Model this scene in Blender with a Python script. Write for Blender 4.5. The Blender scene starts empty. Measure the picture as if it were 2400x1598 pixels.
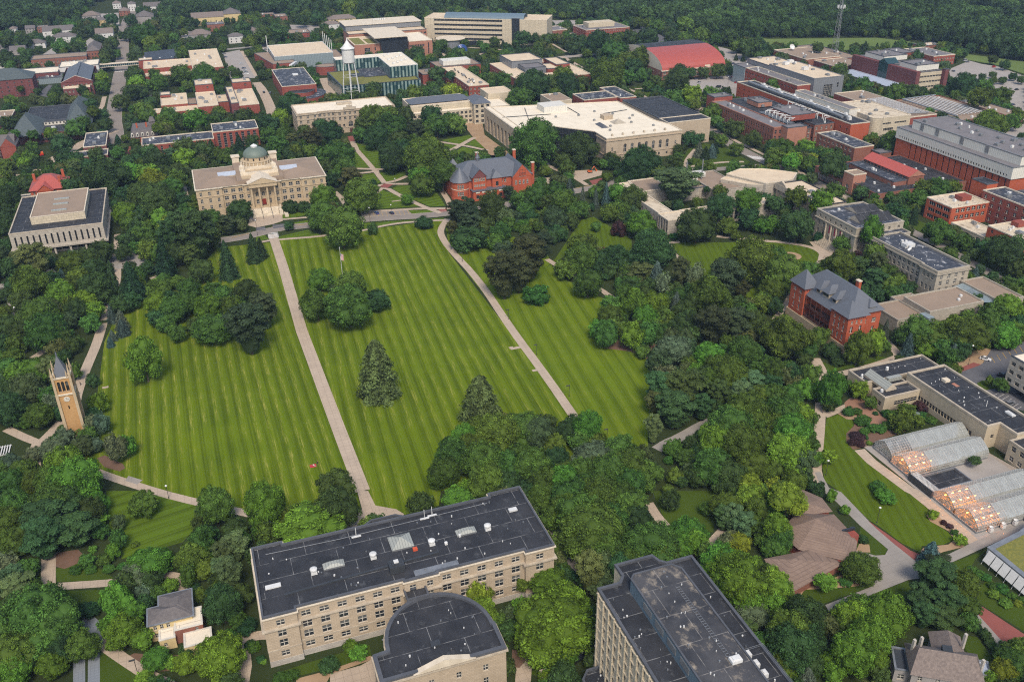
import bpy, math, random
from math import cos, sin, pi
from mathutils import Vector
import numpy as np
TP = 'trim_pale'
NW = lambda a: link(bpy.data.objects.new(*a))
R = math.radians
random.seed(7)
SC = bpy.context.scene

# ---------------------------------------------------------------- camera
CAM_H = 193.4
FPX, PITCH, ROLL, YAW = 2126.2, 0.489861, -0.01405, 0.336725      # focal length for a 2400 px wide picture
fw = Vector((cos(PITCH)*sin(YAW), cos(PITCH)*cos(YAW), -sin(PITCH)))
rt0 = Vector((cos(YAW), -sin(YAW), 0)); up0 = rt0.cross(fw)
RT = rt0*cos(ROLL) + up0*sin(ROLL); UP = up0*cos(ROLL) - rt0*sin(ROLL); FW = fw
cd = bpy.data.cameras.new('camera'); cam = bpy.data.objects.new('camera', cd); SC.collection.objects.link(cam)
from mathutils import Matrix
m = Matrix(((RT.x, UP.x, -FW.x, 0), (RT.y, UP.y, -FW.y, 0), (RT.z, UP.z, -FW.z, CAM_H), (0, 0, 0, 1)))
cam.matrix_world = m
cd.sensor_width = 36; cd.lens = FPX/2400*36; cd.clip_start = 1; cd.clip_end = 12000
SC.camera = cam

# ---------------------------------------------------------------- sky, sun, exposure
SUN_EL, SUN_AZ = R(50), R(192)          # azimuth measured clockwise from +Y
W = bpy.data.worlds.new('World'); SC.world = W; W.use_nodes = True
nt = W.node_tree; bg = nt.nodes['Background']; sk = nt.nodes.new('ShaderNodeTexSky')
sk.sky_type = 'NISHITA'; sk.sun_disc = False; sk.sun_elevation = SUN_EL; sk.sun_rotation = SUN_AZ
sk.air_density = 1.2; sk.dust_density = 3.0; sk.ozone_density = 1.0; sk.altitude = 200
nt.links.new(sk.outputs[0], bg.inputs[0]); bg.inputs[1].default_value = 0.08
sl = bpy.data.lights.new('sun', 'SUN'); so = bpy.data.objects.new('sun', sl); SC.collection.objects.link(so)
sl.energy = 1.4; sl.angle = R(16); sl.color = (1.0, 0.90, 0.76)
sd = Vector((sin(SUN_AZ)*cos(SUN_EL), cos(SUN_AZ)*cos(SUN_EL), sin(SUN_EL)))
so.rotation_euler = sd.to_track_quat('Z', 'Y').to_euler(); so.location = (0, 0, 400)
SC.view_settings.view_transform = 'Standard'; SC.view_settings.look = 'None'
SC.view_settings.exposure = 1.28; SC.view_settings.gamma = 1
SC.render.engine = 'CYCLES'; SC.cycles.use_denoising = False; SC.cycles.filter_width = 1.15; SC.cycles.max_bounces = 5; SC.cycles.diffuse_bounces = 3
SC.cycles.volume_bounces = 0; SC.cycles.transparent_max_bounces = 12

# ---------------------------------------------------------------- helpers
def at(px, py, z=0.0):
    """where the sight line of a photograph point meets the level z"""
    d = RT*(px-1200) - UP*(py-799) + FW*FPX
    t = (z-CAM_H)/d.z
    return Vector((d.x*t, d.y*t, z))
def T(t, x, y, z=0.0):
    c = int(t[1])-1; r = 'abcd'.index(t[0]); s = 3.5 if r == 3 else 3.92
    return at(c*600+x/s, (0, 350, 750, 1150)[r]+y/s, z)
def depth_of(p): return (p-Vector((0, 0, CAM_H))).dot(FW)
def link(o): SC.collection.objects.link(o); return o
def tag(o, label=None, cat=None, group=None, kind=None):
    if label: o['label'] = label
    if cat: o['category'] = cat
    if group: o['group'] = group
    if kind: o['kind'] = kind
    return o
def empty(name, loc=(0, 0, 0), rz=0):
    o = bpy.data.objects.new(name, None); link(o); o.location = loc; o.rotation_euler = (0, 0, rz); o.empty_display_size = 1
    return o
def wloc(o):
    v = Vector((0, 0, 0))
    while o: v += Vector(o.location); o = o.parent
    return v
class MB:
    def __init__(s): s.v = []; s.f = []; s.m = []
    def face(s, pts, m=0):
        n = len(s.v); s.v += [tuple(p) for p in pts]; s.f.append(tuple(range(n, n+len(pts)))); s.m.append(m); return s
    def box(s, x0, y0, z0, x1, y1, z1, m=0, bottom=True):
        p = [(x0,y0,z0),(x1,y0,z0),(x1,y1,z0),(x0,y1,z0),(x0,y0,z1),(x1,y0,z1),(x1,y1,z1),(x0,y1,z1)]
        n = len(s.v); s.v += p
        q = [(0,1,5,4),(1,2,6,5),(2,3,7,6),(3,0,4,7),(4,5,6,7)] + ([(3,2,1,0)] if bottom else [])
        for a in q: s.f.append(tuple(n+i for i in a)); s.m.append(m)
        return s
    def prism(s, poly, z0, z1, m=0, mt=None):
        k = len(poly); n = len(s.v)
        s.v += [(p[0], p[1], z0) for p in poly] + [(p[0], p[1], z1) for p in poly]
        for i in range(k):
            j = (i+1) % k; s.f.append((n+i, n+j, n+k+j, n+k+i)); s.m.append(m)
        s.f.append(tuple(n+k+i for i in range(k))); s.m.append(m if mt is None else mt)
        s.f.append(tuple(n+k-1-i for i in range(k))); s.m.append(m)
        return s
    def tube(s, a, b, r, n=6, m=0, r2=None):
        a = Vector(a); b = Vector(b); d = (b-a)
        if d.length < 1e-6: return s
        d.normalize(); u = d.orthogonal().normalized(); w = d.cross(u); r2 = r if r2 is None else r2; k = len(s.v)
        for c, q in ((a, r), (b, r2)):
            for i in range(n):
                t = 2*pi*i/n; p = c+(u*cos(t)+w*sin(t))*q; s.v.append(tuple(p))
        for i in range(n):
            j = (i+1) % n; s.f.append((k+i, k+j, k+n+j, k+n+i)); s.m.append(m)
        s.f.append(tuple(k+n+i for i in range(n))); s.m.append(m)
        s.f.append(tuple(k+n-1-i for i in range(n))); s.m.append(m)
        return s
    def lathe(s, cx, cy, prof, n=24, m=0, a0=0, a1=2*pi):
        full = abs(a1-a0-2*pi) < 1e-6; cnt = n if full else n+1; k = len(s.v)
        for r, z in prof:
            for i in range(cnt):
                t = a0+(a1-a0)*i/n; s.v.append((cx+r*cos(t), cy+r*sin(t), z))
        for q in range(len(prof)-1):
            for i in range(n):
                j = (i+1) % cnt if full else i+1
                s.f.append((k+q*cnt+i, k+q*cnt+j, k+(q+1)*cnt+j, k+(q+1)*cnt+i)); s.m.append(m)
        return s
    def hip(s, x0, y0, x1, y1, z0, z1, m=0, inx=None, iny=None):
        """hipped roof; inx / iny: how far the top edge stands in from the eaves"""
        w, d = x1-x0, y1-y0
        if inx is None: inx = min(w, d)/2
        if iny is None: iny = min(w, d)/2
        inx = min(inx, w/2-.01); iny = min(iny, d/2-.01)
        a = [(x0,y0,z0),(x1,y0,z0),(x1,y1,z0),(x0,y1,z0)]; b = [(x0+inx,y0+iny,z1),(x1-inx,y0+iny,z1),(x1-inx,y1-iny,z1),(x0+inx,y1-iny,z1)]
        for i in range(4): j = (i+1) % 4; s.face([a[i], a[j], b[j], b[i]], m)
        s.face(b, m); s.face(a[::-1], m); return s
    def gable(s, x0, y0, x1, y1, z0, z1, axis='x', m=0, mg=1, over=0.0):
        """gabled roof, ridge along axis; mg material of the gable triangles"""
        if axis == 'x':
            ym = (y0+y1)/2; xa, xb = x0-over, x1+over
            s.face([(xa,y0,z0),(xb,y0,z0),(xb,ym,z1),(xa,ym,z1)], m); s.face([(xb,y1,z0),(xa,y1,z0),(xa,ym,z1),(xb,ym,z1)], m)
            s.face([(x0,y1,z0),(x0,y0,z0),(x0,ym,z1-.02)], mg); s.face([(x1,y0,z0),(x1,y1,z0),(x1,ym,z1-.02)], mg)
        else:
            xm = (x0+x1)/2; ya, yb = y0-over, y1+over
            s.face([(x0,yb,z0),(x0,ya,z0),(xm,ya,z1),(xm,yb,z1)], m); s.face([(x1,ya,z0),(x1,yb,z0),(xm,yb,z1),(xm,ya,z1)], m)
            s.face([(x0,y0,z0),(x1,y0,z0),(xm,y0,z1-.02)], mg); s.face([(x1,y1,z0),(x0,y1,z0),(xm,y1,z1-.02)], mg)
        return s
    def mesh(s, name, mats, org=Vector((0, 0, 0)), smooth=False):
        me = bpy.data.meshes.new(name); me.from_pydata([(a-org.x, b-org.y, c-org.z) for a, b, c in s.v], [], s.f)
        for q in (mats if isinstance(mats, (list, tuple)) else [mats]): me.materials.append(q)
        me.polygons.foreach_set('material_index', s.m)
        if smooth: me.polygons.foreach_set('use_smooth', [True]*len(s.f))
        me.update(); return me
    def build(s, name, mats, parent=None, smooth=False):
        org = wloc(parent) if parent else Vector((0, 0, 0))
        o = bpy.data.objects.new(name, s.mesh(name, mats, org, smooth)); link(o)
        if parent: o.parent = parent
        return o

# ---------------------------------------------------------------- materials
def nodes(name):
    m = bpy.data.materials.new(name); m.use_nodes = True; n = m.node_tree; return m, n, n.nodes['Principled BSDF']
def N(n, t, **k):
    x = n.nodes.new('ShaderNode'+t)
    for a, b in k.items():
        if a in ('operation', 'blend_type', 'data_type', 'noise_dimensions', 'feature', 'bands_direction', 'wave_type', 'offset', 'distance'): setattr(x, a, b)
    return x
def math_(n, op, a, b=None, clamp=False):
    x = n.nodes.new('ShaderNodeMath'); x.operation = op; x.use_clamp = clamp
    for i, q in enumerate((a, b)):
        if q is None: continue
        if isinstance(q, (int, float)): x.inputs[i].default_value = q
        else: n.links.new(q, x.inputs[i])
    return x.outputs[0]
def mix(n, f, a, b):
    x = n.nodes.new('ShaderNodeMix'); x.data_type = 'RGBA'
    for i, q in ((0, f), (6, a), (7, b)):
        if isinstance(q, (int, float)): x.inputs[i].default_value = q
        elif isinstance(q, tuple): x.inputs[i].default_value = (*q[:3], 1)
        else: n.links.new(q, x.inputs[i])
    return x.outputs[2]
def coords(n, scale=(1, 1, 1), rz=0):
    tc = n.nodes.new('ShaderNodeTexCoord'); mp = n.nodes.new('ShaderNodeMapping')
    mp.inputs['Scale'].default_value = scale; mp.inputs['Rotation'].default_value = (0, 0, rz)
    n.links.new(tc.outputs['Object'], mp.inputs[0]); return mp.outputs[0]
def noise(n, vec, scale, detail=3, rough=0.6):
    x = n.nodes.new('ShaderNodeTexNoise'); x.inputs['Scale'].default_value = scale; x.inputs['Detail'].default_value = detail
    x.inputs['Roughness'].default_value = rough; n.links.new(vec, x.inputs['Vector']); return x.outputs['Fac']
def ramp(n, fac, a, b):
    x = n.nodes.new('ShaderNodeMapRange'); x.inputs[1].default_value = a; x.inputs[2].default_value = b
    n.links.new(fac, x.inputs[0]); return x.outputs[0]
def mul(c, k): return tuple(min(1, q*k) for q in c)
def basic(name, c, c2=None, scale=1.0, rough=0.8, metal=0, spec=0.3, fine=8.0, zs=1.0, amount=1.0):
    """two-tone surface: broad stains and fine grain"""
    m, n, b = nodes(name); c2 = c2 or mul(c, .75)
    v = coords(n, (1, 1, zs)); f = ramp(n, noise(n, v, scale*.25, 4), .32, .68); g = ramp(n, noise(n, v, fine, 2), .25, .75)
    k = mix(n, f, c, c2); k = mix(n, math_(n, 'MULTIPLY', g, .35*amount), k, mul(c2, .72))
    n.links.new(k, b.inputs['Base Color']); b.inputs['Roughness'].default_value = rough; b.inputs['Metallic'].default_value = metal
    b.inputs['Specular IOR Level'].default_value = spec; return m
def courses(name, c, c2, joint, h=0.6, w=1.2, rough=.85, scale=1.0, j=.35):
    """masonry: courses by height, blocks along the wall, rain-streak stains"""
    m, n, b = nodes(name); tc = n.nodes.new('ShaderNodeTexCoord'); sp = n.nodes.new('ShaderNodeSeparateXYZ'); n.links.new(tc.outputs['Object'], sp.inputs[0])
    cb = n.nodes.new('ShaderNodeCombineXYZ'); u = math_(n, 'ADD', sp.outputs[0], sp.outputs[1]); n.links.new(u, cb.inputs[0]); n.links.new(sp.outputs[2], cb.inputs[1])
    br = n.nodes.new('ShaderNodeTexBrick'); n.links.new(cb.outputs[0], br.inputs['Vector']); br.inputs['Scale'].default_value = 1
    br.inputs['Brick Width'].default_value = w; br.inputs['Row Height'].default_value = h; br.inputs['Mortar Size'].default_value = h*.07
    br.inputs['Color1'].default_value = (*c, 1); br.inputs['Color2'].default_value = (*c2, 1); br.inputs['Mortar'].default_value = (*joint, 1)
    v = coords(n, (1, 1, .35)); f = ramp(n, noise(n, v, .35*scale, 5, .65), .45, .75); k = mix(n, math_(n, 'MULTIPLY', f, .45), br.outputs[0], mul(c2, .6))
    g = noise(n, coords(n), 3.0, 3); k = mix(n, math_(n, 'MULTIPLY', ramp(n, g, .3, .8), j*.6), k, mul(c, 1.25))
    n.links.new(k, b.inputs['Base Color']); b.inputs['Roughness'].default_value = rough; b.inputs['Specular IOR Level'].default_value = .2; return m
def membrane(name, c, c2, seam, pw=12, ph=6, stain=.5, spots=.0, spot=(.5, .45, .38), rough=.7, seams=.5):
    """flat roof membrane: panels with seams, ponding stains, pale patches"""
    m, n, b = nodes(name); v = coords(n); br = n.nodes.new('ShaderNodeTexBrick'); n.links.new(v, br.inputs['Vector']); br.inputs['Scale'].default_value = 1
    br.inputs['Brick Width'].default_value = pw; br.inputs['Row Height'].default_value = ph; br.inputs['Mortar Size'].default_value = .09; br.offset = .35
    br.inputs['Color1'].default_value = (0, 0, 0, 1); br.inputs['Color2'].default_value = (0, 0, 0, 1); br.inputs['Mortar'].default_value = (1, 1, 1, 1)
    f = ramp(n, noise(n, v, .12, 5, .6), .35, .7); k = mix(n, math_(n, 'MULTIPLY', f, stain), c, c2)
    g = ramp(n, noise(n, v, 2.2, 4, .7), .35, .8); k = mix(n, math_(n, 'MULTIPLY', g, .3), k, mul(c, 1.35))
    if spots: 
        h = ramp(n, noise(n, coords(n, (1, .8, 1)), .30, 6, .70), .62-.1*spots, .70); k = mix(n, math_(n, 'MULTIPLY', h, min(1, spots*1.3)), k, spot)
    sm = math_(n, 'MULTIPLY', br.outputs['Color'], ramp(n, noise(n, v, .5, 3), .35, .6)); k = mix(n, math_(n, 'MULTIPLY', sm, seams), k, seam)
    n.links.new(k, b.inputs['Base Color']); b.inputs['Roughness'].default_value = rough; b.inputs['Specular IOR Level'].default_value = .3; return m
def ribs(name, c, period=.5, axis=0, dark=.6, rough=.5, metal=0., along=None):
    m, n, b = nodes(name); tc = n.nodes.new('ShaderNodeTexCoord'); sp = n.nodes.new('ShaderNodeSeparateXYZ'); n.links.new(tc.outputs['Object'], sp.inputs[0])
    u = math_(n, 'ADD', sp.outputs[0], sp.outputs[1]) if axis == 3 else sp.outputs[axis]
    s = math_(n, 'PINGPONG', u, period/2); s = math_(n, 'LESS_THAN', s, period*.09)
    k = mix(n, math_(n, 'MULTIPLY', s, 1-dark), c, (0.01, .01, .01)); f = ramp(n, noise(n, coords(n), .5, 4), .3, .7); k = mix(n, math_(n, 'MULTIPLY', f, .3), k, mul(c, .65))
    n.links.new(k, b.inputs['Base Color']); b.inputs['Roughness'].default_value = rough; b.inputs['Metallic'].default_value = metal; return m
M = {}
M['stone_warm'] = courses('stone_warm', (.42,.34,.25), (.355,.285,.205), (.27,.215,.155), .55, 1.3)
M['stone_gold'] = courses('stone_gold', (.45,.355,.235), (.39,.30,.19), (.29,.225,.15), .5, 1.1)
M['stone_base'] = courses('stone_base', (.42,.39,.34), (.34,.31,.28), (.25,.23,.2), .6, 1.2)
M['stone_grey'] = courses('stone_grey', (.38,.34,.275), (.31,.275,.22), (.2,.18,.15), .6, 1.3)
M['stone_cream'] = courses('stone_cream', (.43,.36,.26), (.37,.31,.22), (.30,.25,.18), .4, .9)
M['stone_trim'] = basic('stone_trim', (.50,.43,.33), (.33,.28,.22), 1.5)
M['trim_pale'] = basic('trim_pale', (.66,.58,.46), (.50,.43,.33), 1.5)
M['tower_brick'] = courses('tower_brick', (.44,.255,.105), (.37,.205,.08), (.36,.25,.14), .25, .6)
M['brick_red'] = courses('brick_red', (.25,.062,.045), (.20,.05,.037), (.2,.10,.075), .22, .6)
M['brick_orange'] = courses('brick_orange', (.38,.082,.036), (.30,.064,.03), (.30,.12,.08), .22, .6)
M['brick_brown'] = courses('brick_brown', (.22,.088,.062), (.18,.07,.05), (.25,.15,.11), .22, .6)
M['brick_dark'] = courses('brick_dark', (.15,.048,.048), (.12,.04,.04), (.17,.09,.08), .22, .6)
M['brick_pink'] = courses('brick_pink', (.36,.17,.115), (.30,.13,.09), (.28,.17,.13), .22, .6)
M['concrete'] = courses('concrete', (.40,.36,.30), (.35,.31,.26), (.22,.2,.17), 1.6, 3.0)
M['concrete_cream'] = courses('concrete_cream', (.50,.43,.32), (.44,.38,.28), (.3,.26,.2), 1.4, 2.6)
M['cladding_white'] = ribs('cladding_white', (.60,.58,.52), 1.5, 3, .72, .6)
M['cladding_grey'] = ribs('cladding_grey', (.17,.18,.195), 2.2, 3, .8, .45)
M['cladding_blue'] = ribs('cladding_blue', (.115,.165,.205), .9, 1, .75, .5)
M['metal_dark'] = basic('metal_dark', (.06,.065,.075), (.04,.045,.05), 1, .45, .2)
M['metal_white'] = basic('metal_white', (.66,.66,.64), (.5,.5,.49), 1, .45)
M['metal_grey'] = basic('metal_grey', (.33,.34,.35), (.22,.23,.24), 2, .4, .5)
M['flashing'] = basic('flashing', (.10,.105,.12), (.065,.07,.08), 1, .5)
M['roof_dark'] = membrane('roof_dark', (.017,.0185,.023), (.038,.039,.044), (.34,.34,.33), 13, 7, 1, .50, (.085,.088,.092))
M['roof_worn'] = membrane('roof_worn', (.028,.034,.048), (.062,.066,.078), (.3,.3,.3), 10, 6, .8, .8, (.40,.40,.41))
M['roof_pond'] = membrane('roof_pond', (.026,.028,.034), (.075,.074,.078), (.35,.33,.3), 10, 9, 1, .9, (.27,.23,.18))
M['roof_cream'] = membrane('roof_cream', (.66,.59,.47), (.55,.48,.37), (.16,.12,.09), 16, 10, .7, .10, (.22,.15,.10), .8, .7)
M['roof_tan'] = membrane('roof_tan', (.55,.45,.32), (.44,.34,.24), (.12,.09,.07), 18, 9, .8, .22, (.2,.14,.1), .9, .5)
M['roof_brown'] = membrane('roof_brown', (.255,.19,.14), (.205,.155,.115), (.3,.25,.2), 20, 14, .9, .10, (.36,.29,.22), .95, .15)
M['roof_rust'] = membrane('roof_rust', (.52,.45,.34), (.42,.34,.24), (.1,.07,.05), 9, 5, .8, 1.0, (.17,.115,.075), .9, .5)
M['roof_grey'] = membrane('roof_grey', (.16,.15,.155), (.11,.105,.11), (.3,.28,.27), 12, 8, .8, .2, (.3,.28,.27), .9, .4)
M['slate'] = ribs('slate', (.095,.105,.125), .45, 0, .84, .55)
M['slate_y'] = ribs('slate_y', (.095,.105,.125), .45, 1, .84, .55)
M['slate_green'] = basic('slate_green', (.085,.105,.105), (.06,.075,.08), 2, .6)
M['shingle_brown'] = courses('shingle_brown', (.215,.155,.12), (.17,.12,.095), (.12,.085,.07), .35, .5)
M['shingle_grey'] = basic('shingle_grey', (.235,.19,.165), (.13,.105,.095), 6, .9, fine=5, amount=1.6)
M['shingle_charcoal'] = basic('shingle_charcoal', (.15,.135,.13), (.10,.09,.09), 4, .9, fine=4)
M['metal_red'] = ribs('metal_red', (.34,.070,.052), 1.0, 0, .8, .5)
M['metal_red_y'] = ribs('metal_red_y', (.40,.085,.062), .6, 1, .8, .5)
M['copper'] = ribs('copper', (.115,.15,.125), .9, 3, .85, .6)
M['sedum'] = basic('sedum', (.22,.20,.04), (.12,.13,.035), 4, .95, fine=3, amount=1.5)
M['glass_dark'] = basic('glass_dark', (.018,.021,.026), (.03,.034,.04), .8, .12, spec=.6)
M['glass_blind'] = basic('glass_blind', (.16,.16,.15), (.04,.045,.05), 3, .2, spec=.6)
M['glass_teal'] = basic('glass_teal', (.018,.045,.05), (.025,.06,.065), .8, .15, spec=.6)
M['glass_pale'] = ribs('glass_pale', (.22,.27,.29), 1.6, 3, .6, .15)
M['frame_white'] = basic('frame_white', (.62,.58,.5), None, 2)
M['frame_dark'] = basic('frame_dark', (.05,.048,.045), None, 2, .5)
M['frame_tan'] = basic('frame_tan', (.35,.30,.23), None, 2)
M['door_red'] = basic('door_red', (.22,.025,.015), None, 2, .5)
M['wood_dark'] = basic('wood_dark', (.10,.04,.03), None, 2)
M['yellow_wall'] = basic('yellow_wall', (.58,.46,.24), (.5,.39,.2), 2)
M['grey_siding'] = ribs('grey_siding', (.27,.25,.24), .3, 2, .8, .7)
M['siding_white'] = ribs('siding_white', (.55,.54,.52), .3, 2, .85, .7)
M['banner'] = basic('banner', (.45,.02,.09), (.4,.02,.08), 2)
M['skylight'] = ribs('skylight', (.30,.31,.28), .8, 0, .5, .25)
M['skylight_blue'] = ribs('skylight_blue', (.36,.40,.47), .8, 0, .8, .25)
M['orange_box'] = basic('orange_box', (.55,.09,.04))
# ---------------------------------------------------------------- building kit
def offset(poly, d):
    """polygon (counter-clockwise) with every edge pushed outward by d"""
    k = len(poly); out = []
    for i in range(k):
        a, b, c = Vector(poly[i-1][:2]), Vector(poly[i][:2]), Vector(poly[(i+1) % k][:2])
        e, f = (b-a).normalized(), (c-b).normalized(); n1, n2 = Vector((e.y, -e.x)), Vector((f.y, -f.x))
        q = 1+n1.dot(n2); mt = (n1+n2)/max(q, .3); p = b+mt*d; out.append((p.x, p.y))
    return out
def ring(mb, poly, do, di, z0, z1, m=0):
    a, b = offset(poly, do), offset(poly, -di); k = len(poly)
    for i in range(k):
        j = (i+1) % k
        mb.face([(*a[i], z0), (*a[j], z0), (*a[j], z1), (*a[i], z1)], m); mb.face([(*a[i], z1), (*a[j], z1), (*b[j], z1), (*b[i], z1)], m)
        mb.face([(*b[j], z0), (*b[i], z0), (*b[i], z1), (*b[j], z1)], m); mb.face([(*b[i], z0), (*b[j], z0), (*a[j], z0), (*a[i], z0)], m)
    return mb
def facade(mb, p0, p1, z0, z1, rects, depth=.3, m=0, mr=None):
    p0, p1 = Vector(p0[:2]), Vector(p1[:2]); L = (p1-p0).length; d = (p1-p0)/L; n = Vector((d.y, -d.x)); mr = m if mr is None else mr
    P = lambda u, v, k=0.: ((p0+d*u-n*k).x, (p0+d*u-n*k).y, v)
    us = sorted({0., L} | {round(r[0], 3) for r in rects} | {round(r[1], 3) for r in rects}); vs = sorted({z0, z1} | {round(r[2], 3) for r in rects} | {round(r[3], 3) for r in rects})
    for j in range(len(vs)-1):
        run = None
        for i in range(len(us)-1):
            uc, vc = (us[i]+us[i+1])/2, (vs[j]+vs[j+1])/2; hole = any(r[0] < uc < r[1] and r[2] < vc < r[3] for r in rects)
            if hole:
                if run is not None: mb.face([P(run, vs[j]), P(us[i], vs[j]), P(us[i], vs[j+1]), P(run, vs[j+1])], m); run = None
            elif run is None: run = us[i]
        if run is not None: mb.face([P(run, vs[j]), P(L, vs[j]), P(L, vs[j+1]), P(run, vs[j+1])], m)
    for a, b, c, e in rects:
        mb.face([P(a, c), P(b, c), P(b, c, depth), P(a, c, depth)], mr); mb.face([P(a, e, depth), P(b, e, depth), P(b, e), P(a, e)], mr)
        mb.face([P(a, c), P(a, c, depth), P(a, e, depth), P(a, e)], mr); mb.face([P(b, c, depth), P(b, c), P(b, e), P(b, e, depth)], mr)
WIN = {}
def win_mesh(w, h, style, depth=.3, fr='frame_white', wall='stone_warm', alt=0):
    key = (round(w, 2), round(h, 2), style, round(depth, 2), fr, wall, alt)
    if key in WIN: return WIN[key]
    b = MB(); a = w/2; t = min(.09, w*.06); y = depth; g = 1 if alt == 0 else 2
    if style in ('sash', 'arch', 'sash3'):
        zt = h
        split = h*.5
        b.face([(-a, y, 0), (a, y, 0), (a, y, split), (-a, y, split)], 1); b.face([(-a, y, split), (a, y, split), (a, y, h), (-a, y, h)], g)
        for x0, x1, zz0, zz1 in [(-a, -a+t, 0, h), (a-t, a, 0, h), (-a, a, 0, t), (-a, a, h-t, h), (-a, a, split-t*.6, split+t*.6)]: b.box(x0, y-.09, zz0, x1, y-.005, zz1, 0)
        for q in ({'sash': (0,), 'arch': (0,), 'sash3': (-w/6, w/6)}[style]): b.box(q-t*.7, y-.1, 0, q+t*.7, y-.006, h, 0)
        b.box(-a-.12, -.14, -.16, a+.12, .06, -.005, 3)
        if style == 'arch':
            for s in (-1, 1):
                pts = [(s*a, -.015, h-a), (s*a, -.015, h)] + [(s*a*sin(t_), -.015, h-a+a*cos(t_)) for t_ in [pi/2*i/8 for i in range(0, 9)]]
                b.face(pts if s < 0 else pts[::-1], 4)
    elif style == 'strip':
        b.face([(-a, y, 0), (a, y, 0), (a, y, h), (-a, y, h)], 1); k = max(1, round(w/1.5))
        for i in range(k+1): x = -a+w*i/k; b.box(x-.05, y-.1, 0, x+.05, y-.005, h, 0)
        if h > 2.6:
            for i in range(1, round(h/1.7)): b.box(-a, y-.08, h*i/round(h/1.7)-.04, a, y-.006, h*i/round(h/1.7)+.04, 0)
    elif style == 'pair':
        b.face([(-a, y, 0), (a, y, 0), (a, y, h), (-a, y, h)], 1); b.box(-.12, y-.14, 0, .12, y-.005, h, 0); b.box(-a-.1, -.12, -.15, a+.1, .06, -.005, 3)
        b.box(-a, y-.1, h*.5-.04, a, y-.006, h*.5+.04, 0)
    else:
        b.face([(-a, y, 0), (a, y, 0), (a, y, h), (-a, y, h)], 1); b.box(-a, y-.08, h*.5-.04, a, y-.006, h*.5+.04, 0)
    me = b.mesh('window', [M[fr], M['glass_dark'], M['glass_blind'], M['stone_trim'], M[wall]]); WIN[key] = me; return me
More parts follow.
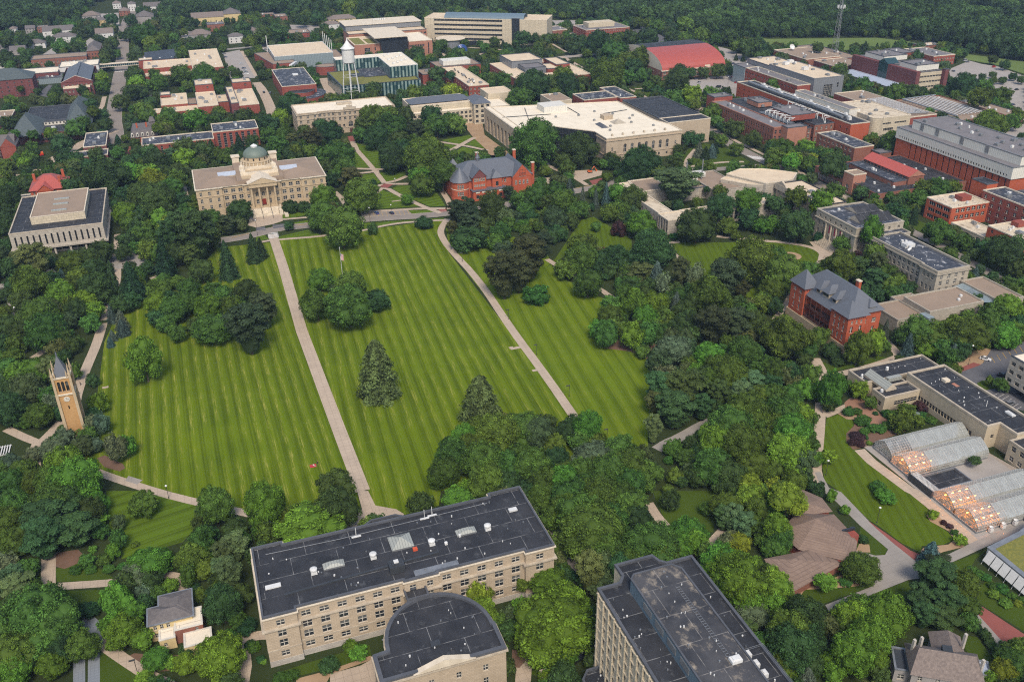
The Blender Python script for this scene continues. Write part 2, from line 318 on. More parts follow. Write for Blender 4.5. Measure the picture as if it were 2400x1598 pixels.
class Bld:
    def __init__(s, name, label, x, y, cat='building', group=None):
        s.r = tag(empty(name, (x, y, 0)), label, cat, group); s.wins = []
    def part(s, mb, name, mats, smooth=False): return mb.build(name, mats, s.r, smooth)
    def shell(s, poly, z0, z1, wall, wins=None, depth=.3, fr='frame_white', name='wall', reveal=None):
        mb = MB(); k = len(poly)
        for i in range(k):
            p, q = poly[i], poly[(i+1) % k]; L = math.hypot(q[0]-p[0], q[1]-p[1]); rects = []
            for row in (wins or {}).get(i, []):
                zb, n, w, h, st = row[:5]; u0, u1 = (row[5], row[6]) if len(row) > 6 else (.5*L/n-.5*w if False else 0, L)
                if len(row) > 6 and u1 <= 1.001 and u0 >= 0: u0, u1 = u0*L, u1*L
                for c in range(n):
                    uc = u0+(u1-u0)*(c+.5)/n
                    if uc-w/2 < .15 or uc+w/2 > L-.15: continue
                    rects.append((uc-w/2, uc+w/2, zb, zb+h)); ang = math.atan2(q[1]-p[1], q[0]-p[0])
                    pos = (p[0]+(q[0]-p[0])*uc/L, p[1]+(q[1]-p[1])*uc/L, zb); s.wins.append((pos, ang, w, h, st, depth, fr, wall))
            facade(mb, p, q, z0, z1, rects, depth, 0)
        return s.part(mb, name, [M[wall]])
    def flat(s, poly, z, roof, par=.6, coping='flashing', th=.45, out=.1, wall=None):
        mb = MB(); mb.face([(x, y, z-par) for x, y in offset(poly, -th+.02)]); s.part(mb, 'roof', [M[roof]])
        mb = MB(); ring(mb, poly, out, th, z-max(.18, par), z+.04, 0); s.part(mb, 'parapet', [M[coping]])
    def block(s, x0, y0, x1, y1, z1, wall, roof, z0=0., par=.6, coping='flashing', depth=.3, fr='frame_white', **w):
        poly = [(x0, y0), (x1, y0), (x1, y1), (x0, y1)]; wins = {i: w[k] for i, k in enumerate('SENW') if k in w}
        s.shell(poly, z0, z1, wall, wins, depth, fr); s.flat(poly, z1, roof, par, coping); return s
    def poly(s, poly, z1, wall, roof, z0=0., par=.6, coping='flashing', wins=None, depth=.3, fr='frame_white'):
        s.shell(poly, z0, z1, wall, wins, depth, fr); s.flat(poly, z1, roof, par, coping); return s
    def cornice(s, poly, z, out=.5, h=.5, mat='stone_trim', name='cornice'):
        mb = MB(); ring(mb, poly, out, .05, z, z+h); ring(mb, poly, out*.5, .05, z-h*.5, z-.004); s.part(mb, name, [M[mat]])
    def box(s, name, x0, y0, z0, x1, y1, z1, mat): return s.part(MB().box(x0, y0, z0, x1, y1, z1), name, [M[mat]])
    def vent(s, x, y, z, r=.8, h=1.2):
        mb = MB(); mb.box(x-r*.8, y-r*.8, z, x+r*.8, y+r*.8, z+h*.5); mb.lathe(x, y, [(r*.6, z+h*.5), (r*.6, z+h*.7), (r, z+h*.72), (r, z+h*.95), (r*.5, z+h*1.1), (0, z+h*1.12)], 12); s.part(mb, 'roof_vent', [M['metal_white']])
    def unit(s, x, y, z, w=3, d=2, h=1.5, mat='metal_grey', name='air_handler'):
        mb = MB(); mb.box(x-w/2, y-d/2, z+.2, x+w/2, y+d/2, z+h); mb.box(x-w*.3, y-d*.3, z+h, x+w*.3, y+d*.3, z+h+.25); mb.box(x-w/2+.2, y-d/2+.2, z, x-w/2+.5, y+d/2-.2, z+.2); mb.box(x+w/2-.5, y-d/2+.2, z, x+w/2-.2, y+d/2-.2, z+.2)
        s.part(mb, name, [M[mat]])
    def studs(s, x0, y0, x1, y1, z, n, seed=1):
        """small vent pipes and roof drains"""
        rg = random.Random(seed)
        for i in range(n):
            x, y = rg.uniform(x0, x1), rg.uniform(y0, y1); r = rg.uniform(.12, .26); mb = MB(); mb.tube((x, y, z), (x, y, z+rg.uniform(.25, .6)), r, 6); s.part(mb, 'vent_pipe', [M['metal_white' if i % 2 else 'metal_grey']])
    def duct(s, pts, r, name='duct', mat='metal_grey', n=8):
        mb = MB()
        for a, b in zip(pts[:-1], pts[1:]): mb.tube(a, b, r, n)
        s.part(mb, name, [M[mat]])
    def finish(s):
        c = Vector((0, 0, CAM_H)); s.wins.sort(key=lambda w: (Vector(w[0])-c).length); base = wloc(s.r); rg = random.Random(len(s.wins))
        for i, (pos, ang, w, h, st, dp, fr, wall) in enumerate(s.wins[:96]):
            alt = 1 if (st in ('sash', 'arch', 'sash3') and rg.random() < .55) else 0
            o = NW(('window', win_mesh(w, h, st, dp, fr, wall, alt))); o.parent = s.r; o.location = Vector(pos)-base; o.rotation_euler = (0, 0, ang)
        if len(s.wins) > 96:
            V = []; F = []; MI = []; mats = None; nm = {}
            mb = MB(); matlist = []
            for pos, ang, w, h, st, dp, fr, wall in s.wins[96:]:
                me = win_mesh(w, h, st, dp, fr, wall, 1 if rg.random() < .5 and st in ('sash', 'sash3') else 0); ca, sa = cos(ang), sin(ang)
                k = len(mb.v); mb.v += [(pos[0]+v.co.x*ca-v.co.y*sa, pos[1]+v.co.x*sa+v.co.y*ca, pos[2]+v.co.z) for v in me.vertices]
                for p in me.polygons:
                    mt = me.materials[p.material_index]
                    if mt not in matlist: matlist.append(mt)
                    mb.f.append(tuple(k+q for q in p.vertices)); mb.m.append(matlist.index(mt))
            o = mb.build('window', matlist, s.r); o['kind'] = 'stuff'
        return s
def rows(n, z0, dz, cols, w, h, st='sash', u0=0., u1=1.):
    return [(z0+i*dz, cols, w, h, st, u0, u1) for i in range(n)]
# ================================================================ near buildings
# long stone hall with dark roof and its apse-ended auditorium (front of the picture)
b = Bld('stone_hall', 'long four-storey tan stone hall with a dark flat roof, foot of the central walk', 36, 203)
X0, X1, YF, YB, Z = -4.6, 78, 189.6, 216.3, 18.2
poly = [(X0, 188.4), (4.2, 188.4), (4.2, YF), (33.6, YF), (33.6, 188.9), (43.4, 188.9), (43.4, YF), (69.2, YF), (69.2, 188.4), (X1, 188.4), (X1, 217.8), (67.5, 217.8), (67.5, YB), (4.0, YB), (4.0, 217.6), (X0, 217.6)]
def hallwin(n, w=2.6, u0=0., u1=1.): return [(1.15, n, 1.7, .55, 'dark', u0, u1), (2.9, n, w, 2.0, 'sash', u0, u1), (6.4, n, w, 2.6, 'sash', u0, u1), (10.0, n, w, 2.6, 'sash', u0, u1), (14.0, n, w, 2.0, 'sash', u0, u1)]
b.shell(poly, 0, Z-.5, 'stone_warm', {0: hallwin(1, 2.3), 2: hallwin(6), 4: hallwin(2, 1.8), 6: hallwin(5), 8: hallwin(1, 2.3), 9: hallwin(6), 15: hallwin(6)})
b.flat(poly, Z, 'roof_dark', .75, 'flashing', .45, .12)
b.cornice(poly, 13.1, .75, .45); b.cornice(poly, Z-.95, .45, .35, 'trim_pale'); b.cornice(poly, 5.6, .16, .3, 'stone_trim', 'string_course')
mb = MB(); ring(mb, poly, .12, .01, 0, 2.0); b.part(mb, 'plinth', [M['stone_base']])
# portico on the lawn side
b.poly([(28.4, 216.35), (41.2, 216.35), (41.2, 219.6), (38.6, 221.4), (31.0, 221.4), (28.4, 219.6)], 15.4, 'stone_warm', 'roof_dark')
z = Z-.75
for x, y in [(10.9, 201.5), (27.8, 201.9), (45.0, 201.6), (62.3, 202.3)]: b.vent(x, y, z, 1.05, 1.7)
for x, y in [(16.6, 202.6), (55.8, 203.2)]: 
    mb = MB(); mb.hip(x-3, y-1.3, x+3, y+1.3, z+.5, z+1.3, 0, 2.0, .6); mb.box(x-3, y-1.3, z, x+3, y+1.3, z+.496, 1); b.part(mb, 'skylight', [M['skylight'], M['metal_grey']])
mb = MB(); mb.hip(33.4, 202.3, 40.0, 208.6, z+.5, z+2.2, 0, 3.2, 3.1); mb.box(33.4, 202.3, z, 40.0, 208.6, z+.496, 1); b.part(mb, 'skylight', [M['skylight'], M['metal_grey']])
b.unit(32.9, 194.6, z, 4.2, 3.2, 2.6, 'metal_dark', 'stair_head'); b.box('roof_hatch', 32.3, 194.2, z+2.85, 33.6, 195.4, z+3.2, 'metal_white')
b.box('roof_hatch', 39.2, 200.4, z, 40.5, 201.5, z+.7, 'orange_box'); b.box('roof_hatch', -2.6, 199.3, z, 1.6, 200.8, z+.35, 'metal_white'); b.box('roof_hatch', 71.0, 207.3, z, 73.6, 208.8, z+.5, 'metal_white')
b.box('roof_pad', 37.2, 190.3, z, 50.0, 192.6, z+.12, 'metal_grey'); b.vent(48.9, 200.2, z, .5, .8); b.vent(53.6, 202.0, z, .4, .9)
for x, y in [(25.0, 212.6), (46.0, 213.6), (48.5, 214.2)]:
    mb = MB(); mb.tube((x, y, z), (x, y, z+3.4), .1, 5); mb.box(x-1.4, y-.3, z, x+1.4, y+.3, z+.25); b.part(mb, 'antenna', [M['metal_white']])
b.studs(X0+2, YF+2, X1-2, YB-2, z, 40, 3); b.duct([(-1, 214, z+.15), (20, 213.2, z+.15), (66, 214.0, z+.15)], .09)
b.duct([(2, 195.5, z+.1), (46, 197.5, z+.1)], .5, 'walk_pad', 'metal_dark', 4)
# auditorium: rectangle with a half-round end
arc = [(38.9+15.0*cos(t), 170.2+15.9*sin(t)) for t in [pi*i/22 for i in range(23)]]
ap = [(20.6, 160.6), (53.4, 160.6), (53.4, 169.8)] + [(q[0]*.96+1.3, q[1]) for q in arc[0:]] + [(20.6, 169.8)]
ap = [p for i, p in enumerate(ap) if i == 0 or math.dist(p, ap[i-1]) > .3]
b.shell(ap, 0, 13.4, 'stone_warm', {0: [(2.5, 4, 1.4, 2.6, 'sash', .06, .94), (7.6, 4, 1.4, 2.2, 'sash', .06, .94)], 1: [(2.5, 2, 1.2, 2.4, 'sash'), (7.6, 2, 1.2, 2.0, 'sash')]})
b.flat(ap, 14.0, 'roof_dark', .7, 'flashing', .9, .15); b.cornice(ap, 12.7, .5, .5)
b.poly([(33.4, 185.2), (39.6, 185.2), (39.6, 189.5), (33.4, 189.5)], 14.6, 'stone_warm', 'roof_dark')
mb = MB(); mb.gable(28.8, 160.0, 45.2, 161.6, 13.6, 16.2, 'y', 0, 0); b.part(mb, 'pediment', [M['trim_pale']])
b.studs(24, 163, 50, 180, 13.3, 16, 5); b.box('roof_hatch', 35.5, 167.5, 13.3, 38, 169.5, 13.7, 'metal_dark'); b.finish()

# concrete office tower, lower right
b = Bld('concrete_tower', 'eight-storey concrete tower with blue-grey rooftop penthouse, lower right corner', 90, 137)
tp = [(75.9, 100), (104.0, 100), (104.0, 157.2), (96.6, 157.2), (95.2, 158.6), (94.4, 161.0), (83.6, 161.0), (83.6, 156.6), (82.0, 154.7), (75.9, 154.7)]
b.shell(tp, 0, 31.3, 'concrete_cream', {9: [(2.4+i*3.6, 17, 1.7, 2.2, 'dark', .05, .985) for i in range(8)], 8: [], 4: [(4, 1, 1.2, 22, 'dark')]}, .75, 'frame_dark')
b.flat(tp, 31.9, 'roof_dark', .7, 'flashing', .6, .1)
mb = MB()
for i in range(18): y = 101.6+i*3.06; mb.box(75.45, y-.22, 1, 75.895, y+.22, 31.2)
for i in range(9): mb.box(75.6, 100.1, 1.35+i*3.6, 75.89, 154.6, 1.75+i*3.6)
b.part(mb, 'fin', [M['concrete_cream']]).__setitem__('kind', 'stuff')
pp = [(83.2, 104), (97.0, 104), (97.0, 150.4), (95.2, 152.6), (84.6, 152.6), (83.2, 151.2)]
b.shell(pp, 31.2, 35.4, 'cladding_blue'); b.flat(pp, 35.6, 'roof_pond', .25, 'flashing', .35, .1)
for i in range(4): y = 142.0-i*6.0; b.box('louvre', 83.05, y-2.0, 32.6, 83.19, y+2.0, 34.6, 'metal_grey')
b.studs(85, 108, 96, 151, 35.35, 26, 7); b.studs(77, 104, 82, 152, 31.2, 18, 8); b.studs(98, 110, 103, 152, 31.2, 12, 9)
for i in range(3): b.unit(98.6+i*.2, 122.5-i*3, 31.9, 1.3, 1.6, 1.5, 'metal_white')
b.unit(93.4, 119.8, 35.35, 2.6, 1.8, 1.0, 'metal_white'); mb = MB()
for i in range(30): mb.box(92.2, 121.5+i*.8, 35.4, 93.2, 121.62+i*.8, 35.46)
mb.box(92.2, 121.5, 35.4, 92.26, 145, 35.5); mb.box(93.14, 121.5, 35.4, 93.2, 145, 35.5); b.part(mb, 'roof_ladder', [M['metal_grey']])
mb = MB(); ring(mb, [(98, 112), (103.6, 112), (103.6, 124), (98, 124)], .03, .03, 32.9, 33.0); ring(mb, [(98, 112), (103.6, 112), (103.6, 124), (98, 124)], .03, .03, 32.4, 32.47); b.part(mb, 'roof_railing', [M['metal_grey']])
b.poly([(70.2, 138), (77.6, 138), (77.6, 152.2), (72.6, 152.2), (70.2, 149.6)], 7.2, 'concrete_cream', 'roof_dark'); b.studs(71.5, 145, 76, 151, 6.7, 6, 2)
b.box('terrace', 62.5, 149.5, 0, 70.1, 160.5, 2.2, 'concrete'); b.finish()

# clock tower
b = Bld('clock_tower', 'slender tan brick clock tower with a dark pointed roof, left side of the lawn', -60.9, 329.6, 'tower')
cx, cy, a = -61.2, 330.4, 2.95
sq = lambda q: [(cx-q, cy-q), (cx+q, cy-q), (cx+q, cy+q), (cx-q, cy+q)]
b.shell(sq(a), 0, 19.6, 'tower_brick', {0: [(13.1, 1, .45, 1.6, 'dark')], 1: [(9.0, 1, .45, 1.6, 'dark')]}, .35, 'frame_dark')
b.shell(sq(a-.1), 19.6, 26.6, 'tower_brick', {0: [(20.8, 3, 1.0, 4.2, 'arch', .14, .86)], 1: [(20.8, 3, 1.0, 4.2, 'arch', .14, .86)], 3: [(20.8, 3, 1.0, 4.2, 'arch', .14, .86)]}, .5, 'frame_dark')
mb = MB()
for sx in (-1, 1):
    for sy in (-1, 1):
        x, y = cx+sx*a, cy+sy*a; mb.box(x-.5, y-.5, 0, x+.5, y+.5, 20); mb.box(x-.42, y-.42, 20, x+.42, y+.42, 27.8)
        mb.lathe(x, y, [(.62, 27.8), (.42, 28.4), (.1, 31.2), (0, 31.5)], 8); mb.lathe(x-sx*.95, y, [(.34, 26.6), (.3, 28.1), (0, 29.8)], 6); mb.lathe(x, y-sy*.95, [(.34, 26.6), (.3, 28.1), (0, 29.8)], 6)
b.part(mb, 'pinnacle_buttress', [M['stone_gold']])
mb = MB(); ring(mb, sq(a), .35, .1, 19.3, 19.9); ring(mb, sq(a-.1), .3, .1, 26.3, 26.9); ring(mb, sq(a), .3, .1, 0, 1.2); b.part(mb, 'cornice', [M['trim_pale']])
mb = MB(); mb.hip(cx-a+.25, cy-a+.25, cx+a-.25, cy+a-.25, 26.9, 34.4, 0, 2.6, 2.6); mb.lathe(cx, cy, [(.35, 34.3), (.3, 35.2), (.05, 36.3), (0, 36.8)], 8); b.part(mb, 'spire_roof', [M['slate']])
for (dx, dy, rz) in ((0, -a-.03, 0), (a+.03, 0, pi/2), (-a-.03, 0, -pi/2)):
    e = MB(); e.lathe(0, 0, [(0, .1), (1.02, .1), (1.08, .05), (1.08, 0)], 28); f = MB()
    f.v = [(p[0], -p[2], p[1]) for p in e.v]; f.f = [t[::-1] for t in e.f]; f.m = e.m[:]
    o = NW(('clock_face', f.mesh('clock_face', [M['frame_white']]))); o.parent = b.r; o.location = Vector((cx+dx, cy+dy, 17.5))-wloc(b.r); o.rotation_euler = (0, 0, rz)
    h = MB(); h.box(-.05, -.14, -.1, .05, -.115, .62); h.box(-.1, -.14, -.05, .85, -.118, .05)
    for k in range(12): t = k*pi/6; cxk, czk = .85*cos(t), .85*sin(t); h.box(cxk-.05, -.13, czk-.05, cxk+.05, -.105, czk+.05)
    o2 = NW(('clock_hands', h.mesh('clock_hands', [M['frame_dark']]))); o2.parent = o
mb = MB(); mb.box(cx+a, cy-1.9, 0, cx+a+1.7, cy+1.6, 3.6, 0); 
for k in range(6): mb.box(cx+a, cy-1.9+k*.3, 3.6+k*.42, cx+a+1.7-k*.26, cy+1.6-k*.3, 4.02+k*.42, 0)
b.part(mb, 'porch', [M['trim_pale']]); b.finish()

# yellow farm house, bottom left
b = Bld('farm_house', 'small yellow two-storey house with brown hipped roof, bottom left of the picture', -27, 208, 'house')
hp = [(-34.9, 209.3), (-23.4, 209.3), (-23.4, 219.9), (-31.9, 219.9), (-31.9, 215.7), (-34.9, 215.7)]
b.shell(hp, 0, 6.2, 'yellow_wall', {0: [(1.0, 3, .9, 1.7, 'sash', .05, .5), (3.9, 3, .9, 1.6, 'sash', .05, .5)], 1: rows(2, 1, 3, 3, .9, 1.6), 5: rows(2, 1, 3, 2, .9, 1.6), 4: [], 3: rows(2, 1, 3, 1, .9, 1.6)})
mb = MB(); mb.prism(offset(hp, .6), 6.2, 6.45, 1, 1)
mb.hip(-35.1, 209.1, -23.2, 215.9, 6.46, 8.0, 0, 4.5, 3.3); mb.hip(-32.1, 210.0, -23.2, 220.1, 6.46, 7.9, 0, 3.6, 3.4); b.part(mb, 'roof', [M['shingle_charcoal'], M['metal_grey']])
b.block(-28.4, 206.2, -20.9, 213.5, 5.0, 'brick_brown', 'roof_cream', par=.15, coping='frame_white', S=[(3.2, 1, .8, 1.2, 'sash', .6, .95)], E=rows(1, 1.4, 3, 2, .9, 1.6))
b.block(-32.7, 204.9, -28.45, 209.25, 3.9, 'yellow_wall', 'roof_cream', par=.12, coping='frame_white', S=[(1.2, 1, .9, 1.4, 'sash', .1, .6)], W=[(1.2, 2, .8, 1.3, 'sash')])
b.block(-26.3, 200.6, -18.9, 206.15, 3.3, 'yellow_wall', 'roof_cream', par=.12, coping='frame_white', S=[(1, 1, .9, 1.3, 'sash', .3, .8)], W=[(1.0, 2, .8, 1.3, 'sash')]); b.finish()

# brown-roofed angular building beside the junction
b = Bld('angular_hall', 'brown shingled building with folded angular roofs, beside the paved junction', 160, 178)
def tent(pts, apex, zs, base, mat, wall='brick_red', drop=True):
    mb = MB(); k = len(pts); P = [(x, y, z) for (x, y), z in zip(pts, zs)]
    for i in range(k): mb.face([P[i], P[(i+1) % k], apex], 0)
    b.part(mb, 'roof', [M[mat]]); wp = offset(pts, -.8); mw = MB()
    for i in range(k): j = (i+1) % k; mw.face([(*wp[i], base), (*wp[j], base), (*wp[j], zs[j]-.1), (*wp[i], zs[i]-.1)], 0)
    b.part(mw, 'wall', [M[wall]])
tent([(153.6, 174.6), (165.8, 163.6), (172.6, 171.2), (173.6, 178.0), (174.2, 184.8), (168.4, 186.6), (161.8, 187.6), (152.4, 183.8)], (163.6, 180.2, 9.6), [4.4, 4.2, 4.6, 4.8, 4.6, 5.0, 6.4, 4.4], 0, 'shingle_brown')
tent([(161.5, 187.0), (168.2, 186.4), (175.2, 186.6), (176.0, 193.5), (172.4, 199.6), (160.6, 193.0)], (167.4, 189.6, 7.4), [5.4, 5.2, 4.0, 4.4, 4.6, 4.4], 0, 'shingle_brown')
tent([(139.0, 163.2), (141.8, 160.6), (163.6, 165.4), (157.2, 173.2), (141.2, 174.6)], (148.0, 170.2, 5.9), [3.6, 3.4, 3.6, 4.6, 4.6], 0, 'shingle_brown', 'brick_brown')
b.box('brick_panel', 169.6, 173.0, 0, 174.6, 175.6, 5.2, 'brick_red'); b.box('clerestory', 169.4, 175.4, 5.2, 174.9, 176.1, 6.2, 'glass_dark'); b.box('brick_panel', 162.2, 165.8, 0, 165.6, 167.2, 4.0, 'brick_red')
b.finish()

# green-roofed glass pavilion, right edge
b = Bld('sedum_roof_pavilion', 'low pavilion with a planted green roof and raking white panels, right edge', 214, 150)
pv = [(207.6, 118), (232, 118), (232, 160.0), (222.6, 156.9), (207.6, 154.6)]
b.shell(pv, 0, 4.8, 'siding_white')
b.flat(pv, 5.2, 'sedum', .3, 'metal_grey', 1.5, .2); mb = MB()
for i in range(12): y = 153.5-i*2.9; mb.face([(207.2, y, 4.9), (207.2, y-2.6, 4.9), (205.4, y-2.6, 1.7), (205.4, y, 1.7)]); mb.face([(205.4, y, 1.66), (205.4, y-2.6, 1.66), (207.2, y-2.6, 4.86), (207.2, y, 4.86)])
b.part(mb, 'shade_panel', [M['siding_white']])
mb = MB()
for i in range(13): y = 153.6-i*2.9; mb.tube((205.4, y, 0), (207.2, y, 4.9), .07, 5)
b.part(mb, 'brace', [M['metal_white']]); b.finish()

# grey shingled house, bottom right
b = Bld('shingled_house', 'grey house with mottled shingle roof and several dormers, bottom right corner', 160, 122, 'house')
ang = R(-33); b.r.rotation_euler = (0, 0, 0)
def rot(pts, o=(160.6, 122.5)): return [(o[0]+x*cos(ang)-y*sin(ang), o[1]+x*sin(ang)+y*cos(ang)) for x, y in pts]
def gable_r(x0, y0, x1, y1, z0, z1, axis, mat, wall, over=.5, hipd=0):
    mb = MB(); e = .0
    if axis == 'x':
        A, B, C, D = rot([(x0-over, y0-over), (x1+over, y0-over), (x1+over, y1+over), (x0-over, y1+over)]); E_, F_ = rot([(x0+hipd-over, (y0+y1)/2), (x1-hipd+over, (y0+y1)/2)])
    else:
        D, A, B, C = rot([(x0-over, y0-over), (x1+over, y0-over), (x1+over, y1+over), (x0-over, y1+over)]); E_, F_ = rot([((x0+x1)/2, y0+hipd-over), ((x0+x1)/2, y1-hipd+over)])
    c = lambda p, z: (p[0], p[1], z)
    mb.face([c(A, z0), c(B, z0), c(F_, z1), c(E_, z1)]); mb.face([c(C, z0), c(D, z0), c(E_, z1), c(F_, z1)]); mb.face([c(D, z0), c(A, z0), c(E_, z1-.02)], 1 if not hipd else 0); mb.face([c(B, z0), c(C, z0), c(F_, z1-.02)], 1 if not hipd else 0)
    b.part(mb, 'roof', [M[mat], M[wall]])
mw = rot([(-8, -5), (9, -5), (9, 5), (-8, 5)]); b.shell(mw, 0, 6.2, 'grey_siding', {0: [(3.9, 4, 1.0, 1.6, 'sash'), (.9, 4, 1.1, 1.7, 'sash')], 3: rows(2, 1, 3, 2, 1.0, 1.6)})
gable_r(-8, -5, 9, 5, 6.2, 10.6, 'x', 'shingle_grey', 'grey_siding', .6, 2.2)
b.shell(rot([(-1, 5), (6, 5), (6, 11), (-1, 11)]), 0, 5.8, 'grey_siding'); gable_r(-1, 2, 6, 11, 5.8, 9.2, 'y', 'shingle_grey', 'grey_siding', .6, 2.0)
b.poly(rot([(-11.6, -2.8), (-8, -2.8), (-8, 5.2), (-11.6, 5.2)]), 4.6, 'grey_siding', 'metal_dark', par=.3, coping='metal_grey', wins={3: [(1.2, 3, 1.3, 1.8, 'sash')], 0: [(1.2, 1, 1.6, 1.8, 'sash')]})
b.poly(rot([(-3.5, -8.6), (3.5, -8.6), (3.5, -5.05), (-3.5, -5.05)]), 3.6, 'grey_siding', 'metal_dark', par=.2, coping='metal_grey', wins={0: [(.8, 3, 1.2, 1.8, 'sash')]})
b.poly(rot([(9.0, .5), (12.6, .5), (12.6, 5.5), (9.0, 5.5)]), 4.3, 'siding_white', 'skylight_blue', par=.2, coping='metal_grey')
b.part(MB().prism(rot([(-.2, 1.0), (2.2, 1.0), (2.2, 3.2), (-.2, 3.2)]), 8.4, 9.9), 'roof_hatch', [M['metal_dark']])
for q in [(-7.4, 1.6), (-5.4, 2.9), (6.0, 6.6), (8.6, -1.8)]:
    c = rot([q])[0]; b.part(MB().box(c[0]-.35, c[1]-.35, 6.5, c[0]+.35, c[1]+.35, 11.6), 'chimney', [M['stone_base']])
b.finish()
# ================================================================ domed hall at the head of the walk
b = Bld('domed_hall', 'pale stone hall with a green copper dome and columned portico, head of the central walk', 34, 580)
dp = [(-4.8, 562), (10.2, 562), (10.2, 563.2), (23.4, 563.2), (23.4, 562), (45.2, 562), (45.2, 563.2), (58.4, 563.2), (58.4, 562), (73.4, 562), (73.4, 604), (-4.8, 604)]
wing = lambda n, w: [(1.2, n, w, 1.7, 'sash', 0, 1), (4.8, n, w, 2.4, 'sash', 0, 1), (8.9, n, w, 2.5, 'sash', 0, 1), (13.4, n, w, 2.3, 'sash', 0, 1)]
b.shell(dp, 0, 17.6, 'stone_gold', {0: wing(3, 1.5), 2: wing(3, 2.5), 4: [(4.8, 1, 1.6, 2.4, 'sash', .03, .17), (9, 1, 1.6, 2.4, 'sash', .03, .17), (13.4, 1, 1.6, 2.2, 'sash', .03, .17), (4.8, 1, 1.6, 2.4, 'sash', .83, .97), (9, 1, 1.6, 2.4, 'sash', .83, .97), (13.4, 1, 1.6, 2.2, 'sash', .83, .97), (4.4, 3, 1.7, 2.9, 'sash', .24, .76), (9.4, 3, 1.9, 2.6, 'sash', .24, .76)], 6: wing(3, 2.5), 8: wing(3, 1.5), 9: wing(6, 1.7), 11: wing(6, 1.7)}, .4)
b.cornice(dp, 17.4, .7, .6, 'trim_pale'); b.cornice(dp, 12.5, .3, .35, 'stone_gold'); 
mb = MB(); ring(mb, dp, .25, .01, 0, 3.9); b.part(mb, 'plinth', [M['stone_gold']])
mb = MB(); mb.hip(-4.6, 562.3, 24.0, 603.6, 18.05, 20.4, 0, 13.5, 18); mb.hip(44.6, 562.3, 73.2, 603.6, 18.05, 20.4, 0, 13.5, 18); mb.box(20, 563, 18.02, 48, 603.4, 20.2, 0); b.part(mb, 'roof', [M['roof_brown']])
for x in (15.0, 53.0):
    mb = MB(); mb.gable(x-5.5, 577.5, x+5.5, 584.0, 19.8, 21.6, 'x', 0, 1); mb.box(x-5.5, 577.5, 19, x+5.5, 584.0, 19.79, 1); b.part(mb, 'skylight', [M['skylight_blue'], M['stone_trim']])
b.box('attic', 23.0, 565.0, 18, 45.8, 582.0, 20.6, 'stone_gold'); mb = MB(); ring(mb, [(23.2, 571), (45.6, 571), (45.6, 583.2), (23.2, 583.2)], .3, 1.2, 20.6, 22.2); 
for x in (24.6, 44.2):
    for y in (572.4, 581.8): mb.box(x-1.5, y-1.5, 20.6, x+1.5, y+1.5, 23.6); mb.lathe(x, y, [(.9, 23.6), (.5, 24.4), (0, 24.8)], 8)
b.part(mb, 'balustrade', [M['trim_pale']])
for x in (22.5, 46.4): 
    mb = MB(); mb.box(x-2.2, 603, 18, x+2.2, 607.5, 23.5); mb.box(x-2.7, 602.6, 23.5, x+2.7, 608, 24.2); b.part(mb, 'corner_turret', [M['trim_pale']])
cx, cy = 34.6, 592.5
mb = MB(); mb.lathe(cx, cy, [(10.2, 19.8), (10.2, 21.6), (9.6, 21.9), (9.1, 21.9), (9.1, 24.0), (9.5, 24.3), (8.4, 24.6), (7.4, 24.6)], 40); b.part(mb, 'drum', [M['stone_gold']])
mb = MB()
for i in range(24):
    t = 2*pi*i/24; mb.tube((cx+9.4*cos(t), cy+9.4*sin(t), 21.9), (cx+9.4*cos(t), cy+9.4*sin(t), 24.1), .28, 6)
for i in range(40):
    t = 2*pi*i/40; mb.box(cx+9.9*cos(t)-.25, cy+9.9*sin(t)-.25, 21.6, cx+9.9*cos(t)+.25, cy+9.9*sin(t)+.25, 22.3)
b.part(mb, 'colonnade', [M['trim_pale']])
mb = MB(); mb.lathe(cx, cy, [(7.3, 24.5), (7.2, 26.7), (7.6, 26.9)], 36); b.part(mb, 'dome_drum', [M['stone_gold']])
mb = MB()
for i in range(12): t = 2*pi*(i+.5)/12; x, y = cx+7.15*cos(t), cy+7.15*sin(t); mb.box(x-.4, y-.4, 25.0, x+.4, y+.4, 26.3)
b.part(mb, 'drum_window', [M['glass_dark']]).__setitem__('kind', 'stuff')
mb = MB(); mb.lathe(cx, cy, [(7.7*cos(t), 26.9+5.4*sin(t)) for t in [R(a) for a in range(0, 78, 7)]], 36); b.part(mb, 'dome', [M['copper']], True)
mb = MB(); mb.lathe(cx, cy, [(2.1, 31.9), (2.0, 32.7), (2.3, 32.8), (1.3, 33.5), (.4, 34), (0, 34.1)], 20); b.part(mb, 'lantern', [M['metal_white']])
# portico
mb = MB(); mb.box(26.2, 557.0, 0, 42.4, 562.2, 3.4); b.part(mb, 'porch_floor', [M['stone_gold']])
for x in (27.3, 31.9, 36.7, 41.3):
    mb = MB(); mb.lathe(x, 558.2, [(.95, 3.4), (.95, 3.9), (.75, 4.0), (.62, 15.6), (.9, 15.9), (.95, 16.6)], 14); b.part(mb, 'column', [M['stone_gold']], False)
mb = MB(); mb.box(25.8, 556.8, 16.6, 42.8, 562.1, 18.8); mb.box(25.3, 556.3, 18.8, 43.3, 564, 19.3); mb.gable(25.3, 556.3, 43.3, 571.5, 19.3, 22.6, 'y', 1, 0, .2); b.part(mb, 'pediment', [M['stone_gold'], M['trim_pale']])
b.box('door', 33.1, 561.75, 3.4, 35.5, 561.99, 7.4, 'door_red'); mb = MB()
for i in range(12): mb.box(27.0, 556.9-i*.55-.55, 0, 41.6, 556.9-i*.55, 3.3-i*.27)
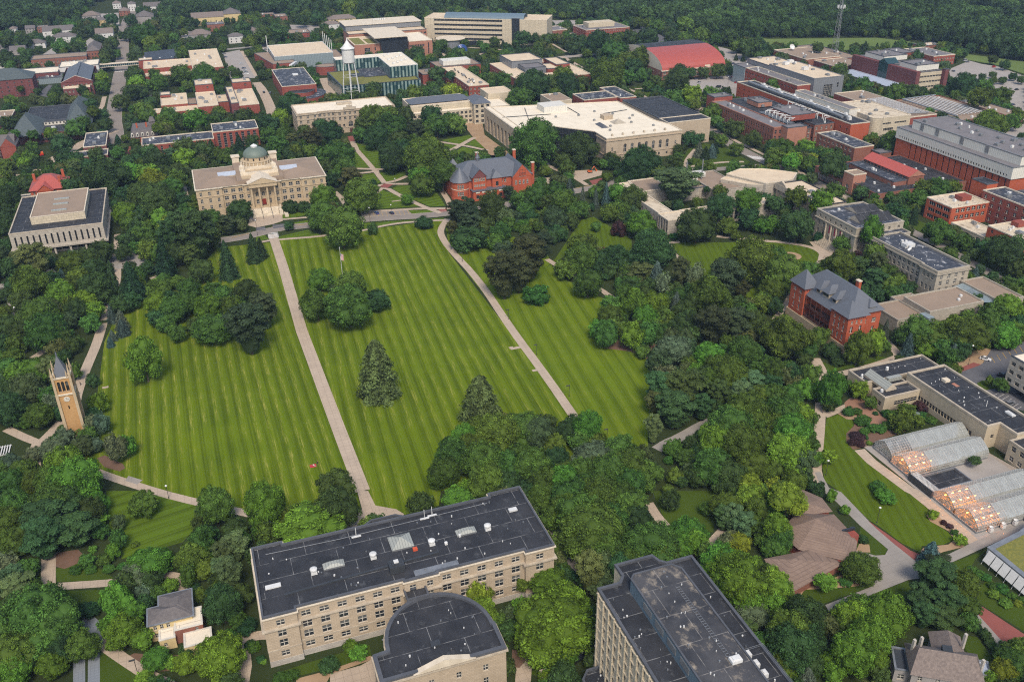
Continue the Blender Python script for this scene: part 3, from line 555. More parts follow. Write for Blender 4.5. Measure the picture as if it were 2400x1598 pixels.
mb.box(24.8, 549.2, 0, 26.9, 561, 2.9); mb.box(41.7, 549.2, 0, 43.8, 561, 2.9); mb.box(22.5, 544.2, 0, 24.5, 552, 1.4); mb.box(44.2, 544.2, 0, 46.4, 552, 1.4); b.part(mb, 'front_steps', [M['trim_pale']])
for x in (31.4, 37.2): b.part(MB().tube((x, 556.6, 4.2), (x, 545.4, 1.0), .13, 5).tube((x, 545.4, 1.0), (x, 545.4, 0), .1, 5).tube((x, 556.6, 4.2), (x, 556.6, 3.3), .1, 5), 'handrail', [M['frame_dark']])
for x in (25.8, 42.8): mb = MB(); mb.lathe(x, 552.5, [(.6, 2.9), (.5, 3.6), (.9, 4.3), (.8, 4.6)], 10); b.part(mb, 'urn', [M['trim_pale']])
b.finish()

# ================================================================ gabled red brick hall with round turret
b = Bld('turreted_brick_hall', 'red brick hall with steep slate roofs and a round turret, by the road bend', 176, 545, 'building')
BR = 'brick_orange'; F = 'frame_white'
b.shell([(152, 534.6), (202.5, 534.6), (202.5, 562), (149.5, 562), (149.5, 540)], 0, 12, BR, {0: [(3.5, 3, 1.6, 2.6, 'arch', .54, .66), (3.5, 4, 1.2, 2.6, 'sash', .68, .98), (8.6, 2, 1.4, 2.2, 'sash', .56, .66), (8.2, 4, 1.3, 2.8, 'sash', .70, .98)], 1: rows(2, 3.5, 4.4, 5, 1.3, 2.3)})
mb = MB(); mb.hip(148.9, 533.6, 203.1, 562.6, 12, 20.5, 0, 14, 13.4); b.part(mb, 'roof', [M['slate']])
tx, ty = 154.7, 538.0; b.part(MB().lathe(tx, ty, [(6.0, 0), (6.0, 1.2), (5.8, 1.3), (5.8, 12)], 28), 'turret_wall', [M[BR]])
for i, t in enumerate((-118, -104, -90)):
    for zz in (3.4, 8.0):
        a = R(t); me = win_mesh(1.05, 2.6, 'sash', .02, F, BR); o = NW(('window', me)); o.parent = b.r; o.location = Vector((tx+5.9*cos(a), ty+5.9*sin(a), zz))-wloc(b.r); o.rotation_euler = (0, 0, a+pi/2)
b.part(MB().lathe(tx, ty, [(6.5, 11.9), (6.0, 12.5), (0, 20.2)], 28), 'turret_roof', [M['slate']]); mb = MB(); mb.lathe(tx, ty, [(5.95, 6.9), (6.0, 7.2), (5.85, 7.3)], 28); mb.lathe(tx, ty, [(5.95, 11.6), (6.1, 11.9)], 28); b.part(mb, 'string_course', [M['trim_pale']])
b.box('gable_bay', 161.3, 531.6, 0, 170.2, 538, 14.5, BR)
for k, (zz, hh) in enumerate(((12.0, 1.9), (8.6, 1.2))):
    for i in range(5): me = win_mesh(1.05, hh, 'sash', .02, F, BR, 1); o = NW(('window', me)); o.parent = b.r; o.location = Vector((162.7+i*1.5, 531.55, zz))-wloc(b.r)
mb = MB(); mb.gable(160.6, 531.2, 170.9, 545, 14.4, 19.8, 'y', 0, 1, .4); b.part(mb, 'gable_roof', [M['slate_y'], M['brick_dark']])
b.box('porch', 160.5, 528.6, 0, 182.8, 534.5, 6.2, BR); b.box('porch_roof', 160, 528.2, 6.2, 183.2, 534.5, 6.55, 'slate'); mb = MB()
for x in (163.4, 167.4, 172.6, 178.8): b.box('name_panel', x-1.3, 528.3, 5.1, x+1.3, 528.58, 5.9, 'trim_pale'); me = win_mesh(1.9, 2.2, 'arch', .02, 'frame_dark', BR); o = NW(('window', me)); o.parent = b.r; o.location = Vector((x, 528.56, 1.6))-wloc(b.r)
b.box('bay', 174.6, 532.4, 0, 181.0, 538, 12.6, BR); me = win_mesh(1.8, 2.8, 'arch', .02, 'frame_dark', BR); o = NW(('window', me)); o.parent = b.r; o.location = Vector((177.8, 532.36, 7.4))-wloc(b.r)
mb = MB(); mb.hip(174.0, 531.8, 181.6, 543, 12.6, 16.6, 0, 3.75, 3.6); b.part(mb, 'bay_roof', [M['slate_y']])
b.box('end_wing', 188.2, 532.2, 0, 201.6, 540, 11.4, BR); mb = MB(); mb.gable(188.0, 532.1, 201.8, 560, 11.4, 19.4, 'y', 0, 1, .1); b.part(mb, 'gable_roof', [M['slate_y'], M[BR]])
me = win_mesh(4.4, 4.4, 'arch', .02, 'frame_dark', BR); o = NW(('window', me)); o.parent = b.r; o.location = Vector((194.9, 532.08, 11.6))-wloc(b.r)
for i in range(4): me = win_mesh(1.2, 2.6, 'sash', .02, F, BR, 1); o = NW(('window', me)); o.parent = b.r; o.location = Vector((190.6+i*2.6, 532.16, 6.6))-wloc(b.r)
for x, y, h in ((203.4, 536, 18.6), (198.5, 558, 21.5), (174, 562.5, 21)): b.box('chimney', x-.9, y-.9, 0, x+.9, y+.9, h, BR); b.box('chimney_cap', x-1.1, y-1.1, h, x+1.1, y+1.1, h+.4, 'trim_pale')
mb = MB(); mb.lathe(169.8, 547.5, [(1.3, 19.5), (1.3, 22), (1.7, 22.2), (.7, 24.4), (0, 26.5)], 8); b.part(mb, 'cupola', [M['slate']]); mb = MB(); mb.hip(152, 556, 162, 566, 12, 19.5, 0, 5, 5); b.part(mb, 'gable_roof', [M['slate']]); b.finish()

# ================================================================ red brick hall with verandas and dormers
b = Bld('veranda_brick_hall', 'red brick hall with three-tier wooden verandas and a dormered slate roof', 262, 299)
b.shell([(256, 283.5), (271.6, 283.5), (271.6, 321), (256, 321)], 0, 16.2, BR, {0: [(5.5, 2, 1.4, 3.0, 'pair', .3, .95), (10.6, 2, 2.2, 2.2, 'sash3', .3, .95)]})
b.block(251.6, 311.2, 258.6, 321.6, 17.2, BR, 'slate', W=[(5.4, 2, 1.3, 2.9, 'pair', .1, .9), (9.8, 2, 1.3, 2.9, 'pair', .1, .9), (14, 2, 1.8, 1.5, 'sash', .1, .9)], S=[(14, 1, 1.5, 1.5, 'sash')], par=.2)
b.block(250.9, 279.4, 260.0, 291.0, 17.2, BR, 'slate', W=[(5.4, 3, 1.3, 2.9, 'pair', .1, .9), (9.8, 3, 1.3, 2.9, 'pair', .1, .9), (14, 3, 1.0, 1.5, 'sash', .1, .9)], S=[(5.4, 2, 1.3, 2.9, 'pair'), (9.8, 2, 1.4, 2.9, 'pair'), (14, 3, 1.0, 1.5, 'sash', .1, .9)], par=.2)
mb = MB(); mb.hip(250.8, 310.4, 259.4, 322.4, 17.3, 24.2, 0, 4.1, 5.6); b.part(mb, 'tower_roof', [M['slate_y']]); mb = MB(); mb.hip(250.1, 278.6, 262, 291.8, 17.3, 22.5, 0, 5.9, 6.4); b.part(mb, 'tower_roof', [M['slate_y']])
mb = MB(); mb.hip(254.6, 282.2, 272.6, 322, 16.3, 24.2, 0, 8.6, 8.6); mb.face([(252.4, 290.8, 14.2), (256.4, 290.8, 18.0), (256.4, 311.6, 18.0), (252.4, 311.6, 14.2)]); b.part(mb, 'roof', [M['slate_y']])
for y, w, zz in ((306.6, 2.6, 17.6), (301.2, 4.2, 18.0), (295.2, 2.6, 17.6)):
    b.box('dormer', 255.2, y-w/2, zz-1.5, 260, y+w/2, zz+1.4, 'frame_tan'); b.box('dormer_window', 255.1, y-w/2+.3, zz-.3, 255.19, y+w/2-.3, zz+1.1, 'glass_dark'); mb = MB(); mb.hip(254.5, y-w/2-.6, 263.5, y+w/2+.6, zz+1.4, zz+4.6, 0, 3.0, w/2+.5); b.part(mb, 'dormer_roof', [M['slate_y']])
b.box('dormer', 265, 283.6, 15.5, 268.2, 288, 18.2, 'frame_tan'); mb = MB(); mb.hip(264.4, 283.1, 268.8, 290, 18.2, 20.6, 0, 2.1, 2.4); b.part(mb, 'dormer_roof', [M['slate_y']])
mb = MB(); mb.box(252.2, 291.1, 3.9, 255.98, 311.1, 4.2); mb.box(252.2, 291.1, 8.9, 255.98, 311.1, 9.2)
for i in range(6): y = 291.5+i*3.85; mb.box(252.2, y-.15, 3.9, 252.5, y+.15, 14.4)
for zz in (5.1, 10.1, 4.7, 9.7): mb.box(252.22, 291.2, zz, 252.32, 311.1, zz+.1)
for i in range(52): y = 291.5+i*.38; mb.box(252.24, y, 4.2, 252.30, y+.06, 5.1); mb.box(252.24, y, 9.2, 252.30, y+.06, 10.1)
b.part(mb, 'veranda', [M['wood_dark']])
b.shell([(251.0, 291.1), (252.1, 291.1), (252.1, 311.1), (251.0, 311.1)], 0, 3.9, 'stone_gold', {3: [(.3, 3, 3.2, 2.9, 'arch', .15, .95)]}, .6)
mb = MB(); ring(mb, [(250.9, 279.4), (260, 279.4), (260, 283.5), (271.6, 283.5), (271.6, 321.4), (250.9, 321.4)], .35, .02, 0, 3.85); b.part(mb, 'stone_base', [M['stone_gold']])
b.box('chimney', 268.4, 296.5, 16, 269.8, 298.6, 24.2, BR); b.box('chimney_cap', 268.2, 296.3, 24.2, 270, 298.8, 24.6, 'trim_pale')
mb = MB(); 
for poly in ([(251.6, 311.2), (258.6, 311.2), (258.6, 321.6), (251.6, 321.6)], [(250.9, 279.4), (260, 279.4), (260, 291), (250.9, 291)]):
    for i in range(4):
        p, q = poly[i], poly[(i+1) % 4]; L = math.dist(p, q); k = int(L/.9)
        for j in range(k): t = (j+.5)/k; x, y = p[0]+(q[0]-p[0])*t, p[1]+(q[1]-p[1])*t; mb.box(x-.2, y-.2, 16.0, x+.2, y+.2, 17.0)
b.part(mb, 'corbel', [M['brick_dark']]).__setitem__('kind', 'stuff'); b.finish()

# ================================================================ grey stone hall with a banner-hung portico and long wing
b = Bld('banner_hall', 'grey stone hall with pink banners in its columned entrance and a long wing', 335, 350)
b.shell([(323, 366), (354, 366), (354, 400), (323, 400)], 0, 16.4, 'stone_grey', {3: [(4.0, 1, 1.6, 2.6, 'sash', .8, .97), (8.6, 1, 1.6, 2.4, 'sash', .8, .97), (4.0, 2, 1.6, 2.6, 'sash', .03, .28), (8.6, 2, 1.6, 2.4, 'sash', .03, .28), (13.3, 7, 1.5, 1.6, 'sash', .04, .96), (3.0, 3, 2.9, 8.2, 'strip', .34, .74)], 0: rows(3, 4, 4.4, 5, 1.6, 2.3)}, .9)
b.flat([(323, 366), (354, 366), (354, 400), (323, 400)], 17.0, 'roof_worn', .6, 'stone_grey', .8, .15); b.cornice([(323, 366), (354, 366), (354, 400), (323, 400)], 12.2, .6, .5, 'stone_grey')
for i in range(3): y = 387.6-(i*4.55) ; b.box('banner', 323.05, y-1.2, 6.6, 323.15, y+1.2, 11.0, 'banner'); b.box('banner_foot', 323.05, y-1.2, 5.0, 323.14, y+1.2, 6.59, 'frame_white')
for i in range(4): y = 389.9-(i*4.55); b.part(MB().lathe(322.6, y, [(.7, 3), (.55, 3.4), (.5, 11.2), (.7, 11.8)], 12), 'column', [M['stone_trim']])
mb = MB()
for i in range(9): mb.box(322.9-.6-i*.6, 376, 0, 322.9-i*.6, 392.5, 3.0-i*.33)
b.part(mb, 'front_steps', [M['stone_trim']])
mb = MB(); mb.gable(330, 371.5, 352, 382.5, 16.5, 19.6, 'x', 0, 1); mb.gable(338, 384.0, 353.6, 396, 16.6, 19.0, 'x', 0, 1); b.part(mb, 'raised_roof', [M['roof_dark'], M['stone_trim']])
b.unit(329, 380, 16.4, 2, 1.6, 1.2); b.vent(333, 394, 16.4)
b.block(330.0, 358.4, 352.6, 365.9, 13.6, 'stone_grey', 'roof_worn', coping='stone_grey', E=rows(3, 2, 4, 2, 1.5, 2))
wp = [(325.4, 308.8), (345, 308.8), (345, 358.3), (326.4, 358.3), (326.4, 319.8), (325.4, 319.8)]
b.shell(wp, 0, 14.4, 'stone_grey', {5: [(3.6, 3, 1.4, 2.8, 'arch', .12, .88), (9.8, 3, 1.5, 2.3, 'sash', .12, .88)], 3: [(.6, 11, 1.5, 1.2, 'dark', .02, .98), (3.4, 11, 1.9, 2.5, 'sash', .02, .98), (7.0, 11, 1.9, 2.5, 'sash', .02, .98), (10.4, 11, 1.9, 2.2, 'sash', .02, .98)], 0: [(3.4, 4, 1.7, 2.5, 'sash', .05, .95), (7.0, 4, 1.7, 2.5, 'sash', .05, .95), (10.4, 4, 1.7, 2.2, 'sash', .05, .95)], 1: rows(3, 3, 3.7, 11, 1.8, 2.2)})
b.flat(wp, 15.2, 'roof_worn', .9, 'stone_grey', .6, .1); b.cornice(wp, 13.3, .7, .5, 'stone_grey'); b.unit(335.5, 341, 14.3, 5.5, 4, 2, 'metal_white'); b.duct([(335, 339, 15.5), (333, 336.5, 15.5), (331, 336, 14.6)], .7, 'duct', 'metal_white'); b.vent(337, 347, 14.3); b.vent(338.6, 346, 14.3); b.studs(328, 312, 343, 356, 14.3, 26, 4)
b.finish()
b = Bld('annex', 'low stone annex with brown flat roofs and a glazed lobby, beyond the veranda hall', 320, 292)
b.block(340.6, 283.2, 354.4, 308.4, 8.2, 'stone_grey', 'roof_brown', S=[(2, 4, 2.0, 2.0, 'sash', .05, .95)], coping='stone_grey')
b.block(300.6, 284.4, 331.4, 301.6, 9.4, 'stone_grey', 'roof_brown', coping='stone_grey', S=[(1.2, 2, 2.6, 2.0, 'dark', .2, .5), (5.2, 2, 2.6, 1.4, 'dark', .5, .95), (1.2, 1, 2, 3.2, 'dark', .75, .85)])
b.block(285.6, 287.2, 300.5, 304.4, 6.6, 'stone_grey', 'roof_brown', coping='stone_grey'); b.block(300.6, 301.7, 312.4, 309.6, 5.8, 'stone_grey', 'roof_brown', coping='stone_grey')
mb = MB(); mb.face([(331.5, 300.8, 4), (340.4, 300.8, 7.6), (340.4, 306.5, 7.6), (326.8, 308.2, 4)]); mb.face([(331.5, 284.5, 8.6), (340.4, 284.5, 7.0), (340.4, 300.8, 7.6), (331.5, 300.8, 4.0)]); mb.box(331.5, 285, 0, 340.4, 300, 3.9); b.part(mb, 'glass_roof', [M['glass_pale']])
b.box('glass_bay', 297.2, 281.2, 0, 300.5, 286.9, 8.0, 'glass_pale'); b.vent(326, 293, 8.8, .7, 1); b.vent(322, 290, 8.8, .7, 1); b.finish()

# ================================================================ horticulture hall behind the greenhouses
b = Bld('dark_roofed_stone_hall', 'low cream stone building with dark flat roofs, behind the greenhouses', 250, 225)
C = 'stone_cream'
b.block(235.3, 246.2, 272, 256.8, 7.2, C, 'roof_dark', par=.7, coping='stone_trim', W=[(1.5, 2, 1.3, 2, 'dark', .1, .5)])
b.block(234.9, 234.4, 251.6, 241.6, 7.0, C, 'roof_dark', par=.7, coping='stone_trim', S=[(2.2, 7, 1.5, 2.0, 'dark', .3, .95)], W=[(2.0, 2, 1.6, 2.0, 'dark', .2, .8)])
b.block(240.4, 241.7, 252.0, 246.1, 6.2, C, 'roof_dark', par=.5, coping='stone_trim')
hp = [(251.8, 201.3), (257.6, 201.3), (257.6, 193.5), (270.0, 193.5), (270.0, 242.6), (251.8, 242.6)]
b.shell(hp, 0, 9.7, C, {5: [(2.2, 22, 1.35, 2.0, 'dark', .03, .86)], 2: [], 0: [(4.2, 1, 1.4, 1.6, 'dark', .3, .9)], 1: []}, .3, 'frame_tan'); b.flat(hp, 10.3, 'roof_dark', .7, 'stone_trim', .6, .1)
mb = MB(); mb.gable(238.4, 238.2, 243.4, 251.2, 7.5, 9.6, 'y', 0, 1); mb.box(238.4, 238.2, 6.6, 243.4, 251.2, 7.49, 1); b.part(mb, 'skylight', [M['skylight'], M['stone_trim']])
b.box('raised_skylight', 244.6, 244.2, 6.2, 251, 246, 7.9, 'skylight'); b.box('roof_hatch', 260.6, 231.6, 9.6, 263.0, 233.8, 10.6, 'trim_pale'); b.vent(250.5, 252.2, 6.5, .6, 1.4); b.vent(236.8, 250.6, 6.5, .5, 1.6); b.vent(237.2, 239.2, 6.3, .6, 1.2); b.box('roof_patch', 262.4, 227.6, 9.62, 264.0, 230.4, 9.66, 'brick_pink')
b.studs(254, 204, 268, 240, 9.6, 34, 11); b.studs(254, 250, 270, 255, 6.5, 8, 12); b.duct([(262.2, 212.5, 9.6), (262.2, 212.5, 12.2)], .12, 'antenna', 'metal_white'); b.unit(266, 205, 9.6, 1.6, 3.6, .8, 'metal_white')
b.block(254.6, 160, 275, 193.4, 8.6, C, 'roof_dark', par=.5, coping='stone_trim', W=[(1.0, 9, 1.9, 2.0, 'sash', .02, .98), (5.0, 9, 1.9, 2.1, 'dark', .02, .98)], N=[]); b.finish()
b = Bld('ribbed_office', 'pale concrete office block standing on stilts, right edge by the car park', 300, 225)
b.shell([(291.0, 200), (315, 200), (315, 231.0), (291.0, 231.0)], 4.2, 16.0, 'concrete', {3: rows(3, 5.2, 3.6, 8, 2.3, 1.7, 'dark'), 2: rows(3, 5.2, 3.6, 6, 2.3, 1.7, 'dark'), 0: []}, .6); b.flat([(291, 200), (315, 200), (315, 231), (291, 231)], 16.4, 'roof_cream', .4)
for x in (292.5, 302, 313):
    for y in (202, 210.5, 220, 229.4): b.part(MB().lathe(x, y, [(.5, 0), (.5, 4.2)], 10), 'pillar', [M['concrete']])
b.box('ground_floor', 295, 203, 0, 313, 227, 4.19, 'glass_dark'); b.finish()
# ================================================================ greenhouses
def clear_glass(name, alpha, c=(.62, .66, .66)):
    m, n, b = nodes(name); n.nodes.remove(b); out = n.nodes['Material Output']; g = n.nodes.new('ShaderNodeBsdfGlossy'); t = n.nodes.new('ShaderNodeBsdfTransparent'); d = n.nodes.new('ShaderNodeBsdfDiffuse')
    d.inputs[0].default_value = (*c, 1); g.inputs['Roughness'].default_value = .12; g.inputs[0].default_value = (.8, .8, .8, 1); mx = n.nodes.new('ShaderNodeMixShader'); m2 = n.nodes.new('ShaderNodeMixShader')
    f = ramp(n, noise(n, coords(n), .35, 4), .3, .7); f = math_(n, 'MULTIPLY', f, .35); f = math_(n, 'ADD', f, alpha); n.links.new(f, mx.inputs[0]); n.links.new(t.outputs[0], mx.inputs[1]); n.links.new(m2.outputs[0], mx.inputs[2])
    m2.inputs[0].default_value = .25; n.links.new(d.outputs[0], m2.inputs[1]); n.links.new(g.outputs[0], m2.inputs[2]); n.links.new(mx.outputs[0], out.inputs[0]); return m
M['gh_glass'] = clear_glass('gh_glass', .22, (.36,.38,.38)); M['gh_white'] = clear_glass('gh_white', .70, (.30,.31,.28))
ml, n_, b_ = nodes('lamp_orange'); b_.inputs['Emission Color'].default_value = (1, .36, .05, 1); b_.inputs['Emission Strength'].default_value = 9; M['lamp_orange'] = ml
M['gh_bar'] = basic('gh_bar', (.42,.43,.42), (.3,.31,.3), 2); M['bench_plants'] = basic('bench_plants', (.10, .13, .05), (.22, .2, .16), 8, fine=6, amount=1.6); M['gravel'] = basic('gravel_floor', (.34, .29, .24), (.25, .21, .18), 3)
def greenhouse(label, x0, x1, y0, y1, lit, eave=2.8, ridge=6.2):
    ym = (y0+y1)/2; r = tag(empty('greenhouse', ((x0+x1)/2, ym, 0)), label, 'greenhouse', 'glass greenhouses behind the paved path')
    prof = []
    for t in range(0, 7): a = R(90*t/6*.55); prof.append((y0+(ym-y0)*(t/6)**1.25, eave+(ridge-eave)*(t/6)**.85))
    pr = prof+[(y0+y1-a, z) for a, z in prof[-2::-1]]; k = len(pr)
    segs = int((x1-x0)/1.0); split = x0+(x1-x0)*.26
    for nm, xa, xb, mt in (('clear_glazing', x0, split, 'gh_glass'), ('whitened_glazing', split, x1, 'gh_white')):
        mb = MB()
        for i in range(k-1): mb.face([(xa, *pr[i]), (xb, *pr[i]), (xb, *pr[i+1]), (xa, *pr[i+1])])
        mb.face([(xa, y0, .8), (xb, y0, .8), (xb, y0, eave), (xa, y0, eave)]); mb.face([(xb, y1, .8), (xa, y1, .8), (xa, y1, eave), (xb, y1, eave)])
        if xa == x0: mb.face([(x0, y1, .8), (x0, y0, .8)]+[(x0, *p) for p in pr])
        else: mb.face([(x1, y0, .8), (x1, y1, .8)]+[(x1, *p) for p in pr[::-1]])
        mb.build(nm, [M[mt]], r)
    fb = MB(); w = .045
    for i in range(segs+1):
        x = x0+(x1-x0)*i/segs; q = .11 if i % 4 == 0 else .06
        for j in range(k-1): fb.tube((x, pr[j][0], pr[j][1]+.05), (x, pr[j+1][0], pr[j+1][1]+.05), q, 4)
        for y in (y0, y1): fb.box(x-.04, y-.04, .8, x+.04, y+.04, eave)
    for j in range(k): fb.box(x0, pr[j][0]-w, pr[j][1]+.02, x1, pr[j][0]+w, pr[j][1]+.11)
    for zz in (.8, 2.1, eave): fb.box(x0-.05, y0, zz, x0+.05, y1, zz+.1); fb.box(x0, y0-.06, zz, x1, y0+.06, zz+.1); fb.box(x0, y1-.06, zz, x1, y1+.06, zz+.1)
    for i in range(9): y = y0+(y1-y0)*i/8; z = eave+(ridge-eave)*max(0, 1-abs(y-ym)/(ym-y0))**.8; fb.box(x0-.04, y-.04, .8, x0+.04, y+.04, z)
    fb.build('glazing_bar', [M['gh_bar']], r)['kind'] = 'stuff'
    wb = MB(); ring(wb, [(x0, y0), (x1, y0), (x1, y1), (x0, y1)], .08, .1, 0, .8); wb.build('base_wall', [M['metal_grey']], r)
    MB().box(x0+.2, y0+.2, .02, x1-.2, y1-.2, .06).build('floor', [M['gravel']], r)
    for q in range(3):
        y = y0+1.0+q*(y1-y0-2)/3; be = MB().box(x0+1.0, y, .75, x1-1, y+(y1-y0-2)/3-.8, .85)
        for i in range(int(x1-x0-3)): 
            h = random.uniform(.15, .8); be.box(x0+1.3+i, y+.2, .85, x0+1.3+i+random.uniform(.4, .9), y+(y1-y0-2)/3-1.0, .85+h)
        be.build('plant_bench', [M['bench_plants']], r)
    if lit:
        for q in range(2*lit):
            for s in (0, 1):
                x, y = x0+2.2+q*3.0, y0+(y1-y0)*(.3+.4*s); MB().box(x-.35, y-.12, 2.9, x+.35, y+.12, 3.1).build('grow_lamp', [M['lamp_orange']], r)
                l = bpy.data.lights.new('grow_light', 'POINT'); l.energy = 260; l.color = (1, .30, .035); l.shadow_soft_size = .3; lo = NW(('grow_light', l)); lo.parent = r; lo.location = Vector((x, y, 2.7))-r.location
    return r
greenhouse('glass greenhouse farthest from the paved junction, all unlit', 215.6, 250.4, 206.4, 215.6, 0)
greenhouse('glass greenhouse with orange lamps, beside the dark water tank', 215.0, 249.6, 196.2, 206.0, 2)
greenhouse('glass greenhouse with orange lamps, between the yard and the last one', 214.6, 249.6, 175.2, 184.6, 2)
greenhouse('glass greenhouse with orange lamps and fans along its wall, closest to the path corner', 214.6, 249.6, 165.2, 174.8, 2)
t = tag(empty('water_tank', (226, 190, 0)), 'dark square pit tank in the yard between the greenhouses', 'tank'); mb = MB(); ring(mb, [(219, 186.6), (233, 186.6), (233, 194.6), (219, 194.6)], .3, .1, 0, 1.4); mb.build('tank_wall', [M['metal_grey']], t); MB().box(219.2, 186.8, .1, 232.8, 194.4, .7).build('tank_cover', [M['roof_dark']], t)
t = tag(empty('yard_wall', (214.4, 190, 0)), 'dark panel wall closing the yard between the lit greenhouses', 'wall'); mb = MB(); mb.box(214.1, 184.8, 0, 214.5, 196.0, 2.8); mb.build('wall_panel', [M['metal_dark']], t); mb = MB()
for i in range(22): mb.box(214.6, 185+i*.5, 2.6, 217.4, 185.15+i*.5, 2.75)
mb.build('slatted_cover', [M['metal_white']], t)
for i in range(6):
    t = tag(empty('fan_unit', (219.5+i*5, 164.6, 0)), f'white exhaust fan standing by the end greenhouse wall, {["first","second","third","fourth","fifth","sixth"][i]} from the path corner', 'fan', 'white fans along the greenhouse'); x, y = t.location.x, t.location.y
    mb = MB(); mb.box(x-.7, y-.9, .3, x+.7, y+.1, 1.7); mb.lathe(x, y-.4, [(.5, 1.7), (.75, 2.2)], 10); mb.build('housing', [M['metal_white']], t); MB().box(x-.6, y-.7, 0, x+.6, y-.1, .3).build('foot', [M['metal_grey']], t)
# ================================================================ buildings of the middle distance
RU = {}; rq = random.Random(31)
def simple(name, label, blocks, cx=None, cy=None, group=None):
    """blocks: (x0, y0, x1, y1, z1, wall, roof, {options})"""
    x = sum(q[0]+q[2] for q in blocks)/2/len(blocks) if cx is None else cx; y = sum(q[1]+q[3] for q in blocks)/2/len(blocks) if cy is None else cy
    b = Bld(name, label, x, y, 'building', group)
    for q in blocks:
        b.block(*q[:7], **(q[7] if len(q) > 7 else {})); x0, y0, x1, y1, z1 = q[:5]; ar = (x1-x0)*(y1-y0)
        for i in range(min(7, int(ar/170))):
            w = rq.choice((1.2, 1.8, 2.6, 3.6)); key = w
            if key not in RU: mb = MB().box(-w/2, -w/2.6, 0, w/2, w/2.6, 1.1+w*.15).box(-w*.2, -w*.2, 1.1+w*.15, w*.2, w*.2, 1.4+w*.15); RU[key] = mb.mesh('roof_unit', [M['metal_grey'] if w > 2 else M['metal_white']])
            o = NW(('roof_unit', RU[key])); o.parent = b.r; o.location = Vector((rq.uniform(x0+3, x1-3), rq.uniform(y0+3, y1-3), z1-.6))-wloc(b.r); o.rotation_euler = (0, 0, rq.choice((0, pi/2)))
    return b
# big stone library, right of centre
b = Bld('library_hall', 'large pale stone hall with a huge cream roof and tall round-headed windows', 280, 640)
SW = 'stone_warm'
b.shell([(272.6, 571.4), (332.2, 571.4), (332.2, 588.5), (272.6, 588.5)], 0, 17.4, SW, {0: [(1.6, 9, 1.4, 2.0, 'dark', .03, .97), (6.6, 7, 2.3, 6.0, 'arch', .20, .86), (8.0, 1, 1.3, 2.8, 'sash', .02, .14), (8.0, 1, 1.3, 2.8, 'sash', .87, .98)], 3: [(1.6, 2, 1.2, 2.2, 'dark'), (8, 2, 1.3, 2.8, 'sash')], 1: [(7, 3, 2, 5, 'arch')]}, .5)
b.cornice([(272.6, 571.4), (332.2, 571.4), (332.2, 588.5), (272.6, 588.5)], 15.6, .5, .5, 'stone_warm'); b.cornice([(272.6, 571.4), (332.2, 571.4), (332.2, 588.5), (272.6, 588.5)], 5.2, .35, .4, 'stone_warm')
rp = [(272.4, 571.2), (332.4, 571.2), (332.4, 588.6), (326.5, 604), (326.5, 666), (266, 690), (252, 690), (221.5, 690), (221.5, 616), (226, 616), (250, 616), (272.4, 592)]
b.flat([(272.4, 571.2), (332.4, 571.2), (332.4, 589), (327.4, 604), (327.4, 668), (222, 690), (221.6, 622), (245, 622), (272.4, 592)], 18.0, 'roof_cream', .45, 'trim_pale', .5, .1)
b.shell([(272.6, 588.6), (327.4, 588.6), (327.4, 668), (222, 690), (222, 622.2), (245, 622.2), (272.5, 592)][::1], 0, 17.4, 'glass_dark', {})
mb = MB(); 
for p, q in (((272.2, 591.5), (244.8, 621.8)), ((244.8, 621.8), (226, 621.8))):
    for t in range(9): x, y = p[0]+(q[0]-p[0])*t/8, p[1]+(q[1]-p[1])*t/8; mb.box(x-.2, y-.3, 0, x+.2, y, 17.3)
    for zz in (4.4, 8.8, 13.2): mb.tube((*p, zz), (*q, zz), .2, 4)
b.part(mb, 'mullion', [M['metal_dark']]).__setitem__('kind', 'stuff')
b.shell([(220.8, 616), (226.5, 616), (226.5, 690), (220.8, 690)], 0, 17.6, SW, {3: [(.4, 8, 4.6, 11.5, 'strip', .05, .97)], 0: []}, 2.4, 'stone_trim'); b.flat([(220.8, 616), (226.5, 616), (226.5, 690), (220.8, 690)], 18.2, 'roof_cream', .5, 'trim_pale')
b.box('plant_room', 258.5, 655.5, 17.5, 278, 671, 22.2, 'cladding_white'); mb = MB(); mb.hip(294.5, 604.5, 304.5, 613, 17.6, 20.4, 0, 4.8, 4.1); b.part(mb, 'skylight', [M['stone_grey']])
mb = MB(); mb.hip(281.5, 598, 287.0, 611.5, 17.6, 19.4, 0, 2.6, 3); b.part(mb, 'skylight', [M['flashing']]); b.box('stair_head', 292.6, 619, 17.5, 300, 626, 20.6, 'stone_warm')
for i in range(6): b.unit(279.5+i*8.4, 576.8, 17.55, 1.3, 1.3, 1.4, 'stone_trim', 'roof_vent')
for x, y in ((284, 590), (289, 600), (308, 604), (319, 590), (312, 615), (318, 622), (306, 632), (285, 620), (280, 638), (262, 640), (296, 644)): b.unit(x, y, 17.55, 1.6, 1.4, 1.2, 'metal_grey', 'roof_vent')
mb = MB(); mb.tube((224, 655, 17.9), (262, 650, 17.9), .3, 4); mb.tube((282, 640, 17.9), (282, 668, 17.9), .3, 4); mb.tube((240, 640, 17.9), (250, 676, 17.9), .3, 4); mb.tube((300, 636, 17.9), (322, 640, 17.9), .3, 4); b.part(mb, 'expansion_joint', [M['metal_dark']])
b.block(332.6, 606.5, 368.2, 670.0, 18.2, SW, 'roof_dark', coping='flashing', S=[]); b.shell([(332.5, 592.0), (368.2, 592.0), (368.2, 606.4), (332.5, 606.4)], 0, 17.7, SW, {})
b.flat([(332.5, 592.0), (368.2, 592.0), (368.2, 606.4), (332.5, 606.4)], 18.2, 'roof_dark', .5, 'trim_pale'); b.finish()

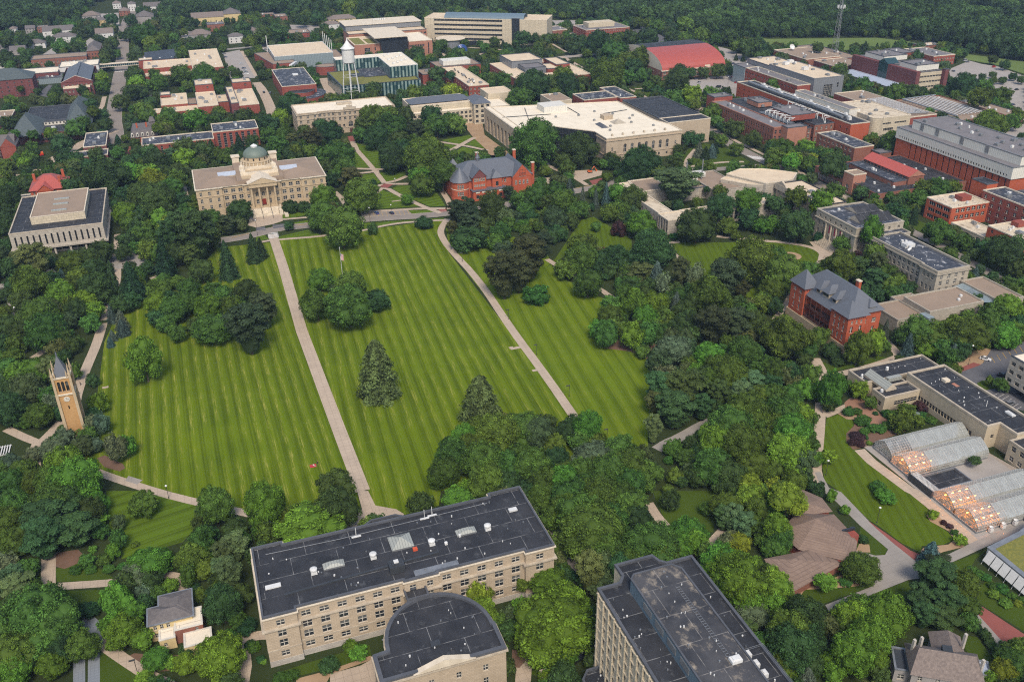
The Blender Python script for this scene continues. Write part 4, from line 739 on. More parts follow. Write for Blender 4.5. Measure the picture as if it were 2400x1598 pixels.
b = Bld('stone_laboratory_hall', 'long pale stone hall with an ornate gable and a white roof, below the water tower', 117, 735)
mp = [(78, 724), (94.6, 724), (94.6, 725.4), (108, 725.4), (108, 724), (131, 724), (131, 725.4), (140.4, 725.4), (140.4, 724), (155.8, 724), (155.8, 756), (78, 756)]
mw = lambda n, w: [(2.4, n, w, 2.2, 'sash', 0, 1), (6.4, n, w, 2.2, 'sash', 0, 1), (10.3, n, w, 2.2, 'sash', 0, 1), (14.2, n, w, 2.0, 'sash', 0, 1)]
b.shell(mp, 0, 17.6, 'stone_warm', {0: mw(3, 1.8), 2: mw(4, 1.7), 4: [(10.3, 5, 1.9, 2.3, 'sash', .06, .94), (14.2, 5, 1.9, 2.0, 'sash', .06, .94), (4.6, 1, 3.6, 4.6, 'arch', .38, .62), (4.8, 2, 1.5, 2.2, 'dark', .04, .34), (4.8, 2, 1.5, 2.2, 'dark', .66, .96)], 6: mw(4, 1.7), 8: mw(3, 1.8), 11: mw(6, 1.5)}, .4)
b.flat(mp, 18.4, 'roof_cream', .6, 'stone_warm', .6, .15); b.cornice(mp, 17.0, .6, .5, 'stone_trim'); b.cornice(mp, 4.0, .25, .4, 'stone_trim'); b.cornice(mp, 13.2, .3, .35, 'stone_trim')
mb = MB(); mb.box(114.5, 723.4, 18.3, 124.5, 724.4, 20.2); mb.box(117.2, 723.4, 20.2, 121.8, 724.4, 21.6); mb.lathe(119.5, 723.9, [(.5, 21.6), (.3, 22.4), (0, 22.8)], 8); b.part(mb, 'crest', [M['stone_trim']])
b.box('door', 118.3, 723.5, 0, 120.7, 723.95, 3.4, 'wood_dark'); b.unit(119, 745, 17.8, 12, 4, 1.6, 'stone_trim'); b.finish()

b = Bld('gabled_tower_hall', 'pale stone L-shaped hall with a dark hipped roof over its corner tower', 205, 735)
b.block(168, 713.2, 218, 719.0, 12.2, 'concrete_cream', 'roof_cream', S=rows(3, 1.6, 3.5, 14, 2.2, 2.0, 'dark'), coping=TP, par=.3)
b.block(168, 719.1, 218, 748, 17.0, 'concrete_cream', 'roof_tan', coping=TP); mb = MB(); mb.hip(169, 724, 220, 743, 17.1, 20, 0, 8, 8); b.part(mb, 'roof', [M['slate']])
b.block(218.1, 708, 232, 730, 16.6, 'concrete_cream', 'roof_tan', S=rows(4, 1.4, 4, 3, 2.4, 2.3, 'dark'), W=rows(4, 1.4, 4, 2, 1.8, 2.3, 'dark'), coping=TP); mb = MB(); mb.hip(217.5, 707.4, 232.6, 733, 16.8, 20.4, 0, 7.4, 7); b.part(mb, 'roof', [M['slate']])
b.block(232.1, 712, 250, 745, 12.4, 'concrete_cream', 'roof_cream', S=rows(3, 1.5, 3.6, 4, 2, 1.9, 'dark'), coping=TP); b.block(240, 738, 262, 760, 17, 'concrete_cream', 'roof_tan', coping=TP); b.finish()

b = Bld('columned_grey_block', 'square grey concrete building with slit windows and a raised brown roof, left edge', -81, 565)
gp = [(-104.9, 532), (-57, 532), (-57, 598), (-104.9, 598)]
b.shell(gp, 5.0, 14.2, 'concrete', {0: [(6.2, 15, .95, 6.0, 'dark', .02, .98)], 1: [(6.2, 20, .9, 6.0, 'dark', .02, .98)]}, .6, 'frame_dark'); b.flat(gp, 14.8, 'roof_dark', .6, 'stone_trim', .5, .15)
b.shell([(-104.9+3, 535), (-60, 535), (-60, 595), (-102, 595)], 0, 4.6, 'concrete', {0: [(1.2, 10, 3.2, 3.0, 'strip', .02, .98)], 1: [(1.2, 14, 3, 3, 'strip', .02, .98)]}, .4, 'frame_dark'); mb = MB(); ring(mb, gp, 1.2, .3, 4.2, 5.0); mb.box(-106, 531, 4.45, -56, 599, 4.95)
for i in range(6): x = -100+i*8; mb.box(x-.5, 531.6, 0, x+.5, 532.6, 4.3)
b.part(mb, 'gallery', [M['concrete']]); b.block(-94.6, 544.5, -66.2, 589.5, 18.6, 'concrete_cream', 'roof_brown', z0=14, coping=TP, par=.3)
for y in (551, 562.5, 572): b.box('skylight', -84, y, 18.3, -76, y+1.7, 19.0, 'skylight')
b.finish()

b = Bld('red_roofed_house', 'brick house with a bright red hipped roof and tall chimneys, behind the grey block', -90, 640, 'house')
b.shell([(-105, 630), (-84, 630), (-84, 652), (-105, 652)], 0, 8.4, 'brick_orange', {0: rows(2, 2, 3.6, 5, 1.2, 1.8), 1: rows(2, 2, 3.6, 4, 1.2, 1.8)}); mb = MB(); mb.hip(-106, 629, -83, 653, 8.4, 15, 0, 9, 10); b.part(mb, 'roof', [M['metal_red']]); mb = MB(); mb.gable(-101, 626, -91, 642, 8.4, 12.6, 'y', 0, 1, .4); mb.box(-100.6, 626.2, 0, -91.4, 630, 8.3, 1); b.part(mb, 'cross_gable', [M['metal_red_y'], M['brick_orange']])
for x, y in ((-103, 644), (-86, 648), (-87, 634)): b.box('chimney', x-.8, y-.8, 0, x+.8, y+.8, 15.4, 'brick_orange')
b.block(-116, 622, -105.1, 636, 5, 'brick_orange', 'roof_dark', S=[(1.5, 4, 1.4, 2, 'sash')], coping='frame_white'); b.finish()

# brick quarter at the top left
def hipped(name, label, x0, y0, x1, y1, h, rise, wall, roof, wn=5, rowsn=3, fl=3.2, axis='x', inx=None, iny=None, group=None, cat='building', st='dark'):
    b = Bld(name, label, (x0+x1)/2, (y0+y1)/2, cat, group)
    b.shell([(x0, y0), (x1, y0), (x1, y1), (x0, y1)], 0, h, wall, {0: rows(rowsn, 1.2, fl, wn, 1.3, 1.6, st), 1: rows(rowsn, 1.2, fl, max(2, int((y1-y0)/5)), 1.3, 1.6, st)})
    mb = MB()
    if inx == 'gx': mb.gable(x0-.4, y0-.4, x1+.4, y1+.4, h, h+rise, 'x', 0, 1)
    elif inx == 'gy': mb.gable(x0-.4, y0-.4, x1+.4, y1+.4, h, h+rise, 'y', 0, 1)
    else: mb.hip(x0-.6, y0-.6, x1+.6, y1+.6, h, h+rise, 0, inx, iny)
    b.part(mb, 'roof', [M[roof], M[wall]]); return b
hipped('slate_roofed_hall', 'dark brick hall with a green-grey slate roof and glazed entrance slot, left edge', -190, 968, -134.5, 998, 16, 8, 'brick_dark', 'slate_green', 9, 4, 3.7).finish()
b = Bld('barrel_slate_hall', 'dark brick hall with curved gables and a blue-grey roof, left of the tree-lined street', -95, 985); b.shell([(-109, 950), (-81.5, 950), (-81.5, 1024), (-109, 1024)], 0, 13, 'brick_dark', {0: rows(3, 1.5, 3.8, 7, 1.4, 1.8, 'sash'), 1: rows(3, 1.5, 3.8, 12, 1.4, 1.8)}); mb = MB(); mb.gable(-107.5, 952, -83, 1023, 13, 18, 'y', 0, 1); mb.box(-96.5, 953, 17.2, -94, 1022, 18.6, 0); b.part(mb, 'roof', [M['slate_y'], M['brick_dark']]); mb = MB(); mb.gable(-109, 949.6, -81.5, 951.5, 13, 18.6, 'y', 0, 1); b.part(mb, 'curved_gable', [M['trim_pale'], M['brick_dark']]); b.block(-107, 941, -84, 949.5, 9.5, 'brick_dark', 'roof_tan', S=rows(2, 1.5, 3.8, 7, 1.4, 1.8, 'sash'), coping=TP); b.finish()
b = Bld('twin_pyramid_hall', 'dark brick building with two tall slate pyramids and a flat roof between, left side', -106, 835)
b.block(-129, 786, -84, 880, 8, 'brick_dark', 'roof_dark', S=[(1.5, 9, 1.8, 4, 'strip', .3, .7)], E=rows(2, 1.2, 3.4, 12, 1.8, 1.8)); 
for x0, x1, y0, y1 in ((-134, -112, 780, 830), (-97, -76, 800, 880)): mb = MB(); mb.hip(x0, y0, x1, y1, 7.5, 19.5, 0, (x1-x0)/2, 24 if y1-y0 > 55 else 20); b.part(mb, 'pyramid_roof', [M['slate_green']])
b.block(-112, 810, -96, 815, 10.5, 'frame_white', 'roof_dark', z0=7.4, S=[(8.2, 6, 1.2, 1.4, 'dark')]); b.unit(-104, 795, 7.5, 3, 3, 2, 'metal_white'); b.finish()
simple('skylit_long_hall', 'long low hall with white and glass roofs, running to the street bridge', [(-200, 1030, -118, 1060, 9, 'brick_dark', 'roof_cream', dict(S=[(1, 14, 3, 3.4, 'strip')])), (-117.9, 1042, -80.5, 1074, 11, 'siding_white', 'roof_cream', dict(S=[(1, 7, 3, 3.4, 'strip')])), (-136, 1018, -82, 1041.9, 6, 'glass_pale', 'roof_worn', {})]).finish()
b = Bld('street_bridge', 'enclosed white footbridge crossing the street between two halls', -62, 1056, 'bridge'); b.box('deck', -80.4, 1053, 5.4, -42, 1058, 5.9, 'trim_pale'); b.box('glazing', -80.2, 1053.3, 5.9, -42.2, 1057.7, 8.2, 'glass_teal'); b.box('bridge_roof', -80.6, 1052.6, 8.2, -41.8, 1058.4, 8.8, 'trim_pale')
for i in range(20): b.box('mullion', -80+i*1.98, 1053.15, 5.9, -79.85+i*1.98, 1053.29, 8.2, 'metal_white')
for x in (-79, -43): b.box('pier', x-.6, 1054, 0, x+.6, 1057, 5.39, 'concrete')
b.finish()
hipped('brick_dormitory', 'brick residence with a dark hipped corner block and flat-roofed wing, upper left', -95, 1120, -82, 1165, 12, 5, 'brick_brown', 'shingle_charcoal', 4, 3).block(-150, 1105, -95.1, 1130, 10, 'brick_brown', 'roof_brown', S=rows(2, 1.5, 3.6, 14, 1.4, 1.8)).finish()
b = simple('tan_roofed_brick_hall', 'wide brick building with pale tan flat roofs, right of the tree-lined street', [(-37, 1010, 9.4, 1048, 9.4, 'brick_red', 'roof_tan', dict(coping=TP, S=[])), (9.5, 973, 39, 1076, 12.5, 'brick_red', 'roof_tan', dict(coping=TP)), (-42, 1048.2, -28, 1062, 11, 'brick_red', 'roof_tan', {}), (-36, 996, 9.3, 1009.8, 4.5, 'brick_red', 'roof_tan', dict(coping=TP)), (-38, 1062.2, 2, 1092, 8, 'brick_red', 'roof_brown', {})]); mb = MB(); mb.face([(-36, 1062.5, 8.1), (0, 1062.5, 8.1), (2, 1098, 12), (-36, 1088, 12)]); b.part(mb, 'sloped_roof', [M['metal_dark']]); b.finish()
simple('stepped_brick_complex', 'cluster of brick cubes with tan flat roofs of different heights, upper left', [(-22.5, 837, -.5, 878, 9.6, 'brick_red', 'roof_tan', dict(coping=TP)), (-22.5, 866, -14, 879, 12, 'brick_red', 'roof_tan', dict(z0=9.7)), (7, 800, 23.3, 854, 14, 'brick_red', 'roof_tan', dict(coping=TP)), (7.8, 854.2, 23.1, 877, 20.5, 'brick_red', 'roof_tan', dict(S=[(16.6, 1, 1.6, 1.8, 'dark', .55, .8)])), (-30, 822, 6.9, 836.8, 7, 'brick_red', 'roof_tan', dict(coping=TP)), (-.4, 837, 6.9, 860, 8.5, 'brick_red', 'roof_brown', {}), (23.4, 830, 33, 860, 9.5, 'brick_red', 'roof_tan', {}), (33.1, 790, 39.3, 856, 16.5, 'brick_dark', 'roof_tan', {}), (39.5, 788.5, 55.4, 849, 14.6, 'brick_red', 'roof_tan', dict(coping=TP)), (39.3, 851.8, 55.5, 868, 20.5, 'brick_red', 'roof_tan', dict(S=[(16.8, 1, 2.0, 1.8, 'dark', .5, .85)])), (34, 770, 39.2, 786, 11, 'brick_dark', 'roof_tan', {})]).finish()
simple('striped_brick_hall', 'long brick hall with white window strips and a worn grey roof, behind the dome', [(-37.5, 707, 13.4, 729, 10.6, 'brick_red', 'roof_worn', dict(S=[(.8, 8, 1.5, 8, 'strip', .1, .98)], coping=TP)), (13.5, 715, 47, 741, 13.2, 'brick_red', 'roof_worn', dict(S=[(.8, 7, 2.2, 10.6, 'strip', .05, .97)], E=[(1, 4, 2, 9, 'strip')], coping=TP))]).finish()
b = hipped('mansard_house', 'old brick house with dark mansard roof, white dormers and tower, beside the worn grey roof', -46, 748, -27, 776, 6.5, 4.5, 'brick_orange', 'shingle_charcoal', 5, 2, 3, inx=2.2, iny=2.2, cat='house')
for i in range(5): b.box('dormer', -44.8+i*3.7-.8, 747.6, 6.9, -44.8+i*3.7+.8, 750, 9.6, 'frame_white'); b.box('dormer_window', -44.8+i*3.7-.4, 747.5, 7.3, -44.8+i*3.7+.4, 747.59, 9.1, 'glass_dark')
b.box('stair_tower', -31.5, 760, 0, -27.5, 765, 14.5, 'shingle_charcoal'); b.part(MB().hip(-32, 759.5, -27, 765.5, 14.5, 17.5, 0, 1.2, 1.2), 'tower_roof', [M['shingle_charcoal']])
for x in (-41, -34): b.box('chimney', x-.6, 759, 8, x+.6, 760.4, 14.5, 'brick_orange')
b.finish()
simple('flat_brick_workshop', 'small brick building with dark flat roof and white parapets, beside the street end', [(-79, 728, -63, 770, 8.2, 'brick_dark', 'roof_worn', dict(coping=TP, S=rows(2, 1, 3.4, 5, 1.4, 1.8))), (-86, 712, -62, 727.9, 5.5, 'brick_dark', 'roof_worn', dict(coping=TP))]).finish()
b = hipped('scaffolded_brick_hall', 'red brick gabled hall wrapped in scaffolding, at the left picture edge', -172, 742, -126, 762, 11, 6, 'brick_dark', 'shingle_charcoal', 9, 3, 3.4, inx='gx'); mb = MB(); mb.gable(-135, 738.5, -124.5, 760, 11, 17, 'y', 0, 1); mb.box(-134.8, 738.7, 0, -124.7, 742, 10.9, 1); b.part(mb, 'front_gable', [M['shingle_charcoal'], M['brick_red']]); mb = MB()
for i in range(20): mb.tube((-172+i*2, 739.4, 0), (-172+i*2, 739.4, 10), .08, 4)
for zz in (2.5, 5, 7.5, 10): mb.box(-172, 739, zz, -135.4, 740.6, zz+.12)
b.part(mb, 'scaffold', [M['metal_grey']]); b.finish()
simple('edge_brick_hall', 'brick wing with a tan roof cut by the left picture edge', [(-158, 838, -140, 872, 9, 'brick_dark', 'roof_brown', dict(coping=TP))]).finish()

# glass hall, red flat hall, teal hall, water tower group
b = Bld('glass_fronted_studio', 'large studio with pale flat roof, glass front and curved red walls', 121, 1030)
b.block(92, 997, 153, 1066, 13.5, 'glass_pale', 'roof_tan', par=.3, coping='metal_white'); b.shell([(88, 980), (111, 980), (111, 996.8), (91.8, 996.8), (91.8, 1050), (76, 1050)], 0, 9, 'brick_red', {}); b.flat([(88, 980), (111, 980), (111, 996.8), (91.8, 996.8), (91.8, 1050), (76, 1050)], 9.4, 'roof_brown', .3)
b.shell([(c[0], c[1]) for c in [(139+11*cos(R(a)), 958+9*sin(R(a))) for a in range(0, 360, 20)]], 0, 8, 'brick_red', {}); b.flat([(139+11*cos(R(a)), 958+9*sin(R(a))) for a in range(0, 360, 20)], 8.3, 'roof_brown', .3)
b.block(153.1, 985, 165, 1050, 7, 'brick_red', 'roof_brown'); 
for i in range(5): b.part(MB().tube((154, 1010+i*14, 12), (154, 1010+i*14, 24), .35, 6), 'mast', [M['metal_white']])
b.part(MB().tube((91, 1052, 0), (91, 1052, 26), .4, 6), 'mast', [M['metal_white']]); b.duct([(104, 968, 8), (112, 985, 8)], 2.0, 'canopy', 'metal_white', 4); b.finish()
b = Bld('curved_red_hall', 'red brick hall with dark flat roof and curved lower wing, left of the water tower', 100, 890)
b.block(82, 855, 113, 936, 12.6, 'brick_red', 'roof_worn', coping=TP, S=[(5.5, 1, 8, 1.2, 'strip', .4, .8)], W=[(4, 14, 3, 1.2, 'strip'), (8, 14, 3, 1.2, 'strip')], par=.4)
cv = [(84, 838)]+[(94+27*cos(R(a)), 856+26*sin(R(a))) for a in range(-70, 62, 12)]; b.poly(cv, 5.2, 'brick_red', 'roof_worn', par=.3); cv2 = [(88, 845)]+[(93+18*cos(R(a)), 856+17*sin(R(a))) for a in range(-65, 22, 12)]+[(88, 860)]; b.poly(cv2, 8.6, 'brick_red', 'roof_dark', par=.3)
b.box('roof_hatch', 98, 900, 12.3, 103, 906, 13.2, 'metal_white'); b.duct([(107, 908, 12), (107, 918, 13.5)], .8); b.finish()
def striped(name, c1, c2, per):
    m, n, q = nodes(name); tc = n.nodes.new('ShaderNodeTexCoord'); sp = n.nodes.new('ShaderNodeSeparateXYZ'); n.links.new(tc.outputs['Object'], sp.inputs[0]); u = math_(n, 'ADD', sp.outputs[0], sp.outputs[1])
    cell = math_(n, 'FLOOR', math_(n, 'DIVIDE', u, per)); z = math_(n, 'FLOOR', math_(n, 'DIVIDE', sp.outputs[2], 4.4)); wn = n.nodes.new('ShaderNodeTexWhiteNoise'); wn.noise_dimensions = '2D'; cb = n.nodes.new('ShaderNodeCombineXYZ'); n.links.new(cell, cb.inputs[0]); n.links.new(z, cb.inputs[1]); n.links.new(cb.outputs[0], wn.inputs['Vector'])
    alt = math_(n, 'PINGPONG', cell, 1); s = math_(n, 'MULTIPLY', alt, ramp(n, wn.outputs['Value'], .0, .5)); k = mix(n, s, c1, c2); n.links.new(k, q.inputs['Base Color']); q.inputs['Roughness'].default_value = .2; return m
M['teal_fins'] = striped('teal_fins', (.012, .04, .045), (.20, .27, .25), 1.7)
b = Bld('teal_glass_hall', 'teal glass building with pale vertical fins, a courtyard and a planted roof terrace', 172, 880)
b.shell([(133, 838), (207, 838), (207, 855), (182.5, 855), (182.5, 905), (131, 905)], 0, 11.6, 'teal_fins', {}); b.flat([(133, 838), (207, 838), (207, 855), (182.5, 855), (182.5, 905), (131, 905)], 12.0, 'sedum', .3, 'metal_dark', 1.2, .1)
b.poly([(182.6, 856), (209.5, 856), (209.5, 922), (141, 922), (141, 908), (182.6, 908)], 22.2, 'teal_fins', 'roof_cream', par=.4, coping='metal_white'); b.block(160, 868, 182.4, 906, 12.3, 'glass_dark', 'roof_worn', par=.2); b.box('stair', 150, 872, 11.7, 162, 885, 12.8, 'metal_dark')
for i in range(10): b.unit(189+(i % 4)*5, 868+i*5, 21.8, 2.2, 2, 1.4, 'metal_white')
b.finish()
b = Bld('sedum_terrace_hall', 'brick and glass hall with a white wing roof and small planted terraces', 218, 1040)
b.block(178, 1008, 205.8, 1056, 17.4, 'brick_pink', 'roof_tan', S=[(4, 1, 6, 9, 'strip', .3, .7), (10, 1, 1.4, 3, 'dark', .72, .9)], coping=TP); b.box('green_roof', 180, 1011, 17.0, 191, 1050, 17.25, 'sedum'); b.box('green_roof', 194, 1011, 17.0, 204, 1040, 17.25, 'sedum')
b.block(206, 1003, 236, 1066, 22.0, 'glass_dark', 'roof_cream', par=.2); b.box('wing_roof', 199, 1000, 23.4, 237, 1068, 24.0, 'trim_pale'); b.box('wing_post', 210, 1005, 22.1, 212, 1060, 23.39, 'metal_grey')
b.block(236.1, 998, 262, 1052, 18.6, 'brick_pink', 'roof_cream', S=[(2, 9, 1.4, 2.6, 'strip', .0, .66), (7, 9, 1.4, 2.6, 'strip', .0, .66), (12, 9, 1.4, 2.6, 'strip', 0, .66), (4, 1, 1.2, 12, 'dark', .75, .9)], coping=TP)
b.block(183, 1066.5, 274, 1100, 19, 'brick_pink', 'roof_tan', S=rows(1, 14, 4, 8, 3, 2, 'strip', .6, 1.)); b.box('grey_bar', 184, 1088, 19, 273, 1128, 24.6, 'cladding_grey'); b.box('grey_bar_roof', 183, 1087, 24.6, 274, 1129, 25.0, 'trim_pale')
for i in range(6): b.unit(222+i*2.6, 1112, 25, 1.6, 2, 2, 'metal_white')
b.finish()
b = simple('two_wing_brick_laboratory', 'brick laboratory with a long narrow cream-roofed wing, right of the teal glass building', [(239, 790, 258, 876, 13, 'brick_red', 'roof_tan', dict(coping=TP, W=rows(3, 1.5, 3.8, 12, 2, 1.8), S=rows(3, 1.5, 3.8, 5, 1.6, 1.8))), (234, 876.2, 278, 905, 14, 'brick_red', 'roof_brown', {}), (217, 870, 233.9, 895, 9.5, 'brick_red', 'roof_brown', {})]); b.unit(255, 888, 13.5, 28, 14, 4.5, 'cladding_white', 'plant_room')
for i in range(12): b.unit(247+(i % 2), 800+i*6, 12.5, 1.2, 1.2, .8, 'metal_dark', 'roof_vent')
b.finish()
b = Bld('long_design_building', 'long beige building with ribbon windows and a dark curved glass ridge, top centre', 340, 1050)
p0, p1 = Vector((277.5, 1088)), Vector((402, 1012)); d = (p1-p0).normalized(); n_ = Vector((-d.y, d.x)); dp = [(p0.x, p0.y), (p1.x, p1.y), (p1.x+n_.x*38, p1.y+n_.y*38), (p0.x+n_.x*38, p0.y+n_.y*38)]
b.shell(dp, 0, 27.6, 'concrete_cream', {0: [(4+i*5.2, 26, 3.2, 2.3, 'strip', .08, .64) for i in range(5)]}, .5, 'frame_dark'); b.flat(dp, 28.2, 'roof_tan', .5, 'trim_pale')
q0, q1 = p0+d*24+n_*12, p1-d*27+n_*12; prof = [(12*cos(R(a)), 5.2*sin(R(a))) for a in range(0, 181, 15)]; mb = MB()
for i in range(len(prof)-1):
    (a, z), (c, z2) = prof[i], prof[i+1]; A, B = q0+n_*a, q1+n_*a; C, D = q1+n_*c, q0+n_*c; mb.face([(*A, 27.8+z), (*B, 27.8+z), (*C, 27.8+z2), (*D, 27.8+z2)])
b.part(mb, 'ridge_glazing', [M['cladding_blue']]); s0 = p0+d*105; b.poly([(s0.x-n_.x*1.2, s0.y-n_.y*1.2), (s0.x+d.x*9-n_.x*1.2, s0.y+d.y*9-n_.y*1.2), (s0.x+d.x*9+n_.x*3, s0.y+d.y*9+n_.y*3), (s0.x+n_.x*3, s0.y+n_.y*3)], 29.5, 'glass_dark', 'roof_dark'); b.finish()
b = Bld('round_pavilion', 'round drum-shaped pavilion with white disc roof, before the long beige building', 298, 1052, 'pavilion'); b.part(MB().lathe(298, 1052, [(15.5, 0), (15.5, 8.6), (16.5, 8.7)], 36), 'drum_wall', [M['cladding_grey']]); b.part(MB().lathe(298, 1052, [(16.8, 8.7), (17.2, 9.1), (17.2, 9.5), (0, 9.9)], 40), 'disc_roof', [M['trim_pale']]); b.box('link', 312, 1049, 0, 330, 1056, 4, 'glass_dark'); b.finish()
b = Bld('courtyard_brick_hall', 'brick courtyard building with cream roofs and a grey glass block, behind the big cream roof', 325, 815)
for q in ((286, 790, 358, 808, 'S'), (286, 808.2, 303, 872, 'W'), (342, 808.2, 358.6, 856, 'E'), (303.2, 858, 342, 880, 'S')): b.block(*q[:4], 14.2, 'brick_red', 'roof_tan', coping=TP, **{q[4]: rows(3, 2, 4, max(6, int((q[2]-q[0])/5) if q[4] == 'S' else 10), 1.6, 1.6)})
b.block(298.5, 842, 330, 878, 20.4, 'cladding_grey', 'roof_tan', S=[]); b.block(326, 818, 342, 842, 16, 'brick_red', 'roof_tan', S=[]); b.block(305, 822, 325.9, 841.9, 17.5, 'cladding_grey', 'roof_grey', S=[(3, 1, 15, 11, 'strip')]); b.block(338, 826, 352, 860, 17.6, 'brick_red', 'roof_tan', z0=14); b.finish()
b = simple('top_brick_office', 'three-storey brick office with a pale rooftop plant room, near the far woods', [(455, 1021, 512, 1060, 12.4, 'brick_red', 'roof_grey', dict(coping=TP, S=rows(3, 1.4, 3.8, 20, 1.2, 1.9, 'sash'), W=rows(3, 1.4, 3.8, 9, 1.2, 1.9)))]); b.unit(482, 1044, 11.8, 34, 16, 5.5, 'concrete_cream', 'plant_room'); b.finish()
simple('brick_cube_hall', 'windowless brick cube with a grey flat roof, beside the beige design building', [(424, 1049, 443, 1078, 10, 'brick_brown', 'roof_grey', dict(coping=TP)), (443.1, 1048, 454.9, 1060, 4, 'brick_brown', 'roof_tan', {})]).finish()
simple('stone_utility_block', 'small windowless beige block with brown roof, behind the cream-roofed hall', [(290.8, 719, 309, 746.5, 10, 'concrete_cream', 'roof_brown', dict(coping=TP)), (284, 716, 312, 718.9, 5, 'concrete_cream', 'roof_brown', {})]).finish()
simple('brick_elbow_hall', 'L-shaped brick hall with dark stained roof, just behind the big cream roof', [(316, 709, 347, 734, 11, 'brick_red', 'roof_worn', dict(coping=TP, S=rows(2, 2, 4, 8, 1.8, 1.8))), (347.1, 703, 362, 746, 11.3, 'brick_red', 'roof_worn', dict(coping=TP, S=rows(2, 2, 4, 4, 1.6, 1.8)))]).finish()
# armoury with red barrel roof
b = Bld('red_vaulted_armory', 'long brick drill hall with a red curved roof, by the car park', 470, 840, 'building')
b.shell([(437, 797), (507, 797), (507, 892), (437, 892)], 0, 8.6, 'brick_brown', {0: [(1.2, 12, 3.0, 2.6, 'sash3'), (5.0, 12, 3.0, 2.4, 'sash3')], 3: rows(2, 1.5, 3.8, 8, 2, 2)}); mb = MB(); mb2 = MB(); prof = [(797+ (1-cos(R(a)))*47.5, 8.6+15.5*sin(R(a))) for a in range(0, 181, 10)]
for i, ((y, z), (y2, z2)) in enumerate(zip(prof[:-1], prof[1:])): mb.face([(437, y, z), (507, y, z), (507, y2, z2), (437, y2, z2)], 0 if i < 8 else 1)
mb.face([(437, *p) for p in prof[::-1]], 2); mb.face([(507, *p) for p in prof], 2); mb.box(436, 796, 8.2, 508, 797.6, 8.9, 2); b.part(mb, 'vaulted_roof', [M['metal_red'], M['roof_dark'], M['trim_pale']])
for x in (460, 487): b.box('dormer', x-3, 797.2, 8.6, x+3, 802, 10.8, 'trim_pale')
b.finish()
# right-hand science quarter
b = simple('bronze_brick_science_hall', 'long brick science building with pipe racks and dark roofs, along the diagonal street', [(402.6, 560, 415.5, 648, 15.4, 'brick_brown', 'roof_grey', dict(coping='brick_pink', W=[(1.4, 26, 1.5, 2.4, 'dark', .02, .98), (5.8, 26, 1.5, 2.6, 'dark', .02, .98), (10.4, 26, 1.5, 2.7, 'dark', .02, .98)], S=rows(3, 1.5, 4.5, 2, 1.6, 2.6, 'dark', .0, .6))), (409, 552, 425.6, 560.0, 16.6, 'brick_pink', 'roof_grey', {}), (415.6, 560.2, 436, 600, 12, 'brick_brown', 'roof_dark', dict(S=rows(3, 1, 3.6, 5, 1.6, 2.4))), (415.6, 600.2, 450, 650, 15, 'brick_brown', 'roof_dark', {}), (405, 648.2, 422, 660, 18.5, 'brick_red', 'roof_grey', {}), (426, 572, 447, 600, 19.5, 'brick_red', 'roof_grey', dict(z0=14.9)), (426, 617, 439, 633, 19, 'brick_pink', 'roof_grey', dict(z0=15))])
for i in range(14): x = 417.5+(i % 2)*3; b.duct([(x, 565+i*2.4, 15), (x, 565+i*2.4, 18.5+random.uniform(0, 1.5)), (x+5, 565+i*2.4, 18.5)], .28, 'pipe', 'metal_white', 5)
for i in range(6): b.duct([(416+i*1.1, 562, 16.5), (416+i*1.1, 600, 16.5)], .22, 'pipe', 'metal_grey', 5)
for i in range(10): b.unit(430+(i % 3)*6, 604+i*4.2, 15, 2.5, 2, 2, 'metal_grey')
b.finish()
b = simple('ducted_brick_laboratory', 'brick laboratory covered with silver ducts and pipes, behind the street-side science hall', [(440, 562, 457.5, 620, 13.4, 'brick_brown', 'roof_dark', dict(W=rows(3, 1, 4, 14, 1.6, 2.4, 'dark'), S=rows(3, 1, 4, 4, 1.6, 2.4))), (459, 545, 476, 700, 16, 'brick_orange', 'roof_dark', dict(coping=TP, W=rows(3, 2, 4, 20, 1.6, 2, 'dark'), S=[])), (435.6, 509.5, 452, 552, 10.2, 'brick_brown', 'roof_worn', dict(coping=TP, W=[(2.2, 8, 2.4, 2, 'sash', .05, .95), (6.2, 8, 2.4, 2, 'sash', .05, .95)])), (450, 500, 460, 509, 7.4, 'brick_brown', 'roof_grey', {})])
b.duct([(464, 690, 17.5), (462.5, 640, 17.6), (464.5, 600, 17.6), (462.5, 560, 17.4)], 1.1, 'main_duct', 'metal_grey', 10); b.duct([(470, 680, 17), (470, 560, 17)], .5, 'duct', 'metal_white')
for i in range(16): b.duct([(452+(i % 3), 566+i*3.2, 13.4), (452+(i % 3), 566+i*3.2, 16.5+(i % 4)*.5), (456+(i % 3), 566+i*3.2, 16.5)], .3, 'pipe', 'metal_white', 5)
for i in range(12): b.unit(466+(i % 2)*5, 556+i*11, 15.5, 2.2, 2.2, 2.6, 'metal_white')
b.finish()
b = simple('cream_curved_laboratory', 'cream building with a curved front and stained white roof, between the brick laboratories', [(484, 548, 516, 600, 17, 'concrete_cream', 'roof_rust', dict(coping=TP, S=[(11.5, 2, 11, 1.2, 'strip', .05, .95), (6.6, 2, 9, 2.0, 'strip', .2, .98), (2.2, 1, 12, 3.4, 'strip', .5, .98)])), (476.5, 570, 485.5, 640, 19.5, 'cladding_white', 'roof_grey', dict(coping=TP)), (516.2, 552, 545, 640, 13.6, 'brick_red', 'roof_brown', dict(coping=TP, S=rows(2, 2, 4.5, 5, 2, 1.6)))]); b.part(MB().lathe(487, 552, [(5.5, 0), (5.5, 17.2)], 24), 'curved_front', [M['concrete_cream']]); b.part(MB().lathe(487, 552, [(5.6, 17.2), (0, 17.3)], 24), 'curved_roof', [M['roof_rust']]); b.duct([(520, 600, 14.5), (520, 560, 14.5), (540, 556, 14.5)], .6)
